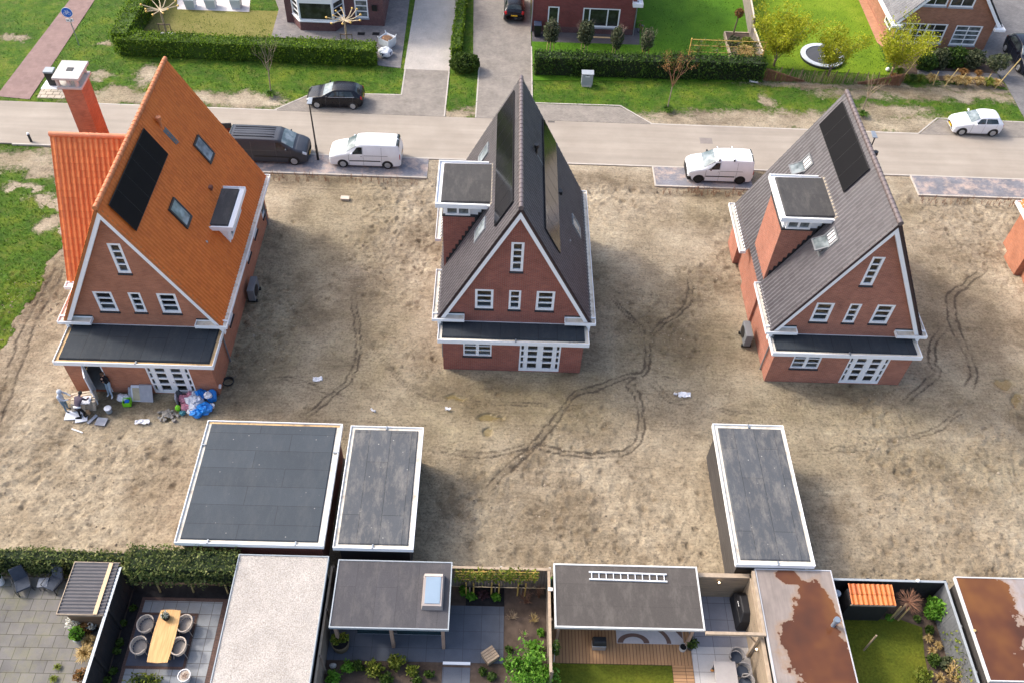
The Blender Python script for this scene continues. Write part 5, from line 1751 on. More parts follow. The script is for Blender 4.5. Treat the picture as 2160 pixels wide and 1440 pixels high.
LF_HEDGE_LIME = leafmat('hedge_leaf_lime', (0.05, 0.105, 0.006), (0.11, 0.195, 0.010), (0.20, 0.29, 0.018))
LF_HEDGE_DARK = leafmat('hedge_leaf_dark', (0.020, 0.048, 0.008), (0.044, 0.094, 0.014), (0.10, 0.165, 0.024))
LF_HEDGE_MID = leafmat('hedge_leaf_mid', (0.028, 0.058, 0.008), (0.055, 0.098, 0.013), (0.10, 0.155, 0.024))
LF_LAUREL = leafmat('laurel_leaf', (0.055, 0.085, 0.018), (0.12, 0.16, 0.04), (0.28, 0.29, 0.10))
LF_OLIVE = leafmat('grey_green_leaf', (0.045, 0.06, 0.028), (0.085, 0.105, 0.05), (0.16, 0.17, 0.09))
LF_WILLOW = leafmat('willow_leaf', (0.20, 0.24, 0.008), (0.33, 0.35, 0.012), (0.45, 0.44, 0.03))
LF_BRIGHT = leafmat('fresh_leaf', (0.05, 0.15, 0.010), (0.11, 0.27, 0.02), (0.20, 0.38, 0.05))
LF_YELLOW = leafmat('yellow_green_leaf', (0.09, 0.13, 0.012), (0.16, 0.20, 0.022), (0.27, 0.28, 0.05))
LF_STRAW = leafmat('straw', (0.30, 0.19, 0.06), (0.46, 0.32, 0.12), (0.60, 0.46, 0.22))
LF_RUST = leafmat('rusty_leaf', (0.16, 0.07, 0.02), (0.26, 0.13, 0.04), (0.36, 0.21, 0.08))
LF_WHITE = leafmat('white_flower', (0.5, 0.5, 0.42), (0.7, 0.7, 0.62), (0.85, 0.85, 0.8))
LF_GRASS = leafmat('grass_blade', (0.028, 0.075, 0.006), (0.060, 0.13, 0.010), (0.11, 0.19, 0.02), 0.8)
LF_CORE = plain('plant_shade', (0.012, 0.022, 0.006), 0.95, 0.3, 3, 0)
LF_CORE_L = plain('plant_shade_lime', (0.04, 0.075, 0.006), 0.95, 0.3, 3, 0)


def hedge(name, poly, h, mat, label, cat='hedge', dens=60, size=0.13, group=None, rag=0.10, core=None, z0=0.0, parent=None, top_w=1.0):
 """clipped hedge along a centre line poly [(x, y, half width)]"""
 P = []
 for (xa, ya, wa), (xb, yb, wb) in zip(poly[:-1], poly[1:]):
  L = math.hypot(xb - xa, yb - ya)
  d = np.array([xb - xa, yb - ya]) / L; nn = np.array([-d[1], d[0]])
  per = 2 * h + 2 * (wa + wb) / 2
  n = int(dens * L * per)
  t = RNG.uniform(-0.1 / L, 1 + 0.1 / L, n); s = RNG.uniform(0, per, n); wd = wa + (wb - wa) * np.clip(t, 0, 1)
  side = np.where(s < h, -1, np.where(s > per - h, 1, 0))
  off = np.where(side == -1, -wd, np.where(side == 1, wd, (s - h) - wd))
  z = np.where(side == -1, s, np.where(side == 1, per - s, h))
  gx = xa + d[0] * t * L; gy = ya + d[1] * t * L
  lump = (fbm(gx * 1.5 + off, gy * 1.5 + z * 1.5, 3, 3) - 0.5) * rag * 3.0
  off = off + np.where(side != 0, side * lump, 0) + RNG.normal(0, rag * .45, n)
  z = z + np.where(side == 0, lump, 0) + RNG.normal(0, rag * .45, n)
  P.append(np.stack([gx + nn[0] * off, gy + nn[1] * off, np.maximum(z, 0.03) + z0], 1))
  for tt, sg in ((0, -1), (1, 1)):         # end faces
   m_ = int(dens * 2 * wa * h)
   o2 = RNG.uniform(-wa, wa, m_); z2 = RNG.uniform(0, h, m_); e = RNG.normal(0, rag * .5, m_)
   P.append(np.stack([xa + d[0] * (tt * L + sg * .02 + e) + nn[0] * o2, ya + d[1] * (tt * L + e) + nn[1] * o2, z2 + z0], 1))
 V, F = leaf_arrays(np.concatenate(P), size)
 mb = MB(); mb.arr(V, F)
 for (xa, ya, wa), (xb, yb, wb) in zip(poly[:-1], poly[1:]):
  L = math.hypot(xb - xa, yb - ya)
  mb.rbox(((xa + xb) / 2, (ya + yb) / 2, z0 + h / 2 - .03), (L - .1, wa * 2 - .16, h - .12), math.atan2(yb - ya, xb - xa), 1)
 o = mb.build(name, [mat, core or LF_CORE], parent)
 if parent is None: tag(o, label, cat, group)
 return o


def ball_points(c, r, n, shell=0.5, lump=0.25, seed=0):
 d = RNG.normal(size=(n, 3)); d /= np.linalg.norm(d, axis=1)[:, None]
 q = 1 + (fbm(d[:, 0] * 2.2 + seed, d[:, 1] * 2.2 + d[:, 2] * 1.7, 3, seed % 40) - 0.5) * 2 * lump
 rr = (shell + (1 - shell) * RNG.random(n) ** 0.5) * q
 r = np.array(r if hasattr(r, '__len__') else (r, r, r))
 return np.array(c) + d * rr[:, None] * r


def bush(name, loc, r, mat, label, cat='shrub', n=700, size=0.1, group=None, shell=0.45, lump=0.35, core=LF_CORE, seed=0, parent=None, flat=0.0, pts=None, zc=None):
 zc = r[2] * .85 if zc is None else zc
 P = ball_points((0, 0, zc), r, n, shell, lump, seed or int(abs(loc[0] * 37 + loc[1] * 11)))
 P[:, 2] = np.maximum(P[:, 2], 0.02)
 mb = MB()
 V, F = leaf_arrays(P, size, flat); mb.arr(V, F)
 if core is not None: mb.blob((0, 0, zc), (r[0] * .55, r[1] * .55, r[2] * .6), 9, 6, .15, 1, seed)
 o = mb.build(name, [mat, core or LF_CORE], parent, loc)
 if parent is None: tag(o, label, cat, group)
 return o


def tuft(name, loc, r, h, mat, label, n=160, wd=0.02, group=None, cat='grass plant', spread=0.9, parent=None):
 """arching grass clump of long blades"""
 mb = MB()
 rg = random.Random(int(abs(loc[0] * 97 + loc[1] * 31) * 10) % 9999)
 for k in range(n):
  a = rg.uniform(0, 2 * PI); q = rg.random() ** .6 * spread
  L = h * rg.uniform(.7, 1.15)
  d = Vector((math.cos(a), math.sin(a), 0)); s = Vector((-d.y, d.x, 0)) * wd
  b0 = d * r * .15 * rg.random()
  p1 = b0 + d * q * r * .5 + Vector((0, 0, L * .75)); p2 = b0 + d * q * r * 1.1 + Vector((0, 0, L * (1 - .45 * q)))
  mb.face([b0 - s, b0 + s, p1 + s, p1 - s]); mb.face([p1 - s, p1 + s, p2 + s * .2, p2 - s * .2])
 o = mb.build(name, mat, parent, loc)
 if parent is None: tag(o, label, cat, group)
 return o


def grow(mb, p, d, L, r, depth, rg, spread=0.55, up=0.12, n=5, tips=None, kids=(2, 3), shrink=0.72, seg=2, m=0):
 for k in range(seg):
  d = (d + Vector((rg.uniform(-1, 1), rg.uniform(-1, 1), rg.uniform(-.4, 1) * .6)) * 0.13 + Vector((0, 0, up * .3))).normalized()
  q = p + d * L / seg
  r2 = r * (0.86 if k < seg - 1 else 0.78)
  mb.tube(p, q, r, r2, n, m, caps=False)
  if tips is not None and depth <= 1: tips.append(q.copy())
  p, r = q, r2
 if depth <= 0:
  return
 for k in range(rg.randint(*kids)):
  ax = Vector((rg.uniform(-1, 1), rg.uniform(-1, 1), rg.uniform(-.5, .6))).normalized()
  nd = (d + ax * spread * rg.uniform(.7, 1.3) + Vector((0, 0, up))).normalized()
  grow(mb, p, nd, L * shrink * rg.uniform(.8, 1.2), r * .72, depth - 1, rg, spread, up, max(3, n - 1), tips, kids, shrink, seg, m)


def bare_tree(loc, H, label, mat=None, seed=1, group='young bare street trees', spread=0.5, lean=(0, 0), depth=4, r=0.05, leaves=None, lmat=None):
 t = empty('young_tree', loc, 0, label, 'tree', group)
 rg = random.Random(seed)
 mb = MB()
 fork = Vector((lean[0] * .4, lean[1] * .4, H * .42))
 mb.tube((0, 0, -.05), fork, r, r * .75, 8)
 mb.build('trunk', twig_grey, t)
 cr = MB(); tips = []
 for k in range(5):
  a = 2 * PI * k / 5 + rg.uniform(-.4, .4)
  grow(cr, fork + Vector((0, 0, .05 * k)), Vector((math.cos(a) * .45, math.sin(a) * .45, 1)).normalized(), H * .22, r * .5, depth - 1, rg, spread, .15, 5, tips, (2, 3))
 c = cr.build('crown', mat or twig_red, t)
 if leaves:
  P = np.array([tuple(q) for q in tips]); P = np.repeat(P, leaves, 0) + RNG.normal(0, .09, (len(P) * leaves, 3))
  V, F = leaf_arrays(P, .05); lm_ = MB(); lm_.arr(V, F); lm_.build('leaves', lmat, c)
 return t


def soft_tree(loc, H, R, label, lmat, seed, nleaf=2600, size=0.11, group=None, trunk_h=0.5, limbs=9, upright=1.0, droop=0.3, bark_m=None, r=0.09):
 """multi-limbed tree in young leaf, open enough to see through"""
 t = empty('willow_tree', loc, 0, label, 'tree', group)
 rg = random.Random(seed)
 tm = MB(); tm.tube((0, 0, -.05), (0, 0, trunk_h), r, r * .95, 8); tm.blob((0, 0, trunk_h), (r * 1.35, r * 1.35, r), 8, 6, .1); tm.build('trunk', bark_m or bark, t)
 cm = MB(); P = []
 for k in range(limbs):
  a = 2 * PI * k / limbs + rg.uniform(-.3, .3); tilt = rg.uniform(.25, 1.0)
  p = Vector((0, 0, trunk_h)); d = Vector((math.cos(a) * tilt * R / H * 1.6, math.sin(a) * tilt * R / H * 1.6, upright)).normalized()
  L = (H - trunk_h) * rg.uniform(.75, 1.05); rr = r * .32
  N_ = 7
  for s_ in range(N_):
   q = p + (d + Vector((rg.uniform(-1, 1), rg.uniform(-1, 1), 0)) * .12).normalized() * L / N_
   cm.tube(p, q, rr, rr * .8, 4, caps=False); rr *= .8
   if s_ >= 1:
    for z in range(4):
     aa = rg.uniform(0, 2 * PI)
     tip = q + Vector((math.cos(aa), math.sin(aa), rg.uniform(-.1, .6))) * L * rg.uniform(.10, .22)
     cm.tube(q, tip, rr * .4, rr * .15, 3, caps=False)
     for f_ in (0.35, .6, .85, 1.0): P.append(tuple(q.lerp(tip, f_)))
    P.append(tuple(q))
   p = q; d = (d + Vector((0, 0, -.02))).normalized()
 c = cm.build('crown', twig_grey if bark_m is None else bark_m, t)
 P = np.array(P); k = max(1, nleaf // len(P))
 P = np.repeat(P, k, 0); P = P + RNG.normal(0, .10 + R * .035, P.shape)
 V, F = leaf_arrays(P, size, aspect=2.0, droop=droop); lm_ = MB(); lm_.arr(V, F); lm_.build('leaves', lmat, c)
 return t


def planks(mb, x0, x1, y, z0, z1, th=0.025, wd=0.145, gap=0.006, axis='x', rg=None):
 """a run of upright boards along x (or y)"""
 n = max(1, round(abs(x1 - x0) / (wd + gap)))
 st = (x1 - x0) / n
 for k in range(n):
  a = x0 + k * st + gap / 2; b = x0 + (k + 1) * st - gap / 2
  j = (rg.uniform(-.004, .004) if rg else 0)
  if axis == 'x': mb.box(a, y - th / 2 + j, z0, b, y + th / 2 + j, z1)
  else: mb.box(y - th / 2 + j, a, z0, y + th / 2 + j, b, z1)


def fence(name, a, b, h, mat, label, capm=None, cap=(0.10, 0.04), posts=None, postm=None, axis='x', th=0.025, group=None, wd=0.145):
 """close-boarded fence on an axis line; posts every 1.8 m"""
 x0, y0 = a; x1, y1 = b
 r = empty(name, (x0, y0, 0), 0, label, 'fence', group)
 L = (x1 - x0) if axis == 'x' else (y1 - y0)
 mb = MB(); planks(mb, 0, L, 0, 0.0, h, th, wd, axis=axis, rg=random.Random(5)); mb.build('panel', mat, r)
 n = max(1, round(abs(L) / 1.85))
 for k in range(n + 1):
  q = L * k / n
  pm = MB()
  if axis == 'x': pm.box(q - .045, .015, 0, q + .045, .105, h + .03)
  else: pm.box(.015, q - .045, 0, .105, q + .045, h + .03)
  pm.build('post', postm or mat, r)
 if capm:
  cm = MB()
  if axis == 'x': cm.box(-.03, -cap[0] / 2, h, L + .03, cap[0] / 2, h + cap[1])
  else: cm.box(-cap[0] / 2, -.03, h, cap[0] / 2, L + .03, h + cap[1])
  cm.build('cap_rail', capm, r)
 return r


def pot(name, loc, r, h, mat, label, cat='plant pot', plant=None, group=None, taper=.78, soil=None):
 o = empty(name, loc, 0, label, cat, group)
 mb = MB(); mb.lathe((0, 0, 0), [(r * taper, 0), (r, h), (r * .9, h), (r * .88, h - .06)], 20); mb.build('pot', mat, o, smooth=40)
 mb = MB(); mb.lathe((0, 0, 0), [(r * .87, h - .07), (r * .86, h - .05)], 16); mb.build('soil', soil or soil_black, o)
 return o


# ------------------------------------------------------------------ back gardens
sheet('garden_ground', [(-60, 6), (60, 6), (60, 18.12), (-60, 18.12)], -0.02, soil_dark)
pav_left = paver('patio_slabs_beige', (0.165, 0.155, 0.142), (0.135, 0.128, 0.12), (0.06, 0.058, 0.04), 0.62, 0.55, 0.014, 0.5, 0.35, stain=(0.20, 0.19, 0.10), stain_amt=0.35, bscale=0.5)
pav_pale = paver('patio_slabs_grey', (0.285, 0.295, 0.30), (0.23, 0.24, 0.25), (0.11, 0.10, 0.09), 0.55, 0.55, 0.012, 0.0, 0.25)
pav_brickband = paver('brick_edging', (0.13, 0.075, 0.06), (0.09, 0.055, 0.045), (0.05, 0.04, 0.035), 0.2, 0.07, 0.006, 0.5, 0.25)
pav_blue = paver('terrace_slabs_slate', (0.098, 0.108, 0.130), (0.085, 0.094, 0.115), (0.05, 0.052, 0.06), 0.8, 0.8, 0.008, 0.0, 0.15, bscale=1.5)
pav_ash = paver('terrace_slabs_ash', (0.245, 0.245, 0.265), (0.21, 0.21, 0.23), (0.10, 0.10, 0.105), 0.8, 0.8, 0.010, 0.0, 0.15)
pav_light = paver('terrace_slabs_light', (0.50, 0.47, 0.44), (0.44, 0.415, 0.39), (0.22, 0.20, 0.18), 0.8, 0.8, 0.012, 0.0, 0.15)
sheet('patio', [(-30, 8), (-15.98, 8), (-15.98, 18.1), (-30, 18.1)], 0.0, pav_left)
q = px((301, 1258), (500, 1262))
gx0, gy1 = q[0][0], q[0][1]
sheet('patio_border', [(gx0, 8), (-10.8, 8), (-10.8, gy1), (gx0, gy1)], 0.0, pav_brickband)
sheet('patio_tiles', [(gx0 + .16, 8), (-11.72, 8), (-11.72, gy1 - .16), (gx0 + .16, gy1 - .16)], 0.006, pav_pale)
sheet('patio_tiles_side', [(-11.45, 8), (-10.8, 8), (-10.8, gy1 - .16), (-11.45, gy1 - .16)], 0.006, pav_light)
sheet('mulch_bed', [(-15.85, 8), (gx0, 8), (gx0, gy1), (-10.8, gy1), (-10.8, 17.9), (-15.85, 17.9)], -0.005, soil_black)
q = px((291, 1290), (418, 1290), (395, 1412), (285, 1412))
a0, b0, a1, b1 = min(q[0][0], q[3][0]), q[2][1], max(q[1][0], q[2][0]) - .1, q[0][1]
sheet('table_border', [(a0, b0), (a1, b0), (a1, b1), (a0, b1)], 0.010, pav_brickband)
sheet('table_inlay', [(a0 + .13, b0 + .13), (a1 - .13, b0 + .13), (a1 - .13, b1 - .13), (a0 + .13, b1 - .13)], 0.014, plain('inlay_slate', (0.075, 0.082, 0.11), 0.8, 0.15, 6, 0.2))

hedge('hedge', [(-30, 18.5, .28), (-15.7, 18.45, .28)], 1.55, LF_LAUREL, 'long clipped hedge behind the left patio with the lounge chairs', dens=190, size=.08, group=None, rag=.10)
r = empty('pleached_hedge', (-15.6, 17.6, 0), 0, 'screen of trained trees on bare stems behind the teak table garden', 'hedge')
hedge('crown', [(0.05, .36, .55), (4.75, .38, .55)], 1.35, LF_LAUREL, '', dens=190, size=.085, rag=.13, z0=1.05, parent=r)
for u, v in ((338.5, 1248), (409, 1248), (481, 1250)):
 p = G(u, v); mb = MB(); mb.tube((p.x + 15.6, p.y - 17.6, -.05), (p.x + 15.6 - .02, p.y - 17.6 + .15, 1.3), .045, .035, 7); mb.build('stem', stake, r)

r = empty('garden_shed', (-17.92, 15.53, 0), 0, 'small brown shed with corrugated roof and a plank lying on it', 'shed')
W, L = 1.93, 2.36
mb = MB(); mb.box(.12, .22, 0, W - .06, L - .1, 1.84); mb.build('wall', boards_brown, r)
mb = MB()
ny = 15 * 8
for k in range(ny):
 for j, (a, b) in enumerate(((0.0, W),)):
  y0, y1 = L * k / ny, L * (k + 1) / ny
  z0, z1 = 2.0 + .028 * math.cos(2 * PI * k / 8), 2.0 + .028 * math.cos(2 * PI * (k + 1) / 8)
  mb.face([(a, y0, z0), (b, y0, z0 + .04), (b, y1, z1 + .04), (a, y1, z1)])
  mb.face([(a, y0, z0 - .01), (a, y1, z1 - .01), (b, y1, z1 + .03), (b, y0, z0 + .03)])
mb.build('corrugated_roof', plain('corrugated_brown', (0.095, 0.088, 0.09), 0.45, 0.15, 2, 0.05, spec=.5), r)
for q in ((-.03, -.03, W + .03, .0), (-.03, L, W + .03, L + .03), (-.03, 0, 0, L)):
 mb = MB(); mb.box(q[0], q[1], 1.89, q[2], q[3], 2.04); mb.build('fascia', fence_pale, r)
tag(MB().box(0, 0, 0, .17, 2.35, .035).build('plank', plain('fresh_plank', (0.56, 0.40, 0.24), 0.7, 0.15, 4), None, (-16.4, 15.51, 2.065), bevel=.004), 'pale timber plank lying across the corrugated shed roof', 'plank')
fence('garden_fence', (-15.92, 8.0), (-15.92, 17.7), 1.95, black_wood, 'tall black garden fence between the slab patio and the table garden', zinc, (0.12, 0.04), axis='y')
fabric_grey = plain('outdoor_fabric', (0.045, 0.055, 0.075), 0.9, 0.15, 8, 0.3, 80)
def lounge(loc, rz, label):
 r = empty('lounge_chair', loc, rz, label, 'chair', 'lounge chairs on the left patio')
 MB().hexa([(-.31, -.32, .32), (.31, -.32, .32), (.31, .30, .26), (-.31, .30, .26), (-.31, -.32, .44), (.31, -.32, .44), (.31, .30, .38), (-.31, .30, .38)]).build('seat', fabric_grey, r, bevel=.03)
 MB().hexa([(-.29, .26, .30), (.29, .26, .30), (.29, .36, .28), (-.29, .36, .28), (-.29, .56, .98), (.29, .56, .98), (.29, .66, .95), (-.29, .66, .95)]).build('backrest', fabric_grey, r, bevel=.03)
 for sx in (-1, 1):
  mb = MB(); mb.path([(sx * .33, -.34, 0), (sx * .34, -.30, .55), (sx * .34, .40, .57)], .018, 6); mb.build('armrest', anthracite, r)
  for yy, z in ((-.28, .33), (.3, .27)):
   MB().tube((sx * .27, yy, z), (sx * .31, yy + (.14 if yy > 0 else -.02), 0), .018).build('leg', anthracite, r)
lounge(G(46, 1229, .45) - Vector((0, 0, .45)), 0.55, 'left grey lounge chair on the slab patio by the hedge')
lounge(G(110, 1227, .45) - Vector((0, 0, .45)), -0.35, 'right grey lounge chair next to the corrugated shed')
p = G(91, 1228, .4) - Vector((0, 0, .4))
r = empty('side_table', p, 0.1, 'small grey side table between the lounge chairs', 'table')
MB().box(-.22, -.22, .40, .22, .22, .44).build('tabletop', plain('table_grey', (0.10, 0.12, 0.16), 0.5), r, bevel=.006)
for sx in (-1, 1):
 for sy in (-1, 1): MB().tube((sx * .17, sy * .17, .4), (sx * .19, sy * .19, 0), .014).build('leg', anthracite, r)
p = G(2, 1228)
r = pot('plant_pot', p, .22, .5, white, 'white round pot at the left edge of the patio', 'plant pot')
bush('foliage', (0, 0, .45), (.25, .25, .3), LF_HEDGE_MID, '', n=160, size=.09, parent=r)
p = G(172, 1316); r = empty('stone_cube', p, .1, 'pale stone cube in front of the corrugated shed', 'ornament'); MB().box(-.16, -.16, 0, .16, .16, .34).build('block', concrete, r, bevel=.02)
p = G(172, 1349); r = pot('planter', p, .27, .42, zinc, 'grey pot with dark green shrub below the shed', 'plant pot'); bush('foliage', (0, 0, .45), (.3, .3, .32), LF_BRIGHT, '', n=260, size=.10, parent=r)
p = G(163, 1325); r = pot('planter', p, .18, .4, anthracite, 'dark pot of white blossom beside the shed', 'plant pot'); bush('blossom', (0, 0, .42), (.28, .28, .3), LF_WHITE, '', n=200, size=.08, parent=r, core=None)
p = G(200, 1327); r = pot('planter', p, .15, .3, anthracite, 'dark pot of white flowers close against the black fence', 'plant pot'); bush('blossom', (0, 0, .32), (.2, .2, .2), LF_WHITE, '', n=120, size=.07, parent=r, core=None)
bush('shrub', G(189, 1320), (.3, .3, .4), LF_RUST, 'rusty brown shrub behind the pots by the shed', n=260, size=.09)
bush('shrub', G(186, 1334), (.22, .22, .3), LF_RUST, 'low rusty shrub between the grey pot and the fence', n=180, size=.08)
rb = MB()
p0_, p1_ = G(172, 1352), G(150, 1440)
r = empty('raised_bed', (-16.75, 10.0, 0), 0, 'wooden raised bed along the foot of the black fence', 'planter')
MB().box(0, 0, 0, .04, 5.1, .28).build('side_board', slat_wood, r); MB().box(.04, 5.06, 0, .78, 5.1, .28).build('end_board', slat_wood, r); MB().box(.04, 0, 0, .78, 5.06, .2).build('soil', soil_dark, r)
tuft('ornamental_grass', (G(193, 1358).x, G(193, 1358).y, .2), .33, .42, LF_STRAW, 'small straw grass clump in the raised bed nearest the shed', n=140)
tuft('ornamental_grass', (G(189, 1386).x, G(189, 1386).y, .2), .48, .55, LF_STRAW, 'large round straw grass clump in the raised bed', n=260)
bush('shrub', (G(176, 1432).x, G(176, 1432).y, .2), (.3, .3, .28), LF_RUST, 'rusty brown shrub at the near end of the raised bed', n=200, size=.08)
tuft('weed', G(122, 1408), .2, .18, LF_YELLOW, 'upper green weed tuft in a joint of the slab patio', n=50, cat='weed', group='weeds in the slab patio')
tuft('weed', G(114, 1432), .22, .18, LF_YELLOW, 'lower green weed tuft in a joint of the slab patio', n=60, cat='weed', group='weeds in the slab patio')
for (u, v), lb in zip(((283, 1284), (262, 1316), (255, 1356), (248, 1374), (242, 1416), (228, 1436)), ('topmost', 'second', 'third', 'fourth', 'fifth', 'lowest')):
 bush('shrub', G(u, v), (.15, .14, .16), LF_HEDGE_MID, lb + ' small green plant in the mulch strip along the black fence', n=110, size=.10, group='small plants along the black fence', core=None)

teak = NT('teak')
mp = teak.new('Mapping'); mp.inputs['Scale'].default_value = (9, 0.7, 1); teak.link(teak.coord(), mp.inputs[0])
_w = teak.noise(1.6, mp.outputs[0], 6, 0.6)
teak.done(teak.ramp(_w, [(0.3, (0.44, 0.235, 0.075)), (0.7, (0.66, 0.40, 0.155))]), 0.5, teak.bump(_w, 0.1, .005), 0.4)
teak = teak.m
tA, tB, tC, tD = G(337.5, 1285, .75), G(383, 1285, .75), G(354, 1398, .75), G(309, 1395, .75)
c = (tA + tB + tC + tD) / 4
hx = (tB.x - tA.x) / 2; hy = (tA.y - tD.y) / 2
r = empty('dining_table', (c.x, c.y, 0), 0, 'barrel shaped teak dining table on the tiled patio', 'table')
n = 14
prof = [(-1 + 2 * k / n) for k in range(n + 1)]
pts = [(hx * (0.92 + .14 * (1 - t * t)) * 1.0, hy * t * 1.0) for t in prof]
pl_ = [(x, y) for x, y in pts] + [(0, hy * 1.03)] + [(-x, y) for x, y in pts[::-1]] + [(0, -hy * 1.03)]
mb = MB(); mb.prism(pl_, .71, .75); mb.build('tabletop', teak, r, bevel=.006)
for sy in (-1, 1):
 mb = MB(); mb.hexa([(-.3, sy * hy * .62 - .06, 0), (.3, sy * hy * .62 - .06, 0), (.3, sy * hy * .62 + .06, 0), (-.3, sy * hy * .62 + .06, 0), (-.2, sy * hy * .55 - .05, .71), (.2, sy * hy * .55 - .05, .71), (.2, sy * hy * .55 + .05, .71), (-.2, sy * hy * .55 + .05, .71)]); mb.build('leg', teak, r)
rope = plain('rope_weave', (0.46, 0.39, 0.32), 0.9, 0.2, 12, 0.4, 60)
seatm = paver('seat_weave', (0.17, 0.14, 0.125), (0.13, 0.11, 0.10), (0.40, 0.36, 0.31), 0.05, 0.05, 0.008, 0.0, 0.15)
def woven_chair(loc, rz, label):
 r = empty('garden_chair', loc, rz, label, 'chair', 'woven chairs round the teak table')
 mb = MB(); mb.lathe((0, .02, 0), [(.30, .40), (.32, .42), (.32, .45), (.29, .46)], 24, sx=1.0, sy=.85); mb.build('seat', seatm, r)
 mb = MB()
 for z, q in ((.50, 1.0), (.57, 1.03), (.64, 1.06), (.71, 1.08)):
  P = [(.36 * q * math.cos(t), .31 * q * math.sin(t) + .02, z + (.06 if math.sin(t) > 0 else 0) * math.sin(t)) for t in [(-.32 + (1.64) * k / 20) * PI for k in range(21)]]
  mb.path(P, .020 if z < .7 else .028, 6)
 for k in range(15):
  t = (-.32 + 1.64 * k / 14) * PI
  mb.tube((.33 * math.cos(t), .28 * math.sin(t) + .02, .45), (.385 * math.cos(t), .335 * math.sin(t) + .02, .72), .010, n=4)
 mb.build('backrest', rope, r)
 for sx in (-1, 1):
  for sy in (-1, 1): MB().tube((sx * .2, sy * .2, .42), (sx * .29, sy * .29, 0), .017, n=6).build('leg', rope, r)
for u, v, rz, lb in ((313, 1322, PI / 2, 'far left'), (299, 1367, PI / 2, 'near left'), (393, 1321, -PI / 2, 'far right'), (380, 1369, -PI / 2, 'near right')):
 woven_chair(G(u, v, .3) - Vector((0, 0, .3)), rz + (.1 if 'near' in lb else -.05), 'woven rope chair at the %s side of the teak table' % lb)
p = G(351, 1302, .75)
r = pot('planter', p, .17, .2, plain('pot_brown', (0.03, 0.026, 0.024), 0.8, 0.3), 'dark round pot of pale flowers on the teak table', 'plant pot', taper=.85); bush('blossom', (0, 0, .2), (.16, .16, .14), LF_WHITE, '', n=70, size=.06, parent=r, core=None); bush('foliage', (0, 0, .18), (.15, .15, .12), LF_HEDGE_MID, '', n=80, size=.06, parent=r, core=None)
p = G(394, 1432)
r = pot('planter', p, .27, .5, white, 'white conical pot with dry twigs on the tiled patio', 'plant pot', taper=.62, soil=plain('pot_pebbles', (0.42, 0.36, 0.3), 0.9, 0.4, 20))
mb = MB(); rg = random.Random(4)
for k in range(14): mb.tube((rg.uniform(-.12, .12), rg.uniform(-.12, .12), .44), (rg.uniform(-.2, .2), rg.uniform(-.2, .2), .6), .008, n=4)
mb.build('twigs', twig_red, r)
bush('shrub', G(310, 1438), (.8, .3, .35), LF_YELLOW, 'low yellow green plants at the bottom edge below the teak table', n=300, size=.09)

def edged_roof(r, W, L, z, mat, edge, h=0.22, rim=0.05, drop=0.05, name='roof'):
 for q in ((0, 0, W, rim), (0, L - rim, W, L), (0, rim, rim, L - rim), (W - rim, rim, W, L - rim)):
  MB().box(q[0], q[1], z - h, q[2], q[3], z).build('roof_edge', edge, r)
 MB().box(rim, rim, z - h, W - rim, L - rim, z - drop).build(name, mat, r)


r = empty('gravel_garage', (-10.78, 8.0, 0), 0, 'long outbuilding with a pale gravel covered flat roof', 'outbuilding')
MB().box(.18, .1, 0, 3.76, 10.1, 2.2).build('wall', brick_dark, r)
edged_roof(r, 3.96, 10.28, 2.42, gravel, grey_metal, .25, .045, .04)
lightedge = plain('edge_pale', (0.55, 0.55, 0.53), 0.5, 0.1)
r = empty('garden_room', (-6.39, 15.04, 0), 0, 'grey roofed garden room with a rooflight and glass sliding doors', 'outbuilding')
W, L = 5.02, 3.1
edged_roof(r, W, L, 2.42, felt_shed, grey_metal, .16, .05, .03)
MB().box(.1, 1.55, 0, W - .1, L - .06, 2.26).build('wall', boards_charcoal, r)
timber = plain('oak_post', (0.33, 0.22, 0.16), 0.8, 0.2, 5, 0.2)
for xx in (.2, 2.55, 4.75): MB().box(xx - .07, .12, 0, xx + .07, .26, 2.26).build('post', timber, r)
MB().box(.05, .10, 2.10, W - .05, .28, 2.262).build('beam', timber, r)
for xx0, xx1 in ((.9, 2.46), (2.66, 4.66)):
 MB().box(xx0, .75, .02, xx1, .79, 2.2).build('glass_door', glass_door, r)
MB().box(.9, .74, 0, 4.66, .82, .025).build('door_track', steel, r)
a, b_ = G(892, 1208, 2.6), G(932, 1282, 2.6)
o = empty('rooflight', (a.x + 6.39 + .03, b_.y - 15.04, 2.39)); o.parent = r
w_, l_ = .92, a.y - b_.y
MB().hexa([(0, 0, 0), (w_, 0, 0), (w_, l_, 0), (0, l_, 0), (.06, .06, .30), (w_ - .06, .06, .30), (w_ - .06, l_ - .06, .30), (.06, l_ - .06, .30)]).build('curb', plain('curb_taupe', (0.30, 0.26, 0.24), 0.6, 0.1), o)
MB().box(.14, .16, .30, w_ - .14, l_ - .2, .325).build('pane', plain('opal_glass', (0.22, 0.29, 0.36), 0.12, 0.06, 2, 0, spec=.6), o)
MB().box(.07, l_ - .19, .30, w_ - .07, l_ - .07, .34).build('vent_strip', plain('vent_beige', (0.5, 0.42, 0.36), 0.6), o)
q = px((693, 1340), (1051, 1265), (1048, 1398))
sheet('terrace', [(-6.75, q[2][1]), (1.0, q[2][1]), (1.0, 17.2), (-6.75, 17.2)], 0.0, pav_blue)
q2 = px((934, 1401), (992, 1401))
sheet('garden_path', [(q2[0][0], 8), (q2[1][0], 8), (q2[1][0], q2[0][1] - .1), (q2[0][0], q2[0][1] - .1)], 0.0, pav_blue)
tag(MB().box(q2[0][0], q[2][1] - .10, -.02, q2[1][0], q[2][1] + .02, .035).build('terrace_step', white), 'narrow white grating between the slate terrace and the garden path', 'grating')
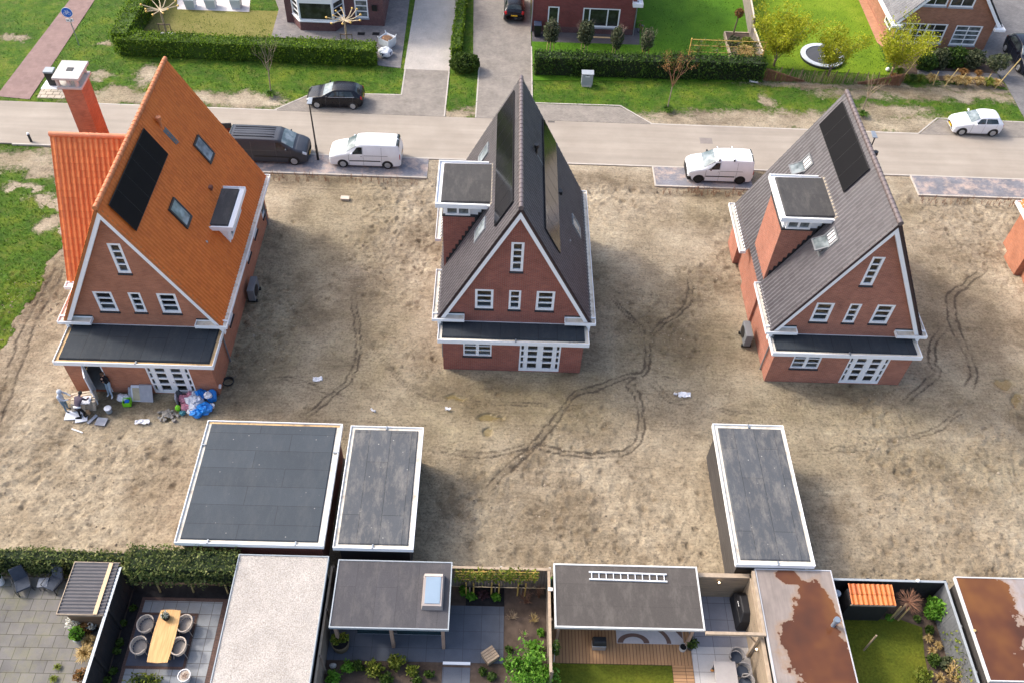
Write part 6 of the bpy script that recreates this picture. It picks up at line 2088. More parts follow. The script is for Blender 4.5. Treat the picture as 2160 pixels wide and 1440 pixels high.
fence('garden_fence', (-6.72, 8.0), (-6.72, 18.05), 1.85, fence_wood, 'weathered board fence squeezed between gravel roof and garden room', fence_pale, (.09, .03), axis='y')
fence('garden_fence', (-1.40, 18.16), (2.98, 18.16), 1.85, fence_wood, 'dark board fence behind the trained trees and slate terrace', fence_pale, (.12, .04), postm=concrete)
fence('garden_fence', (2.93, 13.6), (2.93, 18.1), 1.85, fence_wood, 'board fence between the planting bed and the ladder roof', fence_pale, (.12, .04), axis='y')
p = G(720, 1362); r = pot('barrel_planter', p, .40, .55, plain('barrel_wood', (0.16, 0.12, 0.07), 0.8, 0.3), 'half barrel with yellow green shrubs by the garden room', 'plant pot', taper=.85)
bush('foliage', (-.14, 0, .6), (.25, .25, .28), LF_YELLOW, '', n=220, size=.09, parent=r); bush('foliage', (.17, .05, .6), (.22, .22, .26), LF_YELLOW, '', n=180, size=.09, parent=r)
p = G(1033, 1386); r = empty('slatted_stool', p, .62, 'slatted wooden cube stool on the slate terrace', 'stool')
for k in range(5): MB().box(-.3, -.3 + k * .122, .36, .3, -.3 + k * .122 + .10, .40).build('slat', slat_wood, r)
MB().box(-.27, -.27, 0, .27, .27, .355).build('base', slat_wood, r)
for k, (u, v) in enumerate(((991, 1252), (1044, 1252), (1099, 1253))):
 p = G(u, v)
 t = empty('trained_tree', p, 0, ('left', 'middle', 'right')[k] + ' trained tree on bamboo between two stakes by the board fence', 'tree', 'trained trees by the slate terrace')
 MB().tube((0, 0, 0), (0, .05, 2.0), .035, .025, 7).build('trunk', twig_grey, t)
 for sx in (-.17, .17): MB().tube((sx, -.05, 0), (sx, -.05, 1.25), .038, .034, 8).build('stake', bamboo, t)
 MB().box(-.2, -.09, .95, .2, -.01, 1.0).build('tie', black_plastic, t)
 cm = MB(); rg = random.Random(k + 20)
 for z in (1.45, 1.7, 1.95, 2.2):
  cm.tube((-.68, .03, z), (.68, .03, z + rg.uniform(-.03, .03)), .016, n=5)
 for q_ in range(7): cm.tube((rg.uniform(-.65, .65), .0, 1.4), (rg.uniform(-.65, .65), .08, 2.25), .012, n=4)
 c_ = cm.build('bamboo_frame', bamboo, t)
 P = np.stack([RNG.uniform(-.68, .68, 260), RNG.normal(.03, .10, 260), RNG.uniform(1.4, 2.3, 260)], 1)
 V, F = leaf_arrays(P, .10); lm_ = MB(); lm_.arr(V, F); lm_.build('crown', LF_YELLOW, t)
q = px((975, 1237), (1051, 1265))
sheet('planting_bed', [(1.02, 8), (2.9, 8), (2.9, 18.1), (1.02, 18.1)], 0.0, soil_dark)
sheet('back_bed', [(-0.75, 17.22), (1.0, 17.22), (1.0, 18.1), (-0.75, 18.1)], 0.004, soil_black)
sheet('lower_bed', [(-6.7, 8), (q2[0][0] - .02, 8), (q2[0][0] - .02, px((693, 1399))[0][1]), (-6.7, px((693, 1399))[0][1])], 0.0, soil_dark)
BED = [(978, 1248, .2, LF_BRIGHT, 'leftmost'), (994, 1260, .2, LF_BRIGHT, 'second'), (1046, 1262, .2, LF_BRIGHT, 'third')]
for u, v, s, mt, lb in BED: bush('fern', G(u, v), (s * 1.1, s, s * 1.1), mt, lb + ' fresh green fern at the back edge of the slate terrace', 'plant', n=110, size=.11, group='ferns at the back of the slate terrace', core=None)
bush('shrub', G(1018, 1256), (.3, .2, .2), plain('plum_leaf', (0.04, 0.012, 0.014), 0.8), 'dark plum ground cover between the stakes', n=160, size=.08, core=None)
def twiggy(u, v, r, h, mat, label, seed, n=26, group=None):
 mb = MB(); rg = random.Random(seed)
 for k in range(n):
  a = rg.uniform(0, 2 * PI); q = rg.random() ** .5
  d = Vector((math.cos(a) * q * r / h, math.sin(a) * q * r / h, 1)).normalized()
  grow(mb, Vector((rg.uniform(-.05, .05), rg.uniform(-.05, .05), 0)), d, h * .5, .009, 1, rg, .6, .02, 4, None, (2, 3), .7, 2)
 return tag(mb.build('bare_shrub', mat, None, G(u, v)), label, 'shrub', group)
twiggy(1108, 1270, .55, .9, twig_red, 'big reddish bare shrub at the back of the planting bed', 3, 34)
twiggy(1136, 1258, .35, 1.1, twig_red, 'tall reddish bare shrub in the corner by the fence', 4, 20)
twiggy(1080, 1302, .4, .5, twig_pale, 'straw coloured bare shrub left of centre in the bed', 5, 24)
twiggy(1126, 1308, .4, .5, stake, 'yellow twigged shrub in the planting bed near the fence', 6, 28)
twiggy(1104, 1340, .35, .5, twig_pale, 'pale bare shrub in the middle of the planting bed', 7, 16)
for k, (u, v, s, mt, lb) in enumerate(((1127, 1367, .3, LF_BRIGHT, 'bright green shrub on the right of the planting bed'), (1141, 1335, .16, LF_BRIGHT, 'small green plant beside the board fence in the bed'), (1073, 1371, .17, LF_HEDGE_MID, 'dark green plant low in the planting bed'),
  (1070, 1404, .16, LF_HEDGE_MID, 'small dark plant below the wooden stool'), (1018, 1418, .18, LF_HEDGE_MID, 'green plant right of the slate path'), (1037, 1428, .18, LF_HEDGE_MID, 'leafy plant near the bottom edge right of the path'))):
 bush('shrub', G(u, v), (s, s, s), mt, lb, n=int(700 * s), size=.10, core=None)
t = soft_tree(G(1118, 1432), 1.55, .85, 'bright green feathery shrub at the bottom of the planting bed', LF_BRIGHT, 9, 3600, .085, trunk_h=.15, limbs=16, upright=.75, droop=.1, r=.04)
t.name = 'feathery_shrub'; t['category'] = 'shrub'
for k, (u, v, s, mt) in enumerate(((790, 1415, .38, LF_YELLOW), (755, 1408, .26, LF_HEDGE_MID), (836, 1402, .36, LF_YELLOW), (870, 1418, .3, LF_YELLOW), (735, 1412, .3, LF_BRIGHT), (705, 1432, .32, LF_BRIGHT), (815, 1436, .3, LF_HEDGE_MID), (880, 1440, .25, LF_HEDGE_MID), (905, 1425, .2, LF_HEDGE_MID))):
 bush('shrub', G(u, v), (s, s * .8, s * 1.1), mt, ('large olive shrub', 'dark shrub', 'tall olive shrub', 'loose olive shrub', 'fern like green plant', 'bright green leafy plant', 'low dark plant', 'small dark plant', 'smallest plant')[k] + ' in the bed below the slate terrace' + (' nearest the fence' if k == 5 else ''), n=int(1500 * s), size=.08, group='shrubs below the slate terrace', core=None, lump=.8, shell=.15)
tag(MB().blob((0, 0, .1), (.16, .12, .13), 9, 6, .12).build('boulder', concrete, None, G(703, 1405)), 'pale boulder at the foot of the weathered board fence', 'stone')
# ------------------------------------------------------------------ ladder-roof veranda
r = empty('veranda', (3.1, 15.27, 0), 0, 'brown felt roofed veranda with a mural rug and wooden deck', 'outbuilding')
W, L = 6.4, 2.93
edged_roof(r, W, L, 2.42, felt_brown, lightedge, .16, .07, .03)
MB().box(.05, .9, 0, 2.35, L - .08, 2.26).build('store_wall', plain('larch_boards', (0.33, 0.225, 0.125), 0.75, 0.2, 3, 0.2), r)
MB().box(2.35, L - .2, 0, W - .1, L - .08, 2.26).build('back_wall', boards_brown, r)
for xx in (.15, 5.95): MB().box(xx, .18, 0, xx + .12, .30, 2.26).build('post', timber, r)
MB().box(.05, .16, 2.1, W - .05, .32, 2.262).build('beam', timber, r)
q = px((1170, 1357), (1439, 1364), (1170, 1397))
deckm = paver('deck_boards', (0.42, 0.235, 0.115), (0.36, 0.20, 0.095), (0.10, 0.055, 0.03), 0.15, 9, 0.012, 0.0, 0.15)
deckm2 = paver('deck_boards_cross', (0.42, 0.235, 0.115), (0.36, 0.20, 0.095), (0.10, 0.055, 0.03), 9, 0.15, 0.012, 0.0, 0.15)
yd0 = q[2][1]; xs_ = px((1418, 1404), (1462, 1404))
sheet('deck', [(3.05, yd0), (xs_[1][0] - .02, yd0), (xs_[1][0] - .02, 16.5), (3.05, 16.5)], 0.03, deckm)
sheet('deck_side', [(xs_[0][0], 8), (xs_[1][0] - .02, 8), (xs_[1][0] - .02, yd0 - .005), (xs_[0][0], yd0 - .005)], 0.03, deckm2)
sheet('lawn', [(3.05, 8), (xs_[0][0] - .02, 8), (xs_[0][0] - .02, yd0 - .02), (3.05, yd0 - .02)], 0.01, lawn_s)
sheet('back_terrace', [(xs_[1][0], px((1462, 1362))[0][1]), (11.95, px((1462, 1362))[0][1]), (11.95, 18.05), (xs_[1][0], 18.05)], 0.0, pav_ash)
sheet('light_terrace', [(xs_[1][0], 8), (11.95, 8), (11.95, px((1462, 1362))[0][1] - .01), (xs_[1][0], px((1462, 1362))[0][1] - .01)], 0.004, pav_light)
q = px((1299, 1330), (1439, 1334), (1440, 1359), (1296, 1356))
x0, x1 = q[0][0], q[1][0]; y0, y1 = q[3][1], q[3][1] + 1.15
r = empty('outdoor_rug', (x0, y0, .034), 0, 'white outdoor rug with brown curved bands under the ladder roof', 'rug')
MB().box(0, 0, 0, x1 - x0, y1 - y0, .012).build('rug', plain('rug_cream', (0.55, 0.50, 0.47), 0.95, 0.08, 8, 0.2), r)
rugb = plain('rug_brown', (0.17, 0.10, 0.075), 0.95, 0.1, 8, 0.2)
for cx, rr, wd in ((0.9, 1.55, .2), (.75, .72, .26)):
 mb = MB(); n = 22
 for k in range(n):
  P = []
  for t in (k / n, (k + 1) / n):
   a = PI * t
   P.append(((cx + rr * math.cos(a), max(.01, rr * .62 * math.sin(a) + .02)), (cx + (rr - wd) * math.cos(a), max(.01, (rr - wd) * .62 * math.sin(a) + .02))))
  quad = [P[0][0], P[1][0], P[1][1], P[0][1]]
  for pl in ((-1, 0, -.02), (1, 0, x1 - x0 - .02), (0, 1, y1 - y0 - .02)): quad = clip_poly(quad, *pl) if len(quad) > 2 else quad
  if len(quad) > 2: mb.face([(x, y, .0135) for x, y in quad][::-1])
 mb.build('brown_band', rugb, r)
mb = MB(); mb.hexa([(x1 - x0 - .35, y1 - y0 - .5, .0125), (x1 - x0 - .02, y1 - y0 - .9, .0125), (x1 - x0 - .02, y1 - y0 - .3, .0125), (x1 - x0 - .45, y1 - y0 - .02, .0125)] + [(x1 - x0 - .35, y1 - y0 - .5, .014), (x1 - x0 - .02, y1 - y0 - .9, .014), (x1 - x0 - .02, y1 - y0 - .3, .014), (x1 - x0 - .45, y1 - y0 - .02, .014)]); mb.build('brown_band', rugb, r)
alu = plain('aluminium', (0.66, 0.67, 0.68), 0.4, 0.06, 4, 0, spec=.5)
a, b_ = G(1242, 1205, 2.45), G(1406, 1212, 2.45)
cc = G(1242, 1220, 2.45)
r = empty('ladder', (a.x, cc.y, 2.40), -.01, 'aluminium ladder lying on the brown felt roof', 'ladder')
Ld = b_.x - a.x; wd = a.y - cc.y
for yy in (0, wd): MB().box(0, yy - .03, .0, Ld, yy + .03, .07).build('rail', alu, r)
for k in range(11):
 xx = .12 + k * (Ld - .24) / 10
 MB().box(xx - .018, .03, .02, xx + .018, wd - .03, .055).build('rung', alu, r)
p = G(1262, 1362)
r = empty('table_grill', p, 0, 'small black grill with steel front on the wooden deck', 'grill')
MB().box(-.3, -.2, .03, .3, .2, .42).build('cabinet', steel, r, bevel=.02)
MB().hexa([(-.32, -.18, .42), (.32, -.18, .42), (.32, .22, .42), (-.32, .22, .42), (-.28, -.05, .62), (.28, -.05, .62), (.28, .18, .66), (-.28, .18, .66)]).build('lid', black_plastic, r, bevel=.03)
MB().tube((-.22, -.22, .5), (.22, -.22, .5), .014).build('handle', steel, r)
pot('plant_pot', G(1439, 1368), .17, .3, concrete, 'empty grey pot at the corner of the wooden deck', taper=.9)
r = pot('planter', G(1455, 1366), .16, .3, anthracite, 'dark pot with a round green box bush by the deck corner', 'plant pot'); bush('foliage', (0, 0, .38), (.26, .26, .26), LF_HEDGE_MID, '', n=260, size=.07, parent=r)
def screen(name, loc, sx, sy, h, label, mat=None):
 r = empty(name, loc, 0, label, 'screen wall')
 MB().box(0, 0, 0, sx, sy, h).build('panel', mat or board_screen, r)
 MB().box(-.03, -.03, h, sx + .03, sy + .03, h + .06).build('cap', fence_pale, r)
 return r
board_screen = board_mat('boards_grey_brown', (0.30, 0.235, 0.165), (0.26, 0.20, 0.14), (0.10, 0.08, 0.06), 0.13)
r1 = screen('timber_screen', (9.55, 17.92, 0), 2.4, .14, 2.0, 'horizontal board screen at the back of the grill corner with a wall lamp')
r2 = screen('timber_screen', (11.95, 8.0, 0), .10, 10.05, 2.0, 'long board screen beside the rusty puddled roof')
pgm = fence_pale
r = empty('pergola', (9.45, 15.1, 0), 0, 'open timber pergola frame over the covered grill', 'pergola')
MB().box(0.05, 0.0, 2.30, 2.62, .13, 2.45).build('beam', pgm, r)
MB().box(2.49, .13, 2.30, 2.62, 2.95, 2.45).build('beam', pgm, r)
MB().box(2.35, 0.0, 0, 2.48, .13, 2.30).build('post', pgm, r)
mb = MB(); mb.tube((2.42, .06, 1.5), (1.9, .06, 2.3), .04, n=4); mb.build('brace', pgm, r)
wl = plain('lamp_brass', (0.12, 0.09, 0.06), 0.4)
em = D.materials.new('lamp_glow'); em.use_nodes = True
em.node_tree.nodes['Principled BSDF'].inputs['Emission Color'].default_value = (1, .72, .42, 1); em.node_tree.nodes['Principled BSDF'].inputs['Emission Strength'].default_value = 4
def wall_lamp(loc, lb, n):
 r = empty('wall_lamp', loc, 0, lb, 'wall lamp', 'lit wall lamps on the board screens')
 n = Vector(n)
 MB().tube((0, 0, 0), n * .10, .02).build('arm', wl, r)
 MB().tube(n * .10 + Vector((0, 0, -.10)), n * .10 + Vector((0, 0, .08)), .05, n=10).build('shade', wl, r)
 MB().blob(n * .10 + Vector((0, 0, .10)), .045, 8, 6, 0).build('bulb', em, r)
p = G(1515, 1228, 1.55); wall_lamp((p.x, 17.91, 1.6), 'lit lamp on the back screen above the covered grill', (0, -1, 0))
p = G(1600, 1372, 1.3); wall_lamp((11.94, p.y, 1.4), 'lit lamp on the long screen beside the patio table', (-1, 0, 0))
q = [G(1536, 1262, 0), G(1574, 1262, 0), G(1573, 1322, 0), G(1537, 1322, 0)]
cx, cy = (q[0].x + q[1].x + q[2].x + q[3].x) / 4 + .1, (q[0].y + q[2].y) / 2 - .1
r = empty('covered_grill', (cx, cy, 0), .04, 'large barbecue under a black cover in the screened corner', 'grill')
mb = MB()
mb.hexa([(-.36, -.78, .05), (.36, -.78, .05), (.36, .78, .05), (-.36, .78, .05), (-.34, -.72, .85), (.33, -.72, .85), (.33, .72, .85), (-.34, .72, .85)])
mb.hexa([(-.34, -.72, .852), (.33, -.72, .852), (.33, .72, .852), (-.34, .72, .852), (-.20, -.40, 1.2), (.26, -.40, 1.2), (.26, .40, 1.2), (-.20, .40, 1.2)])
mb.build('cover', plain('cover_black', (0.010, 0.010, 0.012), 0.55, 0.25, 4, 0.6, 9), r, bevel=.05)
mb = MB(); mb.rbox((-.285, .1, 1.0), (.006, .26, .12), 0, tilt=0); mb.build('label_patch', white, r)
q = [G(1505, 1393, .74), G(1551, 1395, .74)]
r = empty('patio_table', (q[0].x, 11.6, 0), 0, 'grey concrete topped patio table cut by the bottom edge', 'table')
MB().box(0, 0, .69, q[1].x - q[0].x, q[0].y - 11.6, .74).build('tabletop', plain('table_top_grey', (0.33, 0.30, 0.28), 0.6, 0.12, 2, .1), r, bevel=.008)
for sx in (.1, q[1].x - q[0].x - .1):
 for sy in (.1, q[0].y - 11.7): MB().box(sx - .04, sy - .04, 0, sx + .04, sy + .04, .69).build('leg', anthracite, r)
def tub_chair(u, v, rz, label):
 r = empty('patio_chair', G(u, v, .3) - Vector((0, 0, .3)), rz, label, 'chair', 'dark tub chairs at the patio table')
 mb = MB(); mb.lathe((0, 0, 0), [(.24, .40), (.27, .42), (.27, .47), (.24, .48)], 18); mb.build('seat', fabric_grey, r, smooth=40)
 mb = MB(); n = 16
 for k in range(n):
  t0, t1 = (-.12 + 1.24 * k / n) * PI, (-.12 + 1.24 * (k + 1) / n) * PI
  f = lambda t, R, z: (R * math.cos(t), R * math.sin(t), z + .12 * max(0, math.sin(t)))
  mb.hexa([f(t0, .27, .45), f(t0, .31, .45), f(t1, .31, .45), f(t1, .27, .45), f(t0, .29, .70), f(t0, .335, .70), f(t1, .335, .70), f(t1, .29, .70)])
 mb.build('backrest', plain('tub_taupe', (0.20, 0.185, 0.175), 0.8) if 'tub_taupe' not in MATS else MATS['tub_taupe'], r)
 for a in range(4): MB().tube((.15 * math.cos(a * PI / 2 + .78), .15 * math.sin(a * PI / 2 + .78), .42), (.26 * math.cos(a * PI / 2 + .78), .26 * math.sin(a * PI / 2 + .78), 0), .014, n=6).build('leg', anthracite, r)
tub_chair(1551, 1388, 0, 'dark tub chair at the head of the patio table'); tub_chair(1564, 1418, -PI / 2, 'dark tub chair at the right side of the patio table'); tub_chair(1570, 1442, -PI / 2, 'lowest dark tub chair at the patio table')
tag(MB().blob((0, 0, .06), (.09, .05, .05), 8, 6, .1).build('shoe', plain('shoe_orange', (0.5, 0.22, 0.06), 0.7), None, G(1502, 1414)), 'small orange shoe lying beside the patio table', 'shoe')
p = G(1163, 1250); r = empty('water_butt', p, 0, 'green water butt squeezed behind the board fence', 'barrel'); mb = MB(); mb.lathe((0, 0, 0), [(.24, 0), (.28, .3), (.28, .7), (.25, .95)], 14); mb.build('barrel', plain('butt_green', (0.02, 0.085, 0.055), 0.5), r, smooth=40)
bush('shrub', G(1164, 1232), (.2, .2, .35), LF_BRIGHT, 'green plant growing above the water butt', n=140, size=.1, core=None)
tag(MB().box(-.1, -.07, 0, .1, .07, .08).build('security_lamp', white, None, (2.98, 17.2, 1.86)), 'small white lamp on top of the board fence', 'lamp')
r = empty('rose_stem', G(1168, 1395), 0, 'climbing plant on a white cane left of the wooden deck', 'plant'); MB().tube((0, 0, 0), (-.05, .1, 1.7), .018, n=6).build('cane', white, r); bush('foliage', (-.03, .05, .8), (.2, .2, .7), LF_HEDGE_MID, '', n=120, size=.1, parent=r, core=None)

# ------------------------------------------------------------------ rusty puddled roofs
def puddle_roof(name, seed, shapes, base=(0.24, 0.20, 0.175)):
 t = NT(name)
 n = t.noise(0.8, detail=6)
 col = t.ramp(n, [(0.3, sc(base, .8)), (0.7, sc(base, 1.15))])
 mp = t.new('Mapping'); mp.inputs['Scale'].default_value = (5, .5, 1); t.link(t.coord(), mp.inputs[0])
 col = t.mix(1.0, col, t.ramp(t.noise(1.5, mp.outputs[0], 5), [(0.3, .85), (0.7, 1.12)]), 'MULTIPLY')
 c = t.new('SeparateXYZ'); t.link(t.coord(), c.inputs[0])
 X, Y = c.outputs[0], c.outputs[1]
 wob = t.math('MULTIPLY', t.math('SUBTRACT', t.noise(1.1, detail=4, rough=.6), .5), 1.9)
 f = None
 for cx, cy, rx, ry in shapes:
  dx = t.math('DIVIDE', t.math('SUBTRACT', X, cx), rx); dy = t.math('DIVIDE', t.math('SUBTRACT', Y, cy), ry)
  d = t.math('SUBTRACT', 1.0, t.math('SQRT', t.math('ADD', t.math('MULTIPLY', dx, dx), t.math('MULTIPLY', dy, dy))))
  f = d if f is None else t.math('MAXIMUM', f, d)
 f = t.math('ADD', f, wob)
 mask = t.ramp(f, [(0.0, 0), (0.035, 1)])
 edge = t.ramp(t.math('ADD', f, .5), [(0.28, 0), (0.5, .75)])
 col = t.mix(edge, col, (0.25, 0.165, 0.105))
 water = t.ramp(t.noise(.35, detail=3), [(0.3, (0.050, 0.024, 0.016)), (0.5, (0.10, 0.038, 0.018)), (0.72, (0.17, 0.07, 0.022))])
 col = t.mix(mask, col, water)
 rg_ = t.ramp(mask, [(0, .8), (1, .14)])
 return t.done(col, rg_, None, 0.35)


r = empty('long_outbuilding', (12.1, 8.0, 0), 0, 'long outbuilding with rust brown puddles across its flat roof', 'outbuilding')
MB().box(.15, .1, 0, 3.3, 10.05, 2.2).build('wall', boards_charcoal, r)
edged_roof(r, 3.44, 10.19, 2.42, puddle_roof('puddled_felt', 1, ((2.3, 6.2, 1.25, 2.6), (1.5, 6.6, 1.0, 1.2), (2.5, 8.4, .7, 1.2), (1.4, 9.85, .55, .35), (2.3, 4.0, 1.2, 1.0))), plain('edge_grey', (0.42, 0.42, 0.43), 0.5, 0.1), .2, .05, .03)
p = G(1757, 1318, 2.42)
MB().tube((p.x - 12.1, p.y - 8, 2.3), (p.x - 12.1, p.y - 8, 2.95), .085, n=14).build('flue', plain('flue_blue_grey', (0.17, 0.21, 0.26), 0.45), r)
MB().tube((p.x - 12.1, p.y - 8, 2.88), (p.x - 12.1, p.y - 8, 3.05), .135, n=16).build('flue_cap', MATS['flue_blue_grey'], r)
r = empty('rusty_outbuilding', (21.08, 13.38, 0), 0, 'outbuilding with a half rusted ponded roof in the bottom right corner', 'outbuilding')
MB().box(.15, .15, 0, 5, 4.5, 2.2).build('wall', boards_charcoal, r)
edged_roof(r, 5.2, 4.65, 2.42, puddle_roof('ponded_felt', 2, ((.6, 3.2, 1.9, 2.6), (.3, 1.2, 1.7, 2.2), (2.6, 1.6, .3, .6)), (0.30, 0.26, 0.245)), lightedge, .2, .05, .03)
tag(MB().blob((0, 0, .02), (.07, .06, .03), 7, 5, .2).build('debris', stake, None, G(2056, 1329, 2.44)), 'yellow scrap on the rusted roof in the corner', 'debris')

# ------------------------------------------------------------------ garden with the mossy lawn
q = px((1781, 1302), (1945, 1302), (1958, 1440))
sheet('garden_lawn', [(15.6, 8)] + px((1975, 1480), (1962, 1440), (1950, 1380), (1945, 1322), (1900, 1306), (1775, 1304)), 0.0, lawn_s)
fence('garden_fence', (15.60, 18.02), (20.9, 18.02), 1.85, black_wood, 'black board fence behind the little tiled shed', grey_metal, (.10, .04))
fence('garden_fence', (20.88, 8.0), (20.88, 17.95), 1.85, grey_wood, 'grey board fence along the bed beside the rusted roof', grey_metal, (.10, .04), axis='y')
r = empty('log_store', (16.28, 16.84, 0), 0, 'little black shed under bright orange roof tiles', 'shed')
MB().box(.06, .1, 0, 1.92, .8, 1.75).build('wall', black_wood, r)
mb = MB(); tile_slope(mb, (0, .88, 2.08), (1, 0, 0), (0, -1, -.18), 1.99, .92, .22, .46, .06, .03); mb.build('roof', tiles('roof_tile_bright_orange', [(0.52, 0.13, 0.022), (0.60, 0.165, 0.03), (0.45, 0.10, 0.02)], 0.5), r, smooth=40)
MB().box(-.02, -.05, 1.82, 2.01, -.02, 1.93).build('fascia', fence_pale, r)
t = empty('pollard_tree', G(1884, 1303), 0, 'pollarded tree with a ball of bare brown twigs beside the tiled shed', 'tree')
MB().tube((0, 0, 0), (0.05, 0, 1.75), .055, .05, 8).build('trunk', twig_pale, t)
for sx in (-.22, .2): MB().tube((sx, -.1, 0), (sx, -.1, 1.5), .035, n=7).build('stake', stake, t)
mb = MB(); rg = random.Random(12)
for k in range(60):
 d = Vector((rg.uniform(-1, 1), rg.uniform(-1, 1), rg.uniform(-.25, 1))).normalized(); grow(mb, Vector((.05, 0, 1.75)), d, .34, .012, 1, rg, .4, .05, 4, None, (2, 3), .8, 2)
mb.build('crown', twig_red, t)
bush('shrub', G(1972, 1296), (.62, .55, .75), LF_BRIGHT, 'big fresh green shrub in the corner against the black fence', n=2000, size=.11, lump=.55, shell=.35)
p = G(1822, 1370); r = empty('washing_post', p, 0, 'leaning wooden post on the mossy lawn', 'post'); MB().tube((0, 0, 0), (.02, .02, 1.6), .045, .04, 8).build('post', slat_wood, r)
p = G(1771, 1252, 1.9); tag(MB().lathe((0, 0, 0), [(.13, 0), (.13, .5), (.16, .5), (.16, .62)], 12).build('chimney_pipe', MATS['flue_blue_grey'], None, (15.75, 17.3, 1.4), smooth=40), 'dark blue stove pipe between the puddled roof and the tiled shed', 'pipe')
p = G(1936, 1232, 1.85); tag(MB().blob((0, 0, .07), (.09, .09, .09), 9, 7, 0).build('garden_lantern', white, None, (p.x, 18.0, 1.90)), 'white round lantern on top of the black fence', 'lantern')
for k, (u, v, s, mt, fn) in enumerate(((1958, 1330, .2, LF_HEDGE_MID, 0), (1955, 1348, .22, LF_STRAW, 1), (1976, 1362, .2, LF_STRAW, 1), (1964, 1374, .2, LF_STRAW, 1), (1965, 1395, .28, LF_HEDGE_MID, 0), (1980, 1432, .26, LF_STRAW, 1), (1990, 1402, .3, LF_OLIVE, 0), (1940, 1430, .4, LF_YELLOW, 0), (2010, 1425, .45, LF_STRAW, 0), (1875, 1304, .15, LF_BRIGHT, 0), (1933, 1306, .15, LF_HEDGE_MID, 0))):
 lb = ('dark green plant under the big fresh shrub', 'straw grass clump topmost in the right bed', 'straw grass clump nearest the grey fence', 'straw grass clump at the lawn edge', 'leafy green plant in the right bed', 'straw grass clump lowest in the right bed', 'grey green plant by the grey fence', 'yellow green shrub at the lower end of the lawn', 'dry brown hydrangea by the grey fence', 'small green plant at the pollard stakes', 'small dark plant at the top of the bed')[k]
 if fn: tuft('ornamental_grass', G(u, v), s * 1.2, s * 1.3, mt, lb, n=90, group='straw clumps in the right bed')
 else: bush('shrub', G(u, v), (s, s, s), mt, lb, n=int(900 * s), size=.09, core=None)
r = empty('climber', (20.80, 14.4, 0), 0, 'leafless climber trained on the grey fence', 'plant')
mb = MB(); rg = random.Random(8)
for k in range(9): grow(mb, Vector((-.03, rg.uniform(-1.2, .8), 0)), Vector((rg.uniform(-.25, 0), rg.uniform(-.4, .4), 1)).normalized(), .8, .014, 2, rg, .5, .05, 4, None, (2, 2), .75, 2)
mb.build('stems', twig_pale, r)
P = np.stack([RNG.normal(-.05, .05, 120), RNG.uniform(-1.6, 1.8, 120), RNG.uniform(.4, 1.8, 120)], 1); V, F = leaf_arrays(P, .10); lm_ = MB(); lm_.arr(V, F); lm_.build('leaves', LF_YELLOW, r)
# ------------------------------------------------------------------ north side of the road
def WY(u, v, y):
 """x and height of the photo position on the wall plane at depth y"""
 d = CR.T @ np.array([(u - 1080) / FPX, (v - 720) / FPX, 1.0]); t = y / d[1]; q = CAM + t * d
 return q[0], q[2]


pav_house = paver('pavers_house_grey', (0.20, 0.185, 0.18), (0.155, 0.145, 0.142), (0.09, 0.085, 0.08), 0.21, 0.105, 0.006, blotch=0.2, stain=(0.30, 0.26, 0.24), stain_amt=.4)
pav_darkp = paver('pavers_anthracite', (0.085, 0.078, 0.085), (0.07, 0.065, 0.07), (0.04, 0.04, 0.04), 0.21, 0.105, 0.006, blotch=0.15)
sheet('house_paving', px((797, 138), (845, 144), (864, 0), (880, -60), (560, -60), (588, 20), (572, 79), (690, 84), (790, 90)), 0.002, pav_house)
sheet('white_terrace', px((374, 20), (526, 26), (531, -50), (374, -50)), 0.006, plain('terrace_white', (0.52, 0.48, 0.46), 0.8, 0.12, 2))
sheet('front_lawn', px((300, 70), (572, 80), (588, 24), (374, 18), (374, -50), (330, -50)), 0.0, lawn_d)
sheet('dark_paving', px((1122, 88), (1349, 95), (1349, 60), (1122, 55)), 0.004, pav_darkp)
sheet('front_lawn', px((1122, 88), (1122, 170), (1607, 172), (1560, -60), (1330, -60), (1349, 95)), 0.0, lawn_n)
sheet('side_lawn', px((1607, 142), (1880, 160), (1850, 88), (1808, -60), (1565, -60)), 0.0, lawn_w)
sheet('orange_path', px((1808, -60), (1811, 0), (1850, 90), (1864, 100), (1900, 60), (1880, -60)), 0.004, pav_orange)
sheet('plant_bed', px((1888, 160), (2123, 184), (2075, 118), (1905, 112)), 0.0, soil_dark)
sheet('bed_path', px((1935, 158), (2110, 168), (2105, 156), (1935, 148)), 0.01, pav_house)


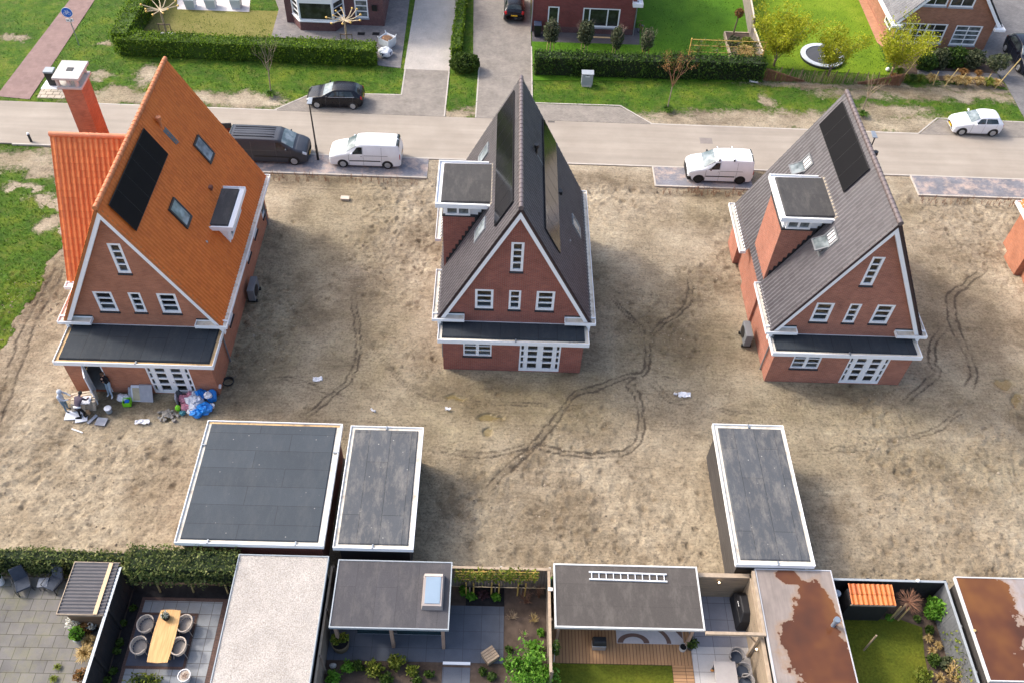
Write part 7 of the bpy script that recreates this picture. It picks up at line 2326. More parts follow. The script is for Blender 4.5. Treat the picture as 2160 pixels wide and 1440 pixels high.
def back_house(name, label, x0, x1, yf, wallm, plinth, wins, h=5.6, roofm=None, gable=False, ez=2.75, sl=1.15, deep=10):
 r = empty(name, (x0, yf, 0), 0, label, 'house')
 W = x1 - x0
 w = MB()
 holes = []
 for a in wins:
  (u0, z0), (u1, z1) = WY(a[0], a[1], yf), WY(a[2], a[3], yf)
  holes.append((u0 - x0, min(z0, z1), u1 - x0, max(z0, z1)))
 ux, uy = Vector((1, 0, 0)), Vector((0, 1, 0))
 top = ez + sl * W / 2 if gable else h
 pls = [(-sl, 1, ez), (sl, 1, ez + sl * W)] if gable else ()
 zb = .5 if plinth else 0
 wall_face(w, (0, 0, 0), ux, -uy, W, top, holes, planes=pls, z0=zb)
 hh = ez if gable else h
 wall_face(w, (W, 0, 0), uy, ux, deep, hh, z0=zb); wall_face(w, (0, deep, 0), -uy, -ux, deep, hh, z0=zb); wall_face(w, (W, deep, 0), -ux, uy, W, top, planes=pls, z0=zb)
 w.build('wall', wallm, r)
 if plinth: MB().box(-.005, -.005, 0, W + .005, deep, .5).build('plinth', plinth, r)
 for a, q in zip(wins, holes):
  window(r, (0, 0, 0), ux, -uy, *q, a[4], a[5], fr=.10, bar=.05, mull=a[6] if len(a) > 6 else None, glass=a[7] if len(a) > 7 else glass_dark, sillmat=plain('sill_grey', (.3, .32, .35), .6) if 'sill_grey' not in MATS else MATS['sill_grey'])
 if gable:
  mb = MB(); Ls = W / 2 + .45; k = math.sqrt(1 + sl * sl)
  rz_ = ez + sl * W / 2 + .15
  tile_slope(mb, (W / 2, -.35, rz_), (0, 1, 0), (-1, 0, -sl), deep + .6, Ls * k, .3, .36, .05)
  tile_slope(mb, (W / 2, -.35, rz_), (0, 1, 0), (1, 0, -sl), deep + .6, Ls * k, .3, .36, .05)
  mb.build('roof', roofm, r, smooth=40)
  for sd in (-1, 1):
   P = [(W / 2, -.3, rz_ - .1), (W / 2 + sd * Ls, -.3, rz_ - .1 - sl * Ls), (W / 2 + sd * Ls, -.3, rz_ - .45 - sl * Ls), (W / 2, -.3, rz_ - .45)]
   Q = [(p[0], p[1] + .1, p[2]) for p in P]
   MB().hexa([Vector(p) for p in P + Q]).build('barge_board', white, r)
   xe = W / 2 + sd * (Ls + .08)
   mb = MB(); cap_gutter(mb, xe - .13, -.35, xe + .13, deep, rz_ - sl * Ls - .02, .18); mb.build('gutter', white, r)
   mb = MB(); a, b = (xe - .13, xe + .75) if sd < 0 else (xe - .75, xe + .13); cap_gutter(mb, a, -.66, b, -.35, rz_ - sl * Ls - .02, .18); mb.build('gutter', white, r)
 else:
  mb = MB(); zr = h + 3
  mb.hexa([(-.3, -.3, h), (W + .3, -.3, h), (W + .3, deep + .3, h), (-.3, deep + .3, h), (-.3, deep / 2 - .1, zr), (W + .3, deep / 2 - .1, zr), (W + .3, deep / 2 + .1, zr), (-.3, deep / 2 + .1, zr)])
  mb.build('roof', roofm, r)
 return r


xa = G(606, 48).x; xb = G(811, 56).x
hA = back_house('brick_house', 'purple brick house with a white bay window', xa, xb, 66.25, brick_purple, None, [(745, -12, 778, 39, 1, 4, None, glass_teal)], roofm=tile_slate)
(bx0, _), (bx1, _) = WY(633, 50, 65.15), WY(705, 50, 65.15)
bay = empty('bay_window', (0, 0, 0)); bay.parent = hA
B0 = [(bx0 - .75 - xa, 0), (bx0 - xa, -1.1), (bx1 - xa, -1.1), (bx1 + .75 - xa, 0)]
MB().prism(B0, 0, .75).build('bay_wall', brick_purple, bay)
MB().prism(B0, 2.45, 2.75).build('bay_roof', white, bay)
MB().prism([(B0[0][0] - .06, 0), (B0[1][0] - .03, -1.16), (B0[2][0] + .03, -1.16), (B0[3][0] + .06, 0)], .752, .83).build('bay_sill', white, bay)
for (ax, ay), (cx, cy) in zip(B0[:-1], B0[1:]):
 U = Vector((cx - ax, cy - ay, 0)); Ln = U.length; U.normalize(); N = Vector((U.y, -U.x, 0))
 big = Ln > 1.6
 window(bay, (ax, ay, 0), U, N, 0, .83, Ln, 2.45, 1, 1 if big else 3, depth=.06, fr=.13, sill=False, glass=glass_dark)
 if big: MB().hexa([Vector((ax, ay, 0)) + U * a + Vector((0, 0, z)) - N * .072 for z in (.96, 1.5) for a in (.13, Ln - .13)][0:2] * 2 + [Vector((ax, ay, 0)) + U * a + Vector((0, 0, 1.5)) - N * .070 for a in (.13, Ln - .13)] * 2) if False else None
MB().box(WY(785, 25, 66.2)[0] - xa, -.14, 1.35, WY(796, 25, 66.2)[0] - xa, -.01, 1.8).build('letter_box', black_plastic, hA)
hB = back_house('brick_house', 'maroon brick house behind the row of staked trees', G(1122, 64).x, G(1334, 78).x, 66.35, brick_maroon, brick_purple, [(1157, 14, 1177, 57, 1, 1), (1231, 17, 1304, 60, 3, 1, [(.55, .09), (2.0, .09)])], roofm=tile_slate)
c = G(1346, 4, 3.0); mb = MB(); cap_gutter(mb, c.x - G(1122, 64).x - .4, -.55, c.x - G(1122, 64).x + .4, .5, 3.0, .3); mb.build('gutter', white, hB)
MB().tube((G(1334, 78).x - G(1122, 64).x + .06, -.06, 0), (G(1334, 78).x - G(1122, 64).x + .06, -.06, 3), .045).build('downpipe', downpipe_m, hB)
MB().tube((-.06, -.06, 0), (-.06, -.06, 5), .05).build('downpipe', zinc, hB)
hC = back_house('brick_house', 'brown brick gabled house behind the willow at the top right', 32.0, 39.85, 66.15, brick_brown, None,
    [(1897, 48, 1983, 93, 6, 3, [(.62, .04), (1.22, .12), (1.83, .04), (2.42, .12), (3.02, .04)]), (2019, 54, 2055, 97, 2, 4, None, glass_teal), (1960, -25, 1996, 14, 2, 1), (2017, -22, 2052, 17, 2, 1)], gable=True, roofm=tile_slate, sl=1.18, ez=2.6)
window(hC, (0, 10, 0), Vector((0, -1, 0)), Vector((-1, 0, 0)), 7.6, .9, 9.3, 2.3, 2, 3, depth=-.03, fr=.12)
p = G(1133, 75); r = empty('wheelie_bin', (p.x, p.y, 0), 0, 'black wheelie bin against the maroon house', 'bin')
MB().hexa([(-.24, -.28, .05), (.24, -.28, .05), (.24, .28, .05), (-.24, .28, .05), (-.29, -.34, 1.0), (.29, -.34, 1.0), (.29, .34, 1.0), (-.29, .34, 1.0)]).build('bin_body', black_plastic, r)
MB().box(-.31, -.37, 1.0, .31, .36, 1.07).build('lid', plain('lid_blue', (.02, .03, .06), .5), r, bevel=.02)
tag(MB().box(-1.0, -.08, 0, 1.0, .08, .05).build('timber_beam', plain('fresh_beam', (.6, .4, .2), .7), None, G(1264, 80)), 'fresh timber lying at the foot of the maroon wall', 'timber')
r = empty('bicycle', (G(1340, 66).x + .35, 66.4, 0), .3, 'brown bicycle leaning by the corner of the maroon house', 'bicycle')
for k in (-.5, .5):
 mb = MB(); P = [(k * math.cos(1.35), .0 + k + .33 * math.cos(2 * PI * q / 18), .34 + .33 * math.sin(2 * PI * q / 18)) for q in range(19)]; P = [(0, a[1], a[2]) for a in P]; mb.path(P, .022, 5); mb.build('wheel', rubber, r)
mb = MB(); mb.path([(0, -.5, .34), (0, -.15, .8), (0, .35, .85), (0, .5, .34)], .025); mb.path([(0, -.15, .8), (0, .1, .34), (0, .35, .85)], .025); mb.path([(-.25, .38, 1.05), (.25, .38, 1.05)], .02); mb.build('frame', twig_red, r)
MB().box(-.07, -.28, .9, .07, -.05, .95).build('saddle', black_plastic, r)
for u, lb in ((404, 'left'), (447, 'middle'), (500, 'right')):
 p = G(u, 16); r = empty('square_planter', p, 0, lb + ' pale square planter on the white terrace', 'plant pot', 'square planters on the white terrace')
 MB().hexa([(-.34, -.34, 0), (.34, -.34, 0), (.34, .34, 0), (-.34, .34, 0), (-.42, -.42, .85), (.42, -.42, .85), (.42, .42, .85), (-.42, .42, .85)]).build('pot', plain('planter_pale', (.5, .54, .57), .5, .05) if 'planter_pale' not in MATS else MATS['planter_pale'], r)
 MB().box(-.36, -.36, .84, .36, .36, .86).build('soil', soil_black, r)
bagm = plain('bag_white', (.62, .64, .65), .7, .12, 5, .6, 12); bagp = plain('bag_print', (.05, .05, .10), .7)
for u, v, h, lb, full in ((818, 98, .8, 'opened white bulk bag full of brown earth', 1), (813, 118, .62, 'closed white bulk bag with dark print in front', 0)):
 p = G(u, v); r = empty('bulk_bag', p, .2, lb, 'bag', 'bulk bags by the gravel drive')
 mb = MB()
 if full:
  mb.lathe((0, 0, 0), [(.55, 0), (.68, .25), (.70, h), (.64, h - .02), (.56, h - .2)], 4)
  for q in range(4): mb.tube((.62 * math.cos(q * PI / 2), .62 * math.sin(q * PI / 2), h - .1), (.74 * math.cos(q * PI / 2 + .1), .74 * math.sin(q * PI / 2 + .1), h + .16), .07, .03, 5)
 else: mb.blob((0, 0, h * .5), (.55, .52, h * .56), 14, 9, .10, 0, 3)
 mb.build('sack', bagm, r)
 if full: MB().blob((0, 0, h - .16), (.46, .46, .18), 12, 6, .12).build('earth', plain('brown_earth', (.20, .11, .06), .95, .3, 5), r)
 else:
  for a in (-.6, -1.9): MB().rbox((.53 * math.cos(a), .50 * math.sin(a), .36), (.02, .26, .2), a).build('print', bagp, r)
for u, lb in ((762, 'left'), (793, 'right')): tag(MB().box(-.28, -.2, 0, .28, .2, .02).build('floor_grate', black_plastic, None, G(u, 72, .004)), lb + ' dark square grate in the paving before the purple house', 'grate')
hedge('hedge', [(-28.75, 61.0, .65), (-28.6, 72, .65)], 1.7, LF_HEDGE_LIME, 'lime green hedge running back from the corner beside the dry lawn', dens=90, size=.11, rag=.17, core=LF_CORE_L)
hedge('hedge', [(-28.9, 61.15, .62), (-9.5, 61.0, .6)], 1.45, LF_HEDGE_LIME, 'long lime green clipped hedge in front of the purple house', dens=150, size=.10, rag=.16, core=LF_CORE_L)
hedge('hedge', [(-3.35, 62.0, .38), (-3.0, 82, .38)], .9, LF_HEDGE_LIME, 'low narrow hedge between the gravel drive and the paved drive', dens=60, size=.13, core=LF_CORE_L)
bush('shrub', G(980, 148), (1.15, .8, .75), LF_HEDGE_MID, 'round green shrub at the end of the narrow hedge', n=1900, size=.14, lump=.2, shell=.75)
hedge('hedge', [(2.85, 60.55, .55), (13.2, 60.65, .5)], 1.55, LF_HEDGE_DARK, 'dark green clipped hedge behind the utility cabinet', dens=150, size=.11, rag=.16)
hedge('hedge', [(13.35, 60.75, .55), (20.4, 60.85, .55)], 1.6, LF_HEDGE_DARK, 'very dark glossy hedge between bare tree and wicker fence', dens=105, size=.12, rag=.16)
bare_tree(G(572, 200), 4.4, 'bare young tree on the verge above the black hatchback', seed=3, lean=(.3, 0), mat=twig_grey)
bare_tree(G(1407, 232), 4.6, 'reddish young tree on the verge at the end of the paved bay', seed=5, lean=(.1, 0), leaves=3, lmat=LF_RUST)
bare_tree(G(1817, 240), 3.4, 'bare thin young tree right of the rightmost roof ridge', seed=8, lean=(-.1, 0), mat=twig_pale, depth=3)
for u, v in ((572, 203), (1407, 234), (1818, 245)): tuft('tall_grass', G(u, v), .6, .4, LF_GRASS, 'tall grass left round the foot of a young verge tree', n=110, wd=.03, group='grass at the foot of the verge trees')
for k, (u, v, hh, rr, n) in enumerate(((1160, 112, 2.9, .62, 1700), (1231, 116, 3.0, .66, 1900), (1296, 124, 2.7, .52, 1100), (1358, 130, 2.8, .55, 800))):
 p = G(u, v); t = empty('staked_tree', p, 0, ('first', 'second', 'third', 'last and sparsest')[k] + ' grey green tree on stakes counted from the driveway', 'tree', 'staked trees before the maroon house')
 MB().tube((0, 0, 0), (.03, 0, hh * .6), .04, .03, 7).build('trunk', twig_grey, t)
 for a in (-.28, .0, .28): MB().tube((a, -.12 if a else .2, 0), (a * .8, -.08 if a else .15, 1.2), .032, n=6).build('stake', bamboo if k == 3 else stake, t)
 mb = MB(); rg = random.Random(k)
 for q in range(8): grow(mb, Vector((0.02, 0, 1.15)), Vector((rg.uniform(-.4, .4), rg.uniform(-.4, .4), 1)).normalized(), .75, .02, 2, rg, .5, .1, 4)
 c_ = mb.build('crown', twig_grey, t)
 P = ball_points((0, 0, hh * .66), (rr, rr, hh * .34), n, .25, .35, k); V, F = leaf_arrays(P, .115); lm_ = MB(); lm_.arr(V, F); lm_.build('leaves', LF_OLIVE, c_)
p0_ = G(1447, 142); p1_ = G(1600, 146); Wf = p1_.x - p0_.x
r = empty('plant_trellis', p0_, 0, 'yellow bamboo trellis with small trained trees behind the dark hedge', 'trellis')
for xx in (0, Wf): MB().tube((xx, 0, 0), (xx, 0, 2.5), .055, n=7).build('post', bamboo, r)
for z in (1.35, 1.9, 2.4): MB().tube((0, 0, z), (Wf, 0, z), .03, n=6).build('rail', bamboo, r)
for k in range(4):
 xx = Wf * (k + .5) / 4
 t = MB(); t.tube((xx, .02, 0), (xx, .02, 1.6), .04, .03, 6)
 rg = random.Random(k + 3)
 for q in range(12): t.tube((xx, .02, 1.6 + .06 * q), (xx + rg.uniform(-.7, .7), .05, 1.5 + .08 * q + rg.uniform(-.1, .3)), .014, .008, 4)
 st_ = t.build('trained_stem', twig_grey, r)
 P = np.stack([xx + RNG.normal(0, .38, 120), RNG.normal(.03, .08, 120), RNG.uniform(1.3, 2.45, 120)], 1); V, F = leaf_arrays(P, .11); lm_ = MB(); lm_.arr(V, F); lm_.build('leaves', LF_YELLOW, st_)
 for sx in (-.2, .2): MB().tube((xx + sx, -.1, 0), (xx + sx, -.1, 1.0), .035, n=6).build('stake', stake, r)
 MB().box(xx - .24, -.14, .8, xx + .24, -.06, .86).build('tie', black_plastic, r)
q = [G(1527, 74), G(1580, 76), G(1602, 138), G(1542, 134)]
sheet('raised_soil', [tuple(a)[:2] for a in q], .22, soil_dark, th=.3)
r = empty('timber_bed_edge', (0, 0, 0), 0, 'grey timber edging of the raised bed beside the board fence', 'edging')
for a, b in ((q[0], q[1]), (q[0], q[3])):
 MB().rbox(((a.x + b.x) / 2, (a.y + b.y) / 2, .14), ((b - a).length, .12, .3), math.atan2(b.y - a.y, b.x - a.x)).build('board', fence_pale, r)
tuft('ornamental_grass', (G(1568, 125).x, G(1568, 125).y, .2), .9, .9, LF_STRAW, 'big straw coloured grass clump in the raised bed', n=420, wd=.03)
bush('shrub', (G(1572, 106).x, G(1572, 106).y, .2), (.6, .5, .5), LF_YELLOW, 'yellow green shrub in the raised bed', n=420, size=.13)
bush('shrub', (G(1545, 100).x, G(1545, 100).y, .2), (.5, .5, .4), LF_OLIVE, 'grey shrub at the left of the raised bed', n=300, size=.12)
t = empty('topiary_tree', G(1545, 78), 0, 'small standard tree with a brown ball head by the raised bed', 'tree')
MB().tube((0, 0, 0), (.08, 0, 1.9), .07, .05, 8).build('trunk', bark, t)
mb = MB(); V, F = leaf_arrays(ball_points((.1, 0, 2.1), .36, 500, .5, .2, 2), .1); mb.arr(V, F); mb.blob((.1, 0, 2.1), .24, 9, 7, .1, 1); mb.build('crown', [LF_RUST, bark], t)
def slant_fence(a, b, h, label):
 a, b = Vector((a.x, a.y, 0)), Vector((b.x, b.y, 0)); L = (b - a).length
 r = empty('garden_fence', a, math.atan2(b.y - a.y, b.x - a.x), label, 'fence')
 mb = MB(); planks(mb, 0, L, 0, .05, h, .03, .15, rg=random.Random(2)); mb.build('panel', plain('silver_boards', (.25, .215, .185), .85, .25, 3, .2) if 'silver_boards' not in MATS else MATS['silver_boards'], r)
 for k in range(int(L / 1.8) + 2): xx = min(L, k * 1.8); MB().box(xx - .05, -.11, 0, xx + .05, -.02, h + .05).build('post', bark, r)
 MB().box(0, -.06, h, L, .06, h + .04).build('cap_rail', plain('rail_pale', (.6, .5, .38), .8) if 'rail_pale' not in MATS else MATS['rail_pale'], r)
f0, f1, f2 = G(1601, 140), G(1580, 82), G(1556, -60)
slant_fence(f0, f1, 1.25, 'low stretch of silvered board fence at the raised bed')
slant_fence(f1, f2, 1.8, 'tall silvered board fence between the two green lawns')
p = G(1733, 122); r = empty('trampoline', p, 0, 'round black trampoline with a pale padded rim sunk in the lawn', 'trampoline')
R_ = 1.72
MB().lathe((0, 0, 0), [(R_, 0), (R_, .2), (R_ - .05, .2), (R_ - .05, .0)], 40).build('frame', anthracite, r)
mb = MB()
for k in range(8):
 for s_ in range(6):
  t0, t1 = 2 * PI * (k + s_ / 6 * .985 + .008) / 8, 2 * PI * (k + (s_ + 1) / 6 * .985 + .008) / 8
  f = lambda t, q, z: (q * math.cos(t), q * math.sin(t), z)
  mb.hexa([f(t0, R_ - .40, .20), f(t0, R_ + .02, .20), f(t1, R_ + .02, .20), f(t1, R_ - .40, .20), f(t0, R_ - .38, .255), f(t0, R_, .255), f(t1, R_, .255), f(t1, R_ - .38, .255)])
mb.build('padding', plain('pad_grey', (.50, .53, .57), .6, .06), r)
MB().lathe((0, 0, .18), [(R_ - .38, 0), (R_ - .38, .015)], 40).build('mat', plain('mat_grey', (.06, .062, .07), .8, .15), r)
MB().rbox((0, -.1, .199), (.36, .12, .003), .2).build('mat_print', white, r)
r = empty('stake_fence', (20.6, 60.55, 0), 0, 'low fence of rough stakes and brushwood along the lime lawn', 'fence')
rg = random.Random(6)
for k in range(13): MB().tube((.2 + k * .86 + rg.uniform(-.1, .1), rg.uniform(-.05, .05), 0), (.28 + k * .86 + rg.uniform(-.1, .1), rg.uniform(-.05, .05), rg.uniform(1.0, 1.25)), .04, .035, 6).build('stake', bark, r)
mb = MB()
for k in range(260):
 x_ = rg.uniform(0, 11); z_ = .95 * rg.random() ** .8
 if rg.random() < .5: mb.tube((x_, rg.uniform(-.04, .04), 0), (x_ + rg.uniform(-.12, .12), rg.uniform(-.06, .06), rg.uniform(.5, 1.0)), .010, n=3, caps=False)
mb.build('brushwood', twig_pale, r)
for a0_, a1_, lb in ((0, 3.2, 0), (7.4, 10.8, 1)):
 mb = MB()
 for k in range(240):
  x_ = rg.uniform(a0_, a1_); hh = .95 * (1 - (x_ - a0_) / (a1_ - a0_)) if lb == 0 else .95 * ((x_ - a0_) / (a1_ - a0_))
  mb.tube((x_, rg.uniform(-.12, .08), 0), (x_ + rg.uniform(-.1, .1), rg.uniform(-.12, .08), hh + .1), .016, n=3, caps=False)
 a, b = (a0_, .98) , (a1_, .1)
 if lb: a, b = (a0_, .1), (a1_, .98)
 mb.tube((a[0], -.03, a[1]), (b[0], -.03, b[1]), .04, n=5)
 mb.build('woven_panel', twig_red, r)
soft_tree(G(1632, 140), 4.8, 1.9, 'tall yellow green willow beside the silvered board fence', LF_WILLOW, 4, 12000, .08, 'willows along the stake fence', .55, 12)
soft_tree(G(1747, 160), 4.0, 1.7, 'yellow green willow standing in front of the trampoline', LF_WILLOW, 5, 7500, .075, 'willows along the stake fence', .5, 10)
soft_tree(G(1880, 156), 4.2, 2.0, 'yellow green willow before the corner of the brown brick house', LF_WILLOW, 6, 8000, .075, 'willows along the stake fence', .5, 13, bark_m=twig_pale)
for k, (u, v, rx, rz, n, mt) in enumerate(((1948, 146, .9, .75, 900, LF_HEDGE_DARK), (1975, 140, 1.0, .85, 1000, LF_OLIVE), (2005, 140, 1.05, .9, 1200, LF_HEDGE_DARK), (2042, 142, 1.0, .85, 1100, LF_OLIVE))):
 bush('shrub', G(u, v), (rx, .7, rz), mt, ('first dark', 'second greyish', 'third dark', 'fourth greyish')[k] + ' evergreen shrub under the windows of the brown house', n=n, size=.14, group='evergreens before the brown house', lump=.4)
t = empty('evergreen_tree', G(2088, 160), 0, 'small evergreen on a short stem beside the side driveway', 'tree')
MB().tube((0, 0, 0), (.1, 0, .9), .05, .04, 7).build('trunk', bark, t)
mb = MB(); V, F = leaf_arrays(ball_points((.2, 0, 1.25), (.95, .7, .62), 900, .3, .45, 5), .13); mb.arr(V, F); mb.build('crown', LF_OLIVE, t)
for k, (u, v, s, mt) in enumerate(((1905, 172, .55, LF_YELLOW), (1922, 172, .5, LF_HEDGE_MID), (1938, 172, .5, LF_YELLOW), (1962, 174, .6, LF_STRAW), (1998, 176, .55, LF_STRAW), (2018, 178, .62, LF_STRAW), (2036, 180, .62, LF_STRAW), (2062, 180, .6, LF_STRAW), (2082, 182, .6, LF_YELLOW), (2098, 183, .55, LF_STRAW), (1882, 170, .5, LF_RUST), (1895, 158, .5, LF_YELLOW), (2030, 160, .5, LF_RUST), (2062, 160, .4, LF_RUST))):
 tuft('ornamental_grass', G(u, v), s, s * 1.2, mt, 'tall %s grass clump, %s in the bed by the soil strip' % ({id(LF_STRAW): 'straw yellow', id(LF_YELLOW): 'yellow green', id(LF_HEDGE_MID): 'dark green', id(LF_RUST): 'rusty'}[id(mt)], ('first from the left', 'second from the left', 'third from the left', 'fourth from the left', 'fifth from the left', 'sixth from the left', 'seventh from the left', 'eighth from the left', 'ninth from the left', 'last on the right', 'beside the brushwood end', 'just under the willow', 'behind the others', 'rearmost on the right')[k]), n=170, wd=.028, group='grasses in the bed before the brown house')
for k, (u, v, du, h_) in enumerate(((1895, 176, .9, 2.5), (2098, 188, .9, 2.6), (1993, 182, .5, 1.5), (1968, 180, .05, 1.1), (2020, 181, .3, 1.0), (2075, 182, .2, 1.0))):
 p = G(u, v); tag(MB().tube((0, 0, 0), (du, .15, h_), .045, .04, 6).build('wood_stake', stake, None, p), ('tall leaning stake left of the grass bed', 'tall leaning stake at the driveway end of the bed', 'leaning stake in the middle of the grass bed', 'upright short stake in the grass bed', 'short stake among the straw grasses', 'short stake near the evergreen tree')[k], 'stake')
tag(MB().blob((0, 0, .14), .16, 9, 7, .03).build('garden_lamp', white, None, G(1871, 150)), 'white globe beside the willow at the lawn edge', 'lamp')
tag(MB().rbox((0, 0, .06), (.7, .12, .1), -.15).build('white_board', white, None, G(1590, 174)), 'white board lying at the end of the dark hedge', 'board')
for (u, v, lb, sd) in ((353, 76, 'knobbly pollard with spread bare arms on the dry lawn', 2), (733, 97, 'knobbly pollard behind the hedge before the purple house', 5)):
 t = empty('pollard_tree', G(u, v), 0, lb, 'tree', 'pollards in the front garden')
 MB().tube((0, 0, 0), (0, 0, 2.2), .085, .07, 9).build('trunk', twig_pale, t)
 mb = MB(); kb = []; rg = random.Random(sd)
 for k in range(11):
  a = 2 * PI * k / 11 + rg.uniform(-.15, .15); q = rg.uniform(.85, 1.4)
  P = [Vector((0, 0, 2.15)), Vector((math.cos(a) * q * .5, math.sin(a) * q * .5, 2.3)), Vector((math.cos(a + .1) * q, math.sin(a + .1) * q, 2.45 + rg.uniform(-.05, .2)))]
  mb.tube(P[0], P[1], .05, .04, 6); mb.tube(P[1], P[2], .04, .035, 6); kb.append(P[2])
 c_ = mb.build('crown', plain('pollard_bark', (.50, .40, .26), .8, .2) if 'pollard_bark' not in MATS else MATS['pollard_bark'], t)
 for q in kb: MB().blob(q, (.09, .09, .08), 7, 5, .2).build('knuckle', bamboo, c_)
 for sx in (-.45, .45): MB().tube((sx, -.1, 0), (sx, -.1, 1.1), .035, n=6).build('support_post', bark, t)
 MB().box(-.47, -.13, 1.0, .47, -.07, 1.06).build('support_bar', bark, t)
 MB().box(-.55, -.35, 0, .55, .35, .09).build('tree_frame', concrete, t)
# ------------------------------------------------------------------ people
skin_m = plain('skin', (.50, .29, .20), .6, .06, 4, 0); hair_b = plain('hair_brown', (.10, .05, .025), .7, .2, 20); hair_k = plain('hair_dark', (.02, .016, .014), .7)
cl = lambda n, c: plain(n, c, .85, .12, 8, .2, 60)
def person(loc, rz, label, J, mats, hair, hood=None, hem=None):
 """one skinned body; J: joint -> (x, y, z, radius); faces take the cloth of the nearest bone"""
 root = empty('person', loc, rz, label, 'person')
 N = list(J); V = [J[k][:3] for k in N]; R = [J[k][3] for k in N]
 E = [('pelvis', 'spine'), ('spine', 'chest'), ('chest', 'neck'), ('neck', 'chin'), ('chin', 'crown')]
 reg = ['shirt', 'shirt', 'shirt', 'skin', 'skin']
 for s in 'lr':
  E += [('chest', s + 'sho'), (s + 'sho', s + 'elb'), (s + 'elb', s + 'wri'), (s + 'wri', s + 'palm'), ('pelvis', s + 'hip'), (s + 'hip', s + 'kne'), (s + 'kne', s + 'ank'), (s + 'ank', s + 'toe')]
  reg += ['shirt', 'shirt', 'shirt', 'skin', 'pants', 'pants', 'pants', 'shoe']
 I = {k: i for i, k in enumerate(N)}
 ed = [(I[a], I[b]) for a, b in E]
 for s in 'lr':                                   # five fingers each
  w_, p_ = Vector(J[s + 'wri'][:3]), Vector(J[s + 'palm'][:3]); d = (p_ - w_).normalized(); sd = d.cross(Vector((0, 0, 1)))
  sd = sd.normalized() if sd.length > .1 else Vector((1, 0, 0)); up = sd.cross(d)
  for k, ln in enumerate((.045, .062, .07, .064, .05)):
   b0 = p_ + sd * (-.034 + .017 * k) * (1.5 if k == 0 else 1) - d * (.03 if k == 0 else 0)
   dv = (d * (.5 if k == 0 else 1) + (sd * -.9 if k == 0 else Vector())).normalized()
   m1 = b0 + dv * ln * .5; m2 = m1 + (dv - up * .35).normalized() * ln * .5
   i0 = len(V); V += [tuple(m1), tuple(m2)]; R += [.009, .008]
   ed += [(I[s + 'palm'], i0), (i0, i0 + 1)]; reg += ['skin', 'skin']
 me = D.meshes.new('body_cage'); me.from_pydata(V, ed, []); o = D.objects.new('body_cage', me); COL.objects.link(o)
 sk = o.modifiers.new('skin', 'SKIN'); sk.use_smooth_shade = True
 for i, q in enumerate(me.skin_vertices[0].data): q.radius = (R[i], R[i]); q.use_root = (i == I['pelvis'])
 o.modifiers.new('sub', 'SUBSURF').levels = 1
 dg = bpy.context.evaluated_depsgraph_get(); dg.update()
 bm2 = D.meshes.new_from_object(o.evaluated_get(dg)); D.objects.remove(o)
 bm2.materials.clear()
 order = ['shirt', 'pants', 'skin', 'shoe']
 for k in order: bm2.materials.append(mats[k])
 A = np.array([V[a] for a, b in ed]); B = np.array([V[b] for a, b in ed]); rr = np.array([(R[a] + R[b]) / 2 for a, b in ed])
 for f in bm2.polygons:
  c = np.array(f.center); t = np.clip(((c - A) * (B - A)).sum(1) / (((B - A) ** 2).sum(1) + 1e-9), 0, 1)
  k = int(np.argmin(np.linalg.norm(c - A - t[:, None] * (B - A), axis=1) - rr)); f.material_index = order.index(reg[k]); f.use_smooth = True
 b = D.objects.new('body', bm2); COL.objects.link(b); b.parent = root
 ch, cr = Vector(J['chin'][:3]), Vector(J['crown'][:3]); ax = (cr - ch).normalized(); c = ch.lerp(cr, .62)
 fwd = (Vector(J['ltoe'][:3]) + Vector(J['rtoe'][:3]) - Vector(J['lank'][:3]) - Vector(J['rank'][:3])); fwd.z = 0; fwd.normalize(); fwd = (fwd - ax * fwd.dot(ax)).normalized()
 if 'face' in J: fwd = (Vector(J['face']) - ax * Vector(J['face']).dot(ax)).normalized()
 sd = ax.cross(fwd)
 fm = MB()
 fm.blob(c + fwd * .10 - ax * .03, (.014, .014, .02), 6, 5, 0)
 for s in (-1, 1): fm.blob(c + sd * .095 * s - ax * .02, (.015, .02, .03), 6, 5, 0)
 fm.build('nose_and_ears', mats['skin'], b)
 em_ = MB()
 for s in (-1, 1): em_.blob(c + fwd * .088 + sd * .035 * s + ax * .01, .012, 6, 5, 0)
 em_.blob(c + fwd * .088 - ax * .075, (.02, .02, .006), 6, 5, 0); em_.build('eyes_and_mouth', hair_k, b)
 hm = MB(); hm.blob(c - fwd * .022 + ax * .035, (.108, .108, .10), 12, 8, .05, 0, 2)
 hm.build('hair', hair, b, smooth=True)
 if hood:
  h = MB(); h.blob(c - fwd * .035 + ax * .02, (.135, .135, .15), 14, 9, .03, 0, 5); h.build('hood', hood, b, smooth=True)
 if hem:
  p = Vector(J['pelvis'][:3]); q = Vector(J['spine'][:3]); h = MB(); h.tube(p.lerp(q, .05), p.lerp(q, .4), .185, .18, 14); h.build('shirt_hem', hem, b, smooth=True)
 return root
def stand(H=1.76, **k):
 s = H / 1.76
 J = dict(pelvis=(0, 0, .95, .145), spine=(0, 0, 1.15, .135), chest=(0, 0, 1.36, .155), neck=(0, -.01, 1.50, .06), chin=(0, -.03, 1.585, .075), crown=(0, -.02, 1.70, .082))
 for a, g in (('l', 1), ('r', -1)):
  J.update({a + 'sho': (.19 * g, 0, 1.42, .07), a + 'elb': (.25 * g, .02, 1.14, .05), a + 'wri': (.24 * g, -.08, .90, .033), a + 'palm': (.24 * g, -.11, .82, .03), a + 'hip': (.095 * g, 0, .90, .098), a + 'kne': (.105 * g, -.03, .49, .066), a + 'ank': (.11 * g, .02, .085, .045), a + 'toe': (.13 * g, -.15, .04, .042)})
 J.update(k)
 return {n: tuple(q * s for q in v) for n, v in J.items()}
p = G(236, 836)
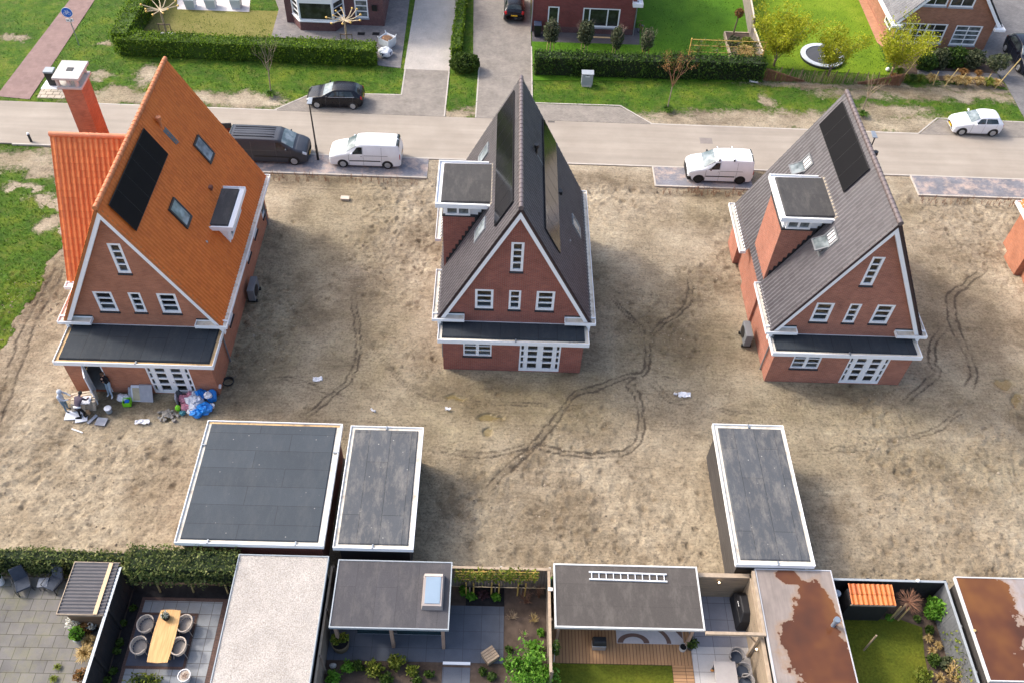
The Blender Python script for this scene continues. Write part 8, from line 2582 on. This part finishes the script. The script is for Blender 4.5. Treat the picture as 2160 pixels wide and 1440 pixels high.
person((p.x - .05, p.y + .25, .0), -.35, 'person in black top and pale jeans standing in the open doorway', stand(
 lelb=(.24, -.14, 1.20, .05), lwri=(.05, -.22, 1.40, .033), lpalm=(.02, -.20, 1.47, .03), relb=(-.24, -.10, 1.16, .05), rwri=(-.02, -.24, 1.22, .033), rpalm=(.05, -.24, 1.25, .03),
 lkne=(.14, -.16, .50, .066), lank=(.20, -.22, .085, .045), ltoe=(.24, -.38, .04, .042), rkne=(-.06, -.12, .49, .066), rank=(-.06, -.18, .085, .045), rtoe=(-.08, -.34, .04, .042), chin=(-.02, -.06, 1.58, .075), crown=(-.02, -.06, 1.70, .082)),
 dict(shirt=cl('top_black', (.010, .010, .012)), pants=cl('jeans_pale', (.36, .46, .54)), skin=skin_m, shoe=white), hair_b)
p = G(145, 866)
person((p.x - .05, p.y + .02, 0), PI / 2, 'person in pale grey hooded top and blue jeans left of the pallets', stand(
 pelvis=(0, .06, .95, .14), chest=(0, -.05, 1.34, .15), neck=(0, -.10, 1.47, .06), chin=(0, -.15, 1.55, .075), crown=(0, -.14, 1.66, .082), lelb=(.24, -.25, 1.18, .05), lwri=(.15, -.45, 1.12, .033), lpalm=(.14, -.52, 1.10, .03), relb=(-.24, -.25, 1.2, .05), rwri=(-.16, -.46, 1.2, .033), rpalm=(-.14, -.53, 1.2, .03)),
 dict(shirt=cl('hoodie_pale', (.44, .47, .52)), pants=cl('jeans_blue', (.13, .20, .26)), skin=skin_m, shoe=anthracite), hair_b, hood=MATS['hoodie_pale'])
p = G(176, 880)
person((p.x, p.y + .05, 0), PI - .15, 'person in plum jacket and black trousers bending over the pallets', stand(
 pelvis=(0, .10, .92, .145), spine=(0, -.05, 1.08, .14), chest=(0, -.27, 1.22, .155), neck=(0, -.38, 1.29, .06), chin=(0, -.47, 1.31, .075), crown=(0, -.56, 1.36, .082), lsho=(.19, -.30, 1.24, .07), rsho=(-.19, -.30, 1.24, .07), lelb=(.27, -.42, .98, .05), lwri=(.20, -.62, .86, .033), lpalm=(.18, -.69, .83, .03), relb=(-.27, -.42, .98, .05), rwri=(-.20, -.62, .86, .033), rpalm=(-.18, -.69, .83, .03),
 lhip=(.095, .09, .88, .098), rhip=(-.095, .09, .88, .098), lkne=(.13, -.02, .48, .066), rkne=(-.13, -.02, .48, .066), lank=(.14, .05, .085, .045), rank=(-.14, .05, .085, .045), ltoe=(.16, -.12, .04, .042), rtoe=(-.16, -.12, .04, .042)),
 dict(shirt=cl('jacket_plum', (.075, .055, .075)), pants=cl('trousers_black', (.010, .010, .012)), skin=skin_m, shoe=black_plastic), hair_k, hem=white)

# ------------------------------------------------------------------ building waste about the orange house
pal = plain('pallet_wood', (.50, .42, .32), .85, .2, 5, .2)
styro = plain('styrofoam', (.55, .57, .62), .9, .08, 4, .2)
slabm = plain('tile_grey', (.30, .31, .34), .8, .15, 4, .2)
def pallet(loc, rz, label):
 r = empty('pallet', loc, rz, label, 'pallet', 'pallets the helpers work on')
 for k in range(5): MB().box(-.6, -.4 + k * .175, .12, .6, -.4 + k * .175 + .1, .142).build('top_board', pal, r)
 for y in (-.38, -.05, .28):
  MB().box(-.6, y, .0, .6, y + .1, .018).build('bottom_board', pal, r)
  for x in (-.6, -.07, .46): MB().box(x, y, .018, x + .14, y + .1, .12).build('block', pal, r)
 return r
p = G(180, 858)
for k in range(5): pallet((p.x + .02 * k, p.y + .1, .145 * k), .12 + .03 * k, ('lowest', 'second', 'third', 'fourth', 'topmost')[k] + ' pallet in the stack between the helpers')
tag(MB().box(-.36, -.25, 0, .36, .25, .06).build('foam_board', styro, None, (p.x + .18, p.y - .12, .735), rz=.15), 'pale board lying on the stack of pallets', 'board')
tag(MB().box(-.08, -.06, 0, .08, .06, .3).build('carton', plain('carton', (.45, .28, .15), .9), None, G(188, 872)), 'brown carton at the foot of the pallets', 'carton')
for u, v, a, b, rz, lb in ((157, 875, .9, .6, .1, 'pale foam slab under the bending person'), (172, 884, .6, .35, .25, 'white foam slab at the feet of the bending person'), (195, 884, .16, .62, -.5, 'narrow grey strip lying right of the bending person'), (214, 889, .55, .48, -.1, 'square grey tile lying on the sand in front of the door')):
 tag(MB().box(-a / 2, -b / 2, 0, a / 2, b / 2, .05).build('slab', slabm if 'grey' in lb else styro, None, G(u, v, .0), rz=rz, bevel=.005), lb, 'slab')
p = G(231, 868)
r = empty('bucket', p, .3, 'pale bucket with a lid on the sand before the doorway', 'bucket'); MB().lathe((0, 0, 0), [(.15, 0), (.18, .32)], 18).build('bucket_body', grey_metal, r, smooth=40); MB().lathe((0, 0, .32), [(.19, 0), (.19, .03), (.14, .05)], 18).build('lid', styro, r)
mb = MB(); mb.path([(.19 * math.cos(t), .19 * math.sin(t), .30 - .12 * math.sin(t)) for t in [PI * k / 8 for k in range(9)]], .008, 5); mb.build('handle', steel, r)
green = plain('lime_plastic', (.20, .60, .02), .5, .08)
r = empty('crate', G(270, 851), .15, 'lime green crate by the leaning tiles', 'crate')
for q in ((-.2, -.2, 0, .2, -.18, .3), (-.2, .18, 0, .2, .2, .3), (-.2, -.18, 0, -.18, .18, .3), (.18, -.18, 0, .2, .18, .3), (-.18, -.18, 0, .18, .18, .02)): MB().box(*q).build('side', green, r)
MB().box(-.1, -.1, .02, .12, .1, .24).build('contents', blue, r)
for k, (u0, u1, lb, mt) in enumerate(((272, 289, 'left grey sheet leaning on the brick wall', slabm), (280, 302, 'framed beige sheet leaning on the brick wall', plain('sheet_beige', (.38, .34, .24), .8)), (298, 325, 'right wide grey sheet leaning on the brick wall', slabm))):
 x0, x1 = G(u0, 842).x, G(u1, 842).x; hh = (.55, .75, .82)[k]; yb_ = 28.71
 r = empty('panel_sheet', (x0, yb_ - .04, 0), 0, lb, 'panel', 'sheets leaning beside the french doors')
 MB().hexa([(0, -.5 - .03 * k, 0), (x1 - x0, -.5 - .03 * k, 0), (x1 - x0, -.42 - .03 * k, 0), (0, -.42 - .03 * k, 0), (0, -.08, hh), (x1 - x0, -.08, hh), (x1 - x0, 0, hh), (0, 0, hh)]).build('sheet', slabm if k != 1 else styro, r)
 if k == 1: MB().hexa([(.08, -.515, .06), (x1 - x0 - .08, -.515, .06), (x1 - x0 - .08, -.50, .06), (.08, -.50, .06), (.08, -.155, hh - .07), (x1 - x0 - .08, -.155, hh - .07), (x1 - x0 - .08, -.14, hh - .07), (.08, -.14, hh - .07)]).build('inset', mt, r)
def sack(u, v, r3, mt, lb, seed, z=0.0, jit=.24, group='bags in the waste heap'):
 return tag(MB().blob((0, 0, r3[2] * .75), r3, 12, 8, jit, 0, seed).build('waste_bag', mt, None, G(u, v, z)), lb, 'bag', group)
bblue = plain('bag_blue', (.012, .21, .62), .35, .2, 4, .7, 10, spec=.5); bwhite = plain('bag_pale', (.66, .66, .68), .6, .2, 5, .6, 14); bpink = plain('bag_pink', (.55, .22, .27), .6, .3, 8, .6, 14); bdark = plain('bag_dark', (.06, .07, .08), .6, .3, 6, .4); bteal = plain('bag_teal', (.05, .22, .26), .6)
sack(261, 842, (.32, .24, .2), bwhite, 'crumpled pale plastic bag beside the lime crate', 1, group=None)
for k, (u, v, r3, mt, lb, z) in enumerate((
  (426, 838, (.30, .28, .36), bblue, 'upright blue bag left in the corner by the white door', 0), (448, 842, (.28, .3, .42), bblue, 'upright blue bag nearest the house corner', 0), (440, 836, (.2, .2, .2), bwhite, 'white bag on top of the corner blue bags', .5),
  (434, 866, (.40, .33, .30), bblue, 'big blue bag at the right front of the heap', 0), (416, 874, (.34, .25, .22), bblue, 'low blue bag at the front of the heap', 0), (404, 850, (.33, .3, .3), bwhite, 'large white bag in the middle of the heap', 0), (388, 846, (.26, .24, .26), bpink, 'pink printed bag at the left of the heap', 0),
  (412, 862, (.32, .28, .24), bwhite, 'pale bag at the front centre of the heap', 0), (392, 862, (.24, .22, .2), bpink, 'pink and white bag left of the front blue bag', 0), (404, 838, (.24, .2, .24), bpink, 'pink bag leaning on the white door', 0), (420, 850, (.28, .26, .32), bwhite, 'pale bag beside the corner blue bags', 0), (380, 838, (.18, .22, .32), bdark, 'dark grey bag at the left end of the heap', 0), (404, 870, (.22, .18, .16), bwhite, 'small white bag at the front edge of the heap', 0), (386, 872, (.16, .14, .12), bteal, 'small teal bag lowest in the heap', 0), (447, 858, (.18, .16, .14), bwhite, 'white scrap at the right end of the heap', 0), (411, 834, (.16, .16, .2), bwhite, 'white carton shaped bag against the french doors', .1))):
 sack(u, v, r3, mt, lb, k + 5, z)
tag(MB().blob((0, 0, .17), (.15, .15, .2), 10, 8, .06).build('jerrycan', green, None, G(377, 864)), 'lime green can at the left end of the waste heap', 'can')
tag(MB().rbox((0, 0, .35), (.06, .36, .7), .2, tilt=.15).build('waste_board', slabm, None, G(376, 850)), 'grey board standing up out of the waste heap', 'board')
mb = MB(); rg = random.Random(3)
for k in range(60):
 q = Vector((rg.gauss(0, .22), rg.gauss(0, .16), 0)); mb.blob(q + Vector((0, 0, .05 + max(0, .16 - q.length * .4))), (rg.uniform(.05, .1), rg.uniform(.05, .1), .06), 6, 4, .25, 0, k)
tag(mb.build('rubble_heap', plain('mortar', (.27, .25, .22), .95, .25, 6, .5), None, G(354, 876)), 'small heap of grey mortar rubble on the sand', 'rubble')
def film(u, v, a, b, lb, mt=None, rz=0, seed=0):
 mb = MB(); rg = random.Random(seed); n, m = 7, 5; H = [[rg.uniform(.02, .12) for _ in range(m + 1)] for _ in range(n + 1)]
 P = [[((i / n - .5) * a + rg.uniform(-.04, .04), (j / m - .5) * b + rg.uniform(-.04, .04), H[i][j]) for j in range(m + 1)] for i in range(n + 1)]
 for i in range(n):
  for j in range(m): mb.face([P[i][j], P[i + 1][j], P[i + 1][j + 1], P[i][j + 1]]); mb.face([(q[0], q[1], q[2] - .012) for q in (P[i][j + 1], P[i + 1][j + 1], P[i + 1][j], P[i][j])])
 return tag(mb.build('plastic_sheet', mt or bwhite, None, G(u, v), rz=rz), lb, 'plastic sheet')
film(301, 890, .75, .3, 'crumpled white plastic film on the sand before the french doors', rz=.1, seed=1)
film(670, 800, .5, .3, 'white plastic scrap beside the wheel ruts between two houses', rz=.2, seed=2)
film(1443, 833, .7, .3, 'white plastic bag lying on the ruts right of the middle house', rz=0, seed=3)
film(1424, 831, .18, .14, 'tiny white scrap next to the white plastic bag', seed=4)
film(787, 866, .3, .1, 'thin white scrap above the narrow black garage', rz=-.5, seed=5)
film(945, 863, .28, .14, 'small white scrap on the open sand below the middle house', seed=6)
tag(MB().box(-.28, -.16, 0, .28, .16, .14).build('stone_block', plain('block_pale', (.55, .47, .38), .9), None, G(728, 420)), 'pale block lying on the sand behind the orange house', 'block')
mb = MB(); mb.tube((-.3, .1, .03), (0, 0, .03), .035, n=6); mb.tube((0, 0, .03), (.32, -.12, .03), .035, n=6); tag(mb.build('plastic_trim', white, None, G(163, 908)), 'bent white plastic trim on the sand at the left', 'trim')
mb = MB()
for k in range(3): mb.path([((.26 + .02 * k) * math.cos(2 * PI * q / 20), (.26 + .02 * k) * math.sin(2 * PI * q / 20), .03 + .05 * k) for q in range(21)], .025, 6)
tag(mb.build('hose_coil', black_plastic, None, G(482, 806)), 'coil of black hose at the corner of the orange house', 'hose')
tag(MB().box(-.06, -.1, 0, .06, .1, .12).build('outdoor_tap', white, None, (-14.33, 28.9, .45)), 'small white outlet on the corner of the orange house', 'outlet')

# ------------------------------------------------------------------ ground cover and clods
x, y, z = scatter_grass()
n = len(x); h = RNG.uniform(.05, .15, n); a = RNG.uniform(0, 2 * PI, n); w_ = RNG.uniform(.02, .045, n)
lx, ly = RNG.normal(0, .05, n), RNG.normal(0, .05, n)
V = np.stack([np.stack([x - np.cos(a) * w_, y - np.sin(a) * w_, z - .01], 1), np.stack([x + np.cos(a) * w_, y + np.sin(a) * w_, z - .01], 1), np.stack([x + lx, y + ly, z + h], 1)], 1).reshape(-1, 3)
mb = MB(); mb.arr(V, np.arange(3 * n).reshape(n, 3)); tag(mb.build('verge_grass', LF_GRASS), 'short grass growing on the verges', 'grass', None, 'stuff')
wt = TPLOT * np.clip(TROUGH - .15, 0, 1) ** 2; wt = wt * (TY > 18.4) * (TY < 47); sel = RNG.choice(len(wt), 9000, p=wt / wt.sum())
m_ = len(sel); s = RNG.gamma(2.0, .009, m_) + .014
oc = np.array([(1, 0, 0), (-1, 0, 0), (0, 1, 0), (0, -1, 0), (0, 0, .7), (0, 0, -.4)]); of = np.array([(0, 2, 4), (2, 1, 4), (1, 3, 4), (3, 0, 4), (2, 0, 5), (1, 2, 5), (3, 1, 5), (0, 3, 5)])
C = np.stack([TX[sel] + RNG.uniform(-.1, .1, m_), TY[sel] + RNG.uniform(-.1, .1, m_), TZ[sel] + s * .25], 1)
V = (C[:, None, :] + (oc[None] * RNG.uniform(.6, 1.3, (m_, 6, 1))) * s[:, None, None]).reshape(-1, 3); F = (of[None] + (np.arange(m_) * 6)[:, None, None]).reshape(-1, 3)
ct = NT('soil_clod'); g_ = ct.new('NewGeometry'); ct.done(ct.ramp(g_.outputs['Random Per Island'], [(0, (.14, .11, .08)), (.5, (.27, .215, .15)), (1, (.40, .33, .24))]), .95)
mb = MB(); mb.arr(V, F); tag(mb.build('soil_clods', ct.m), 'loose clods of earth over the building plot', 'clods', None, 'stuff')
rg = random.Random(9); mb = MB()
for k in range(170):
 xx = rg.choice([rg.uniform(-15.5, -4.8), rg.uniform(11, 17.5), rg.uniform(29, 40)]); yy = rg.uniform(46.5, 47.2)
 for q in range(4): mb.tube((xx, yy, -.1), (xx + rg.uniform(-.12, .12), yy + rg.uniform(-.1, .1), rg.uniform(.1, .38)), .008, n=3, caps=False)
tag(mb.build('dry_stalks', twig_red), 'dry stalks along the edge of the parking bays', 'stalks', None, 'stuff')
# ------------------------------------------------------------------ final checks
for o in list(D.objects):
 if o.type == 'MESH' and len(o.data.polygons) == 0:
  D.objects.remove(o)
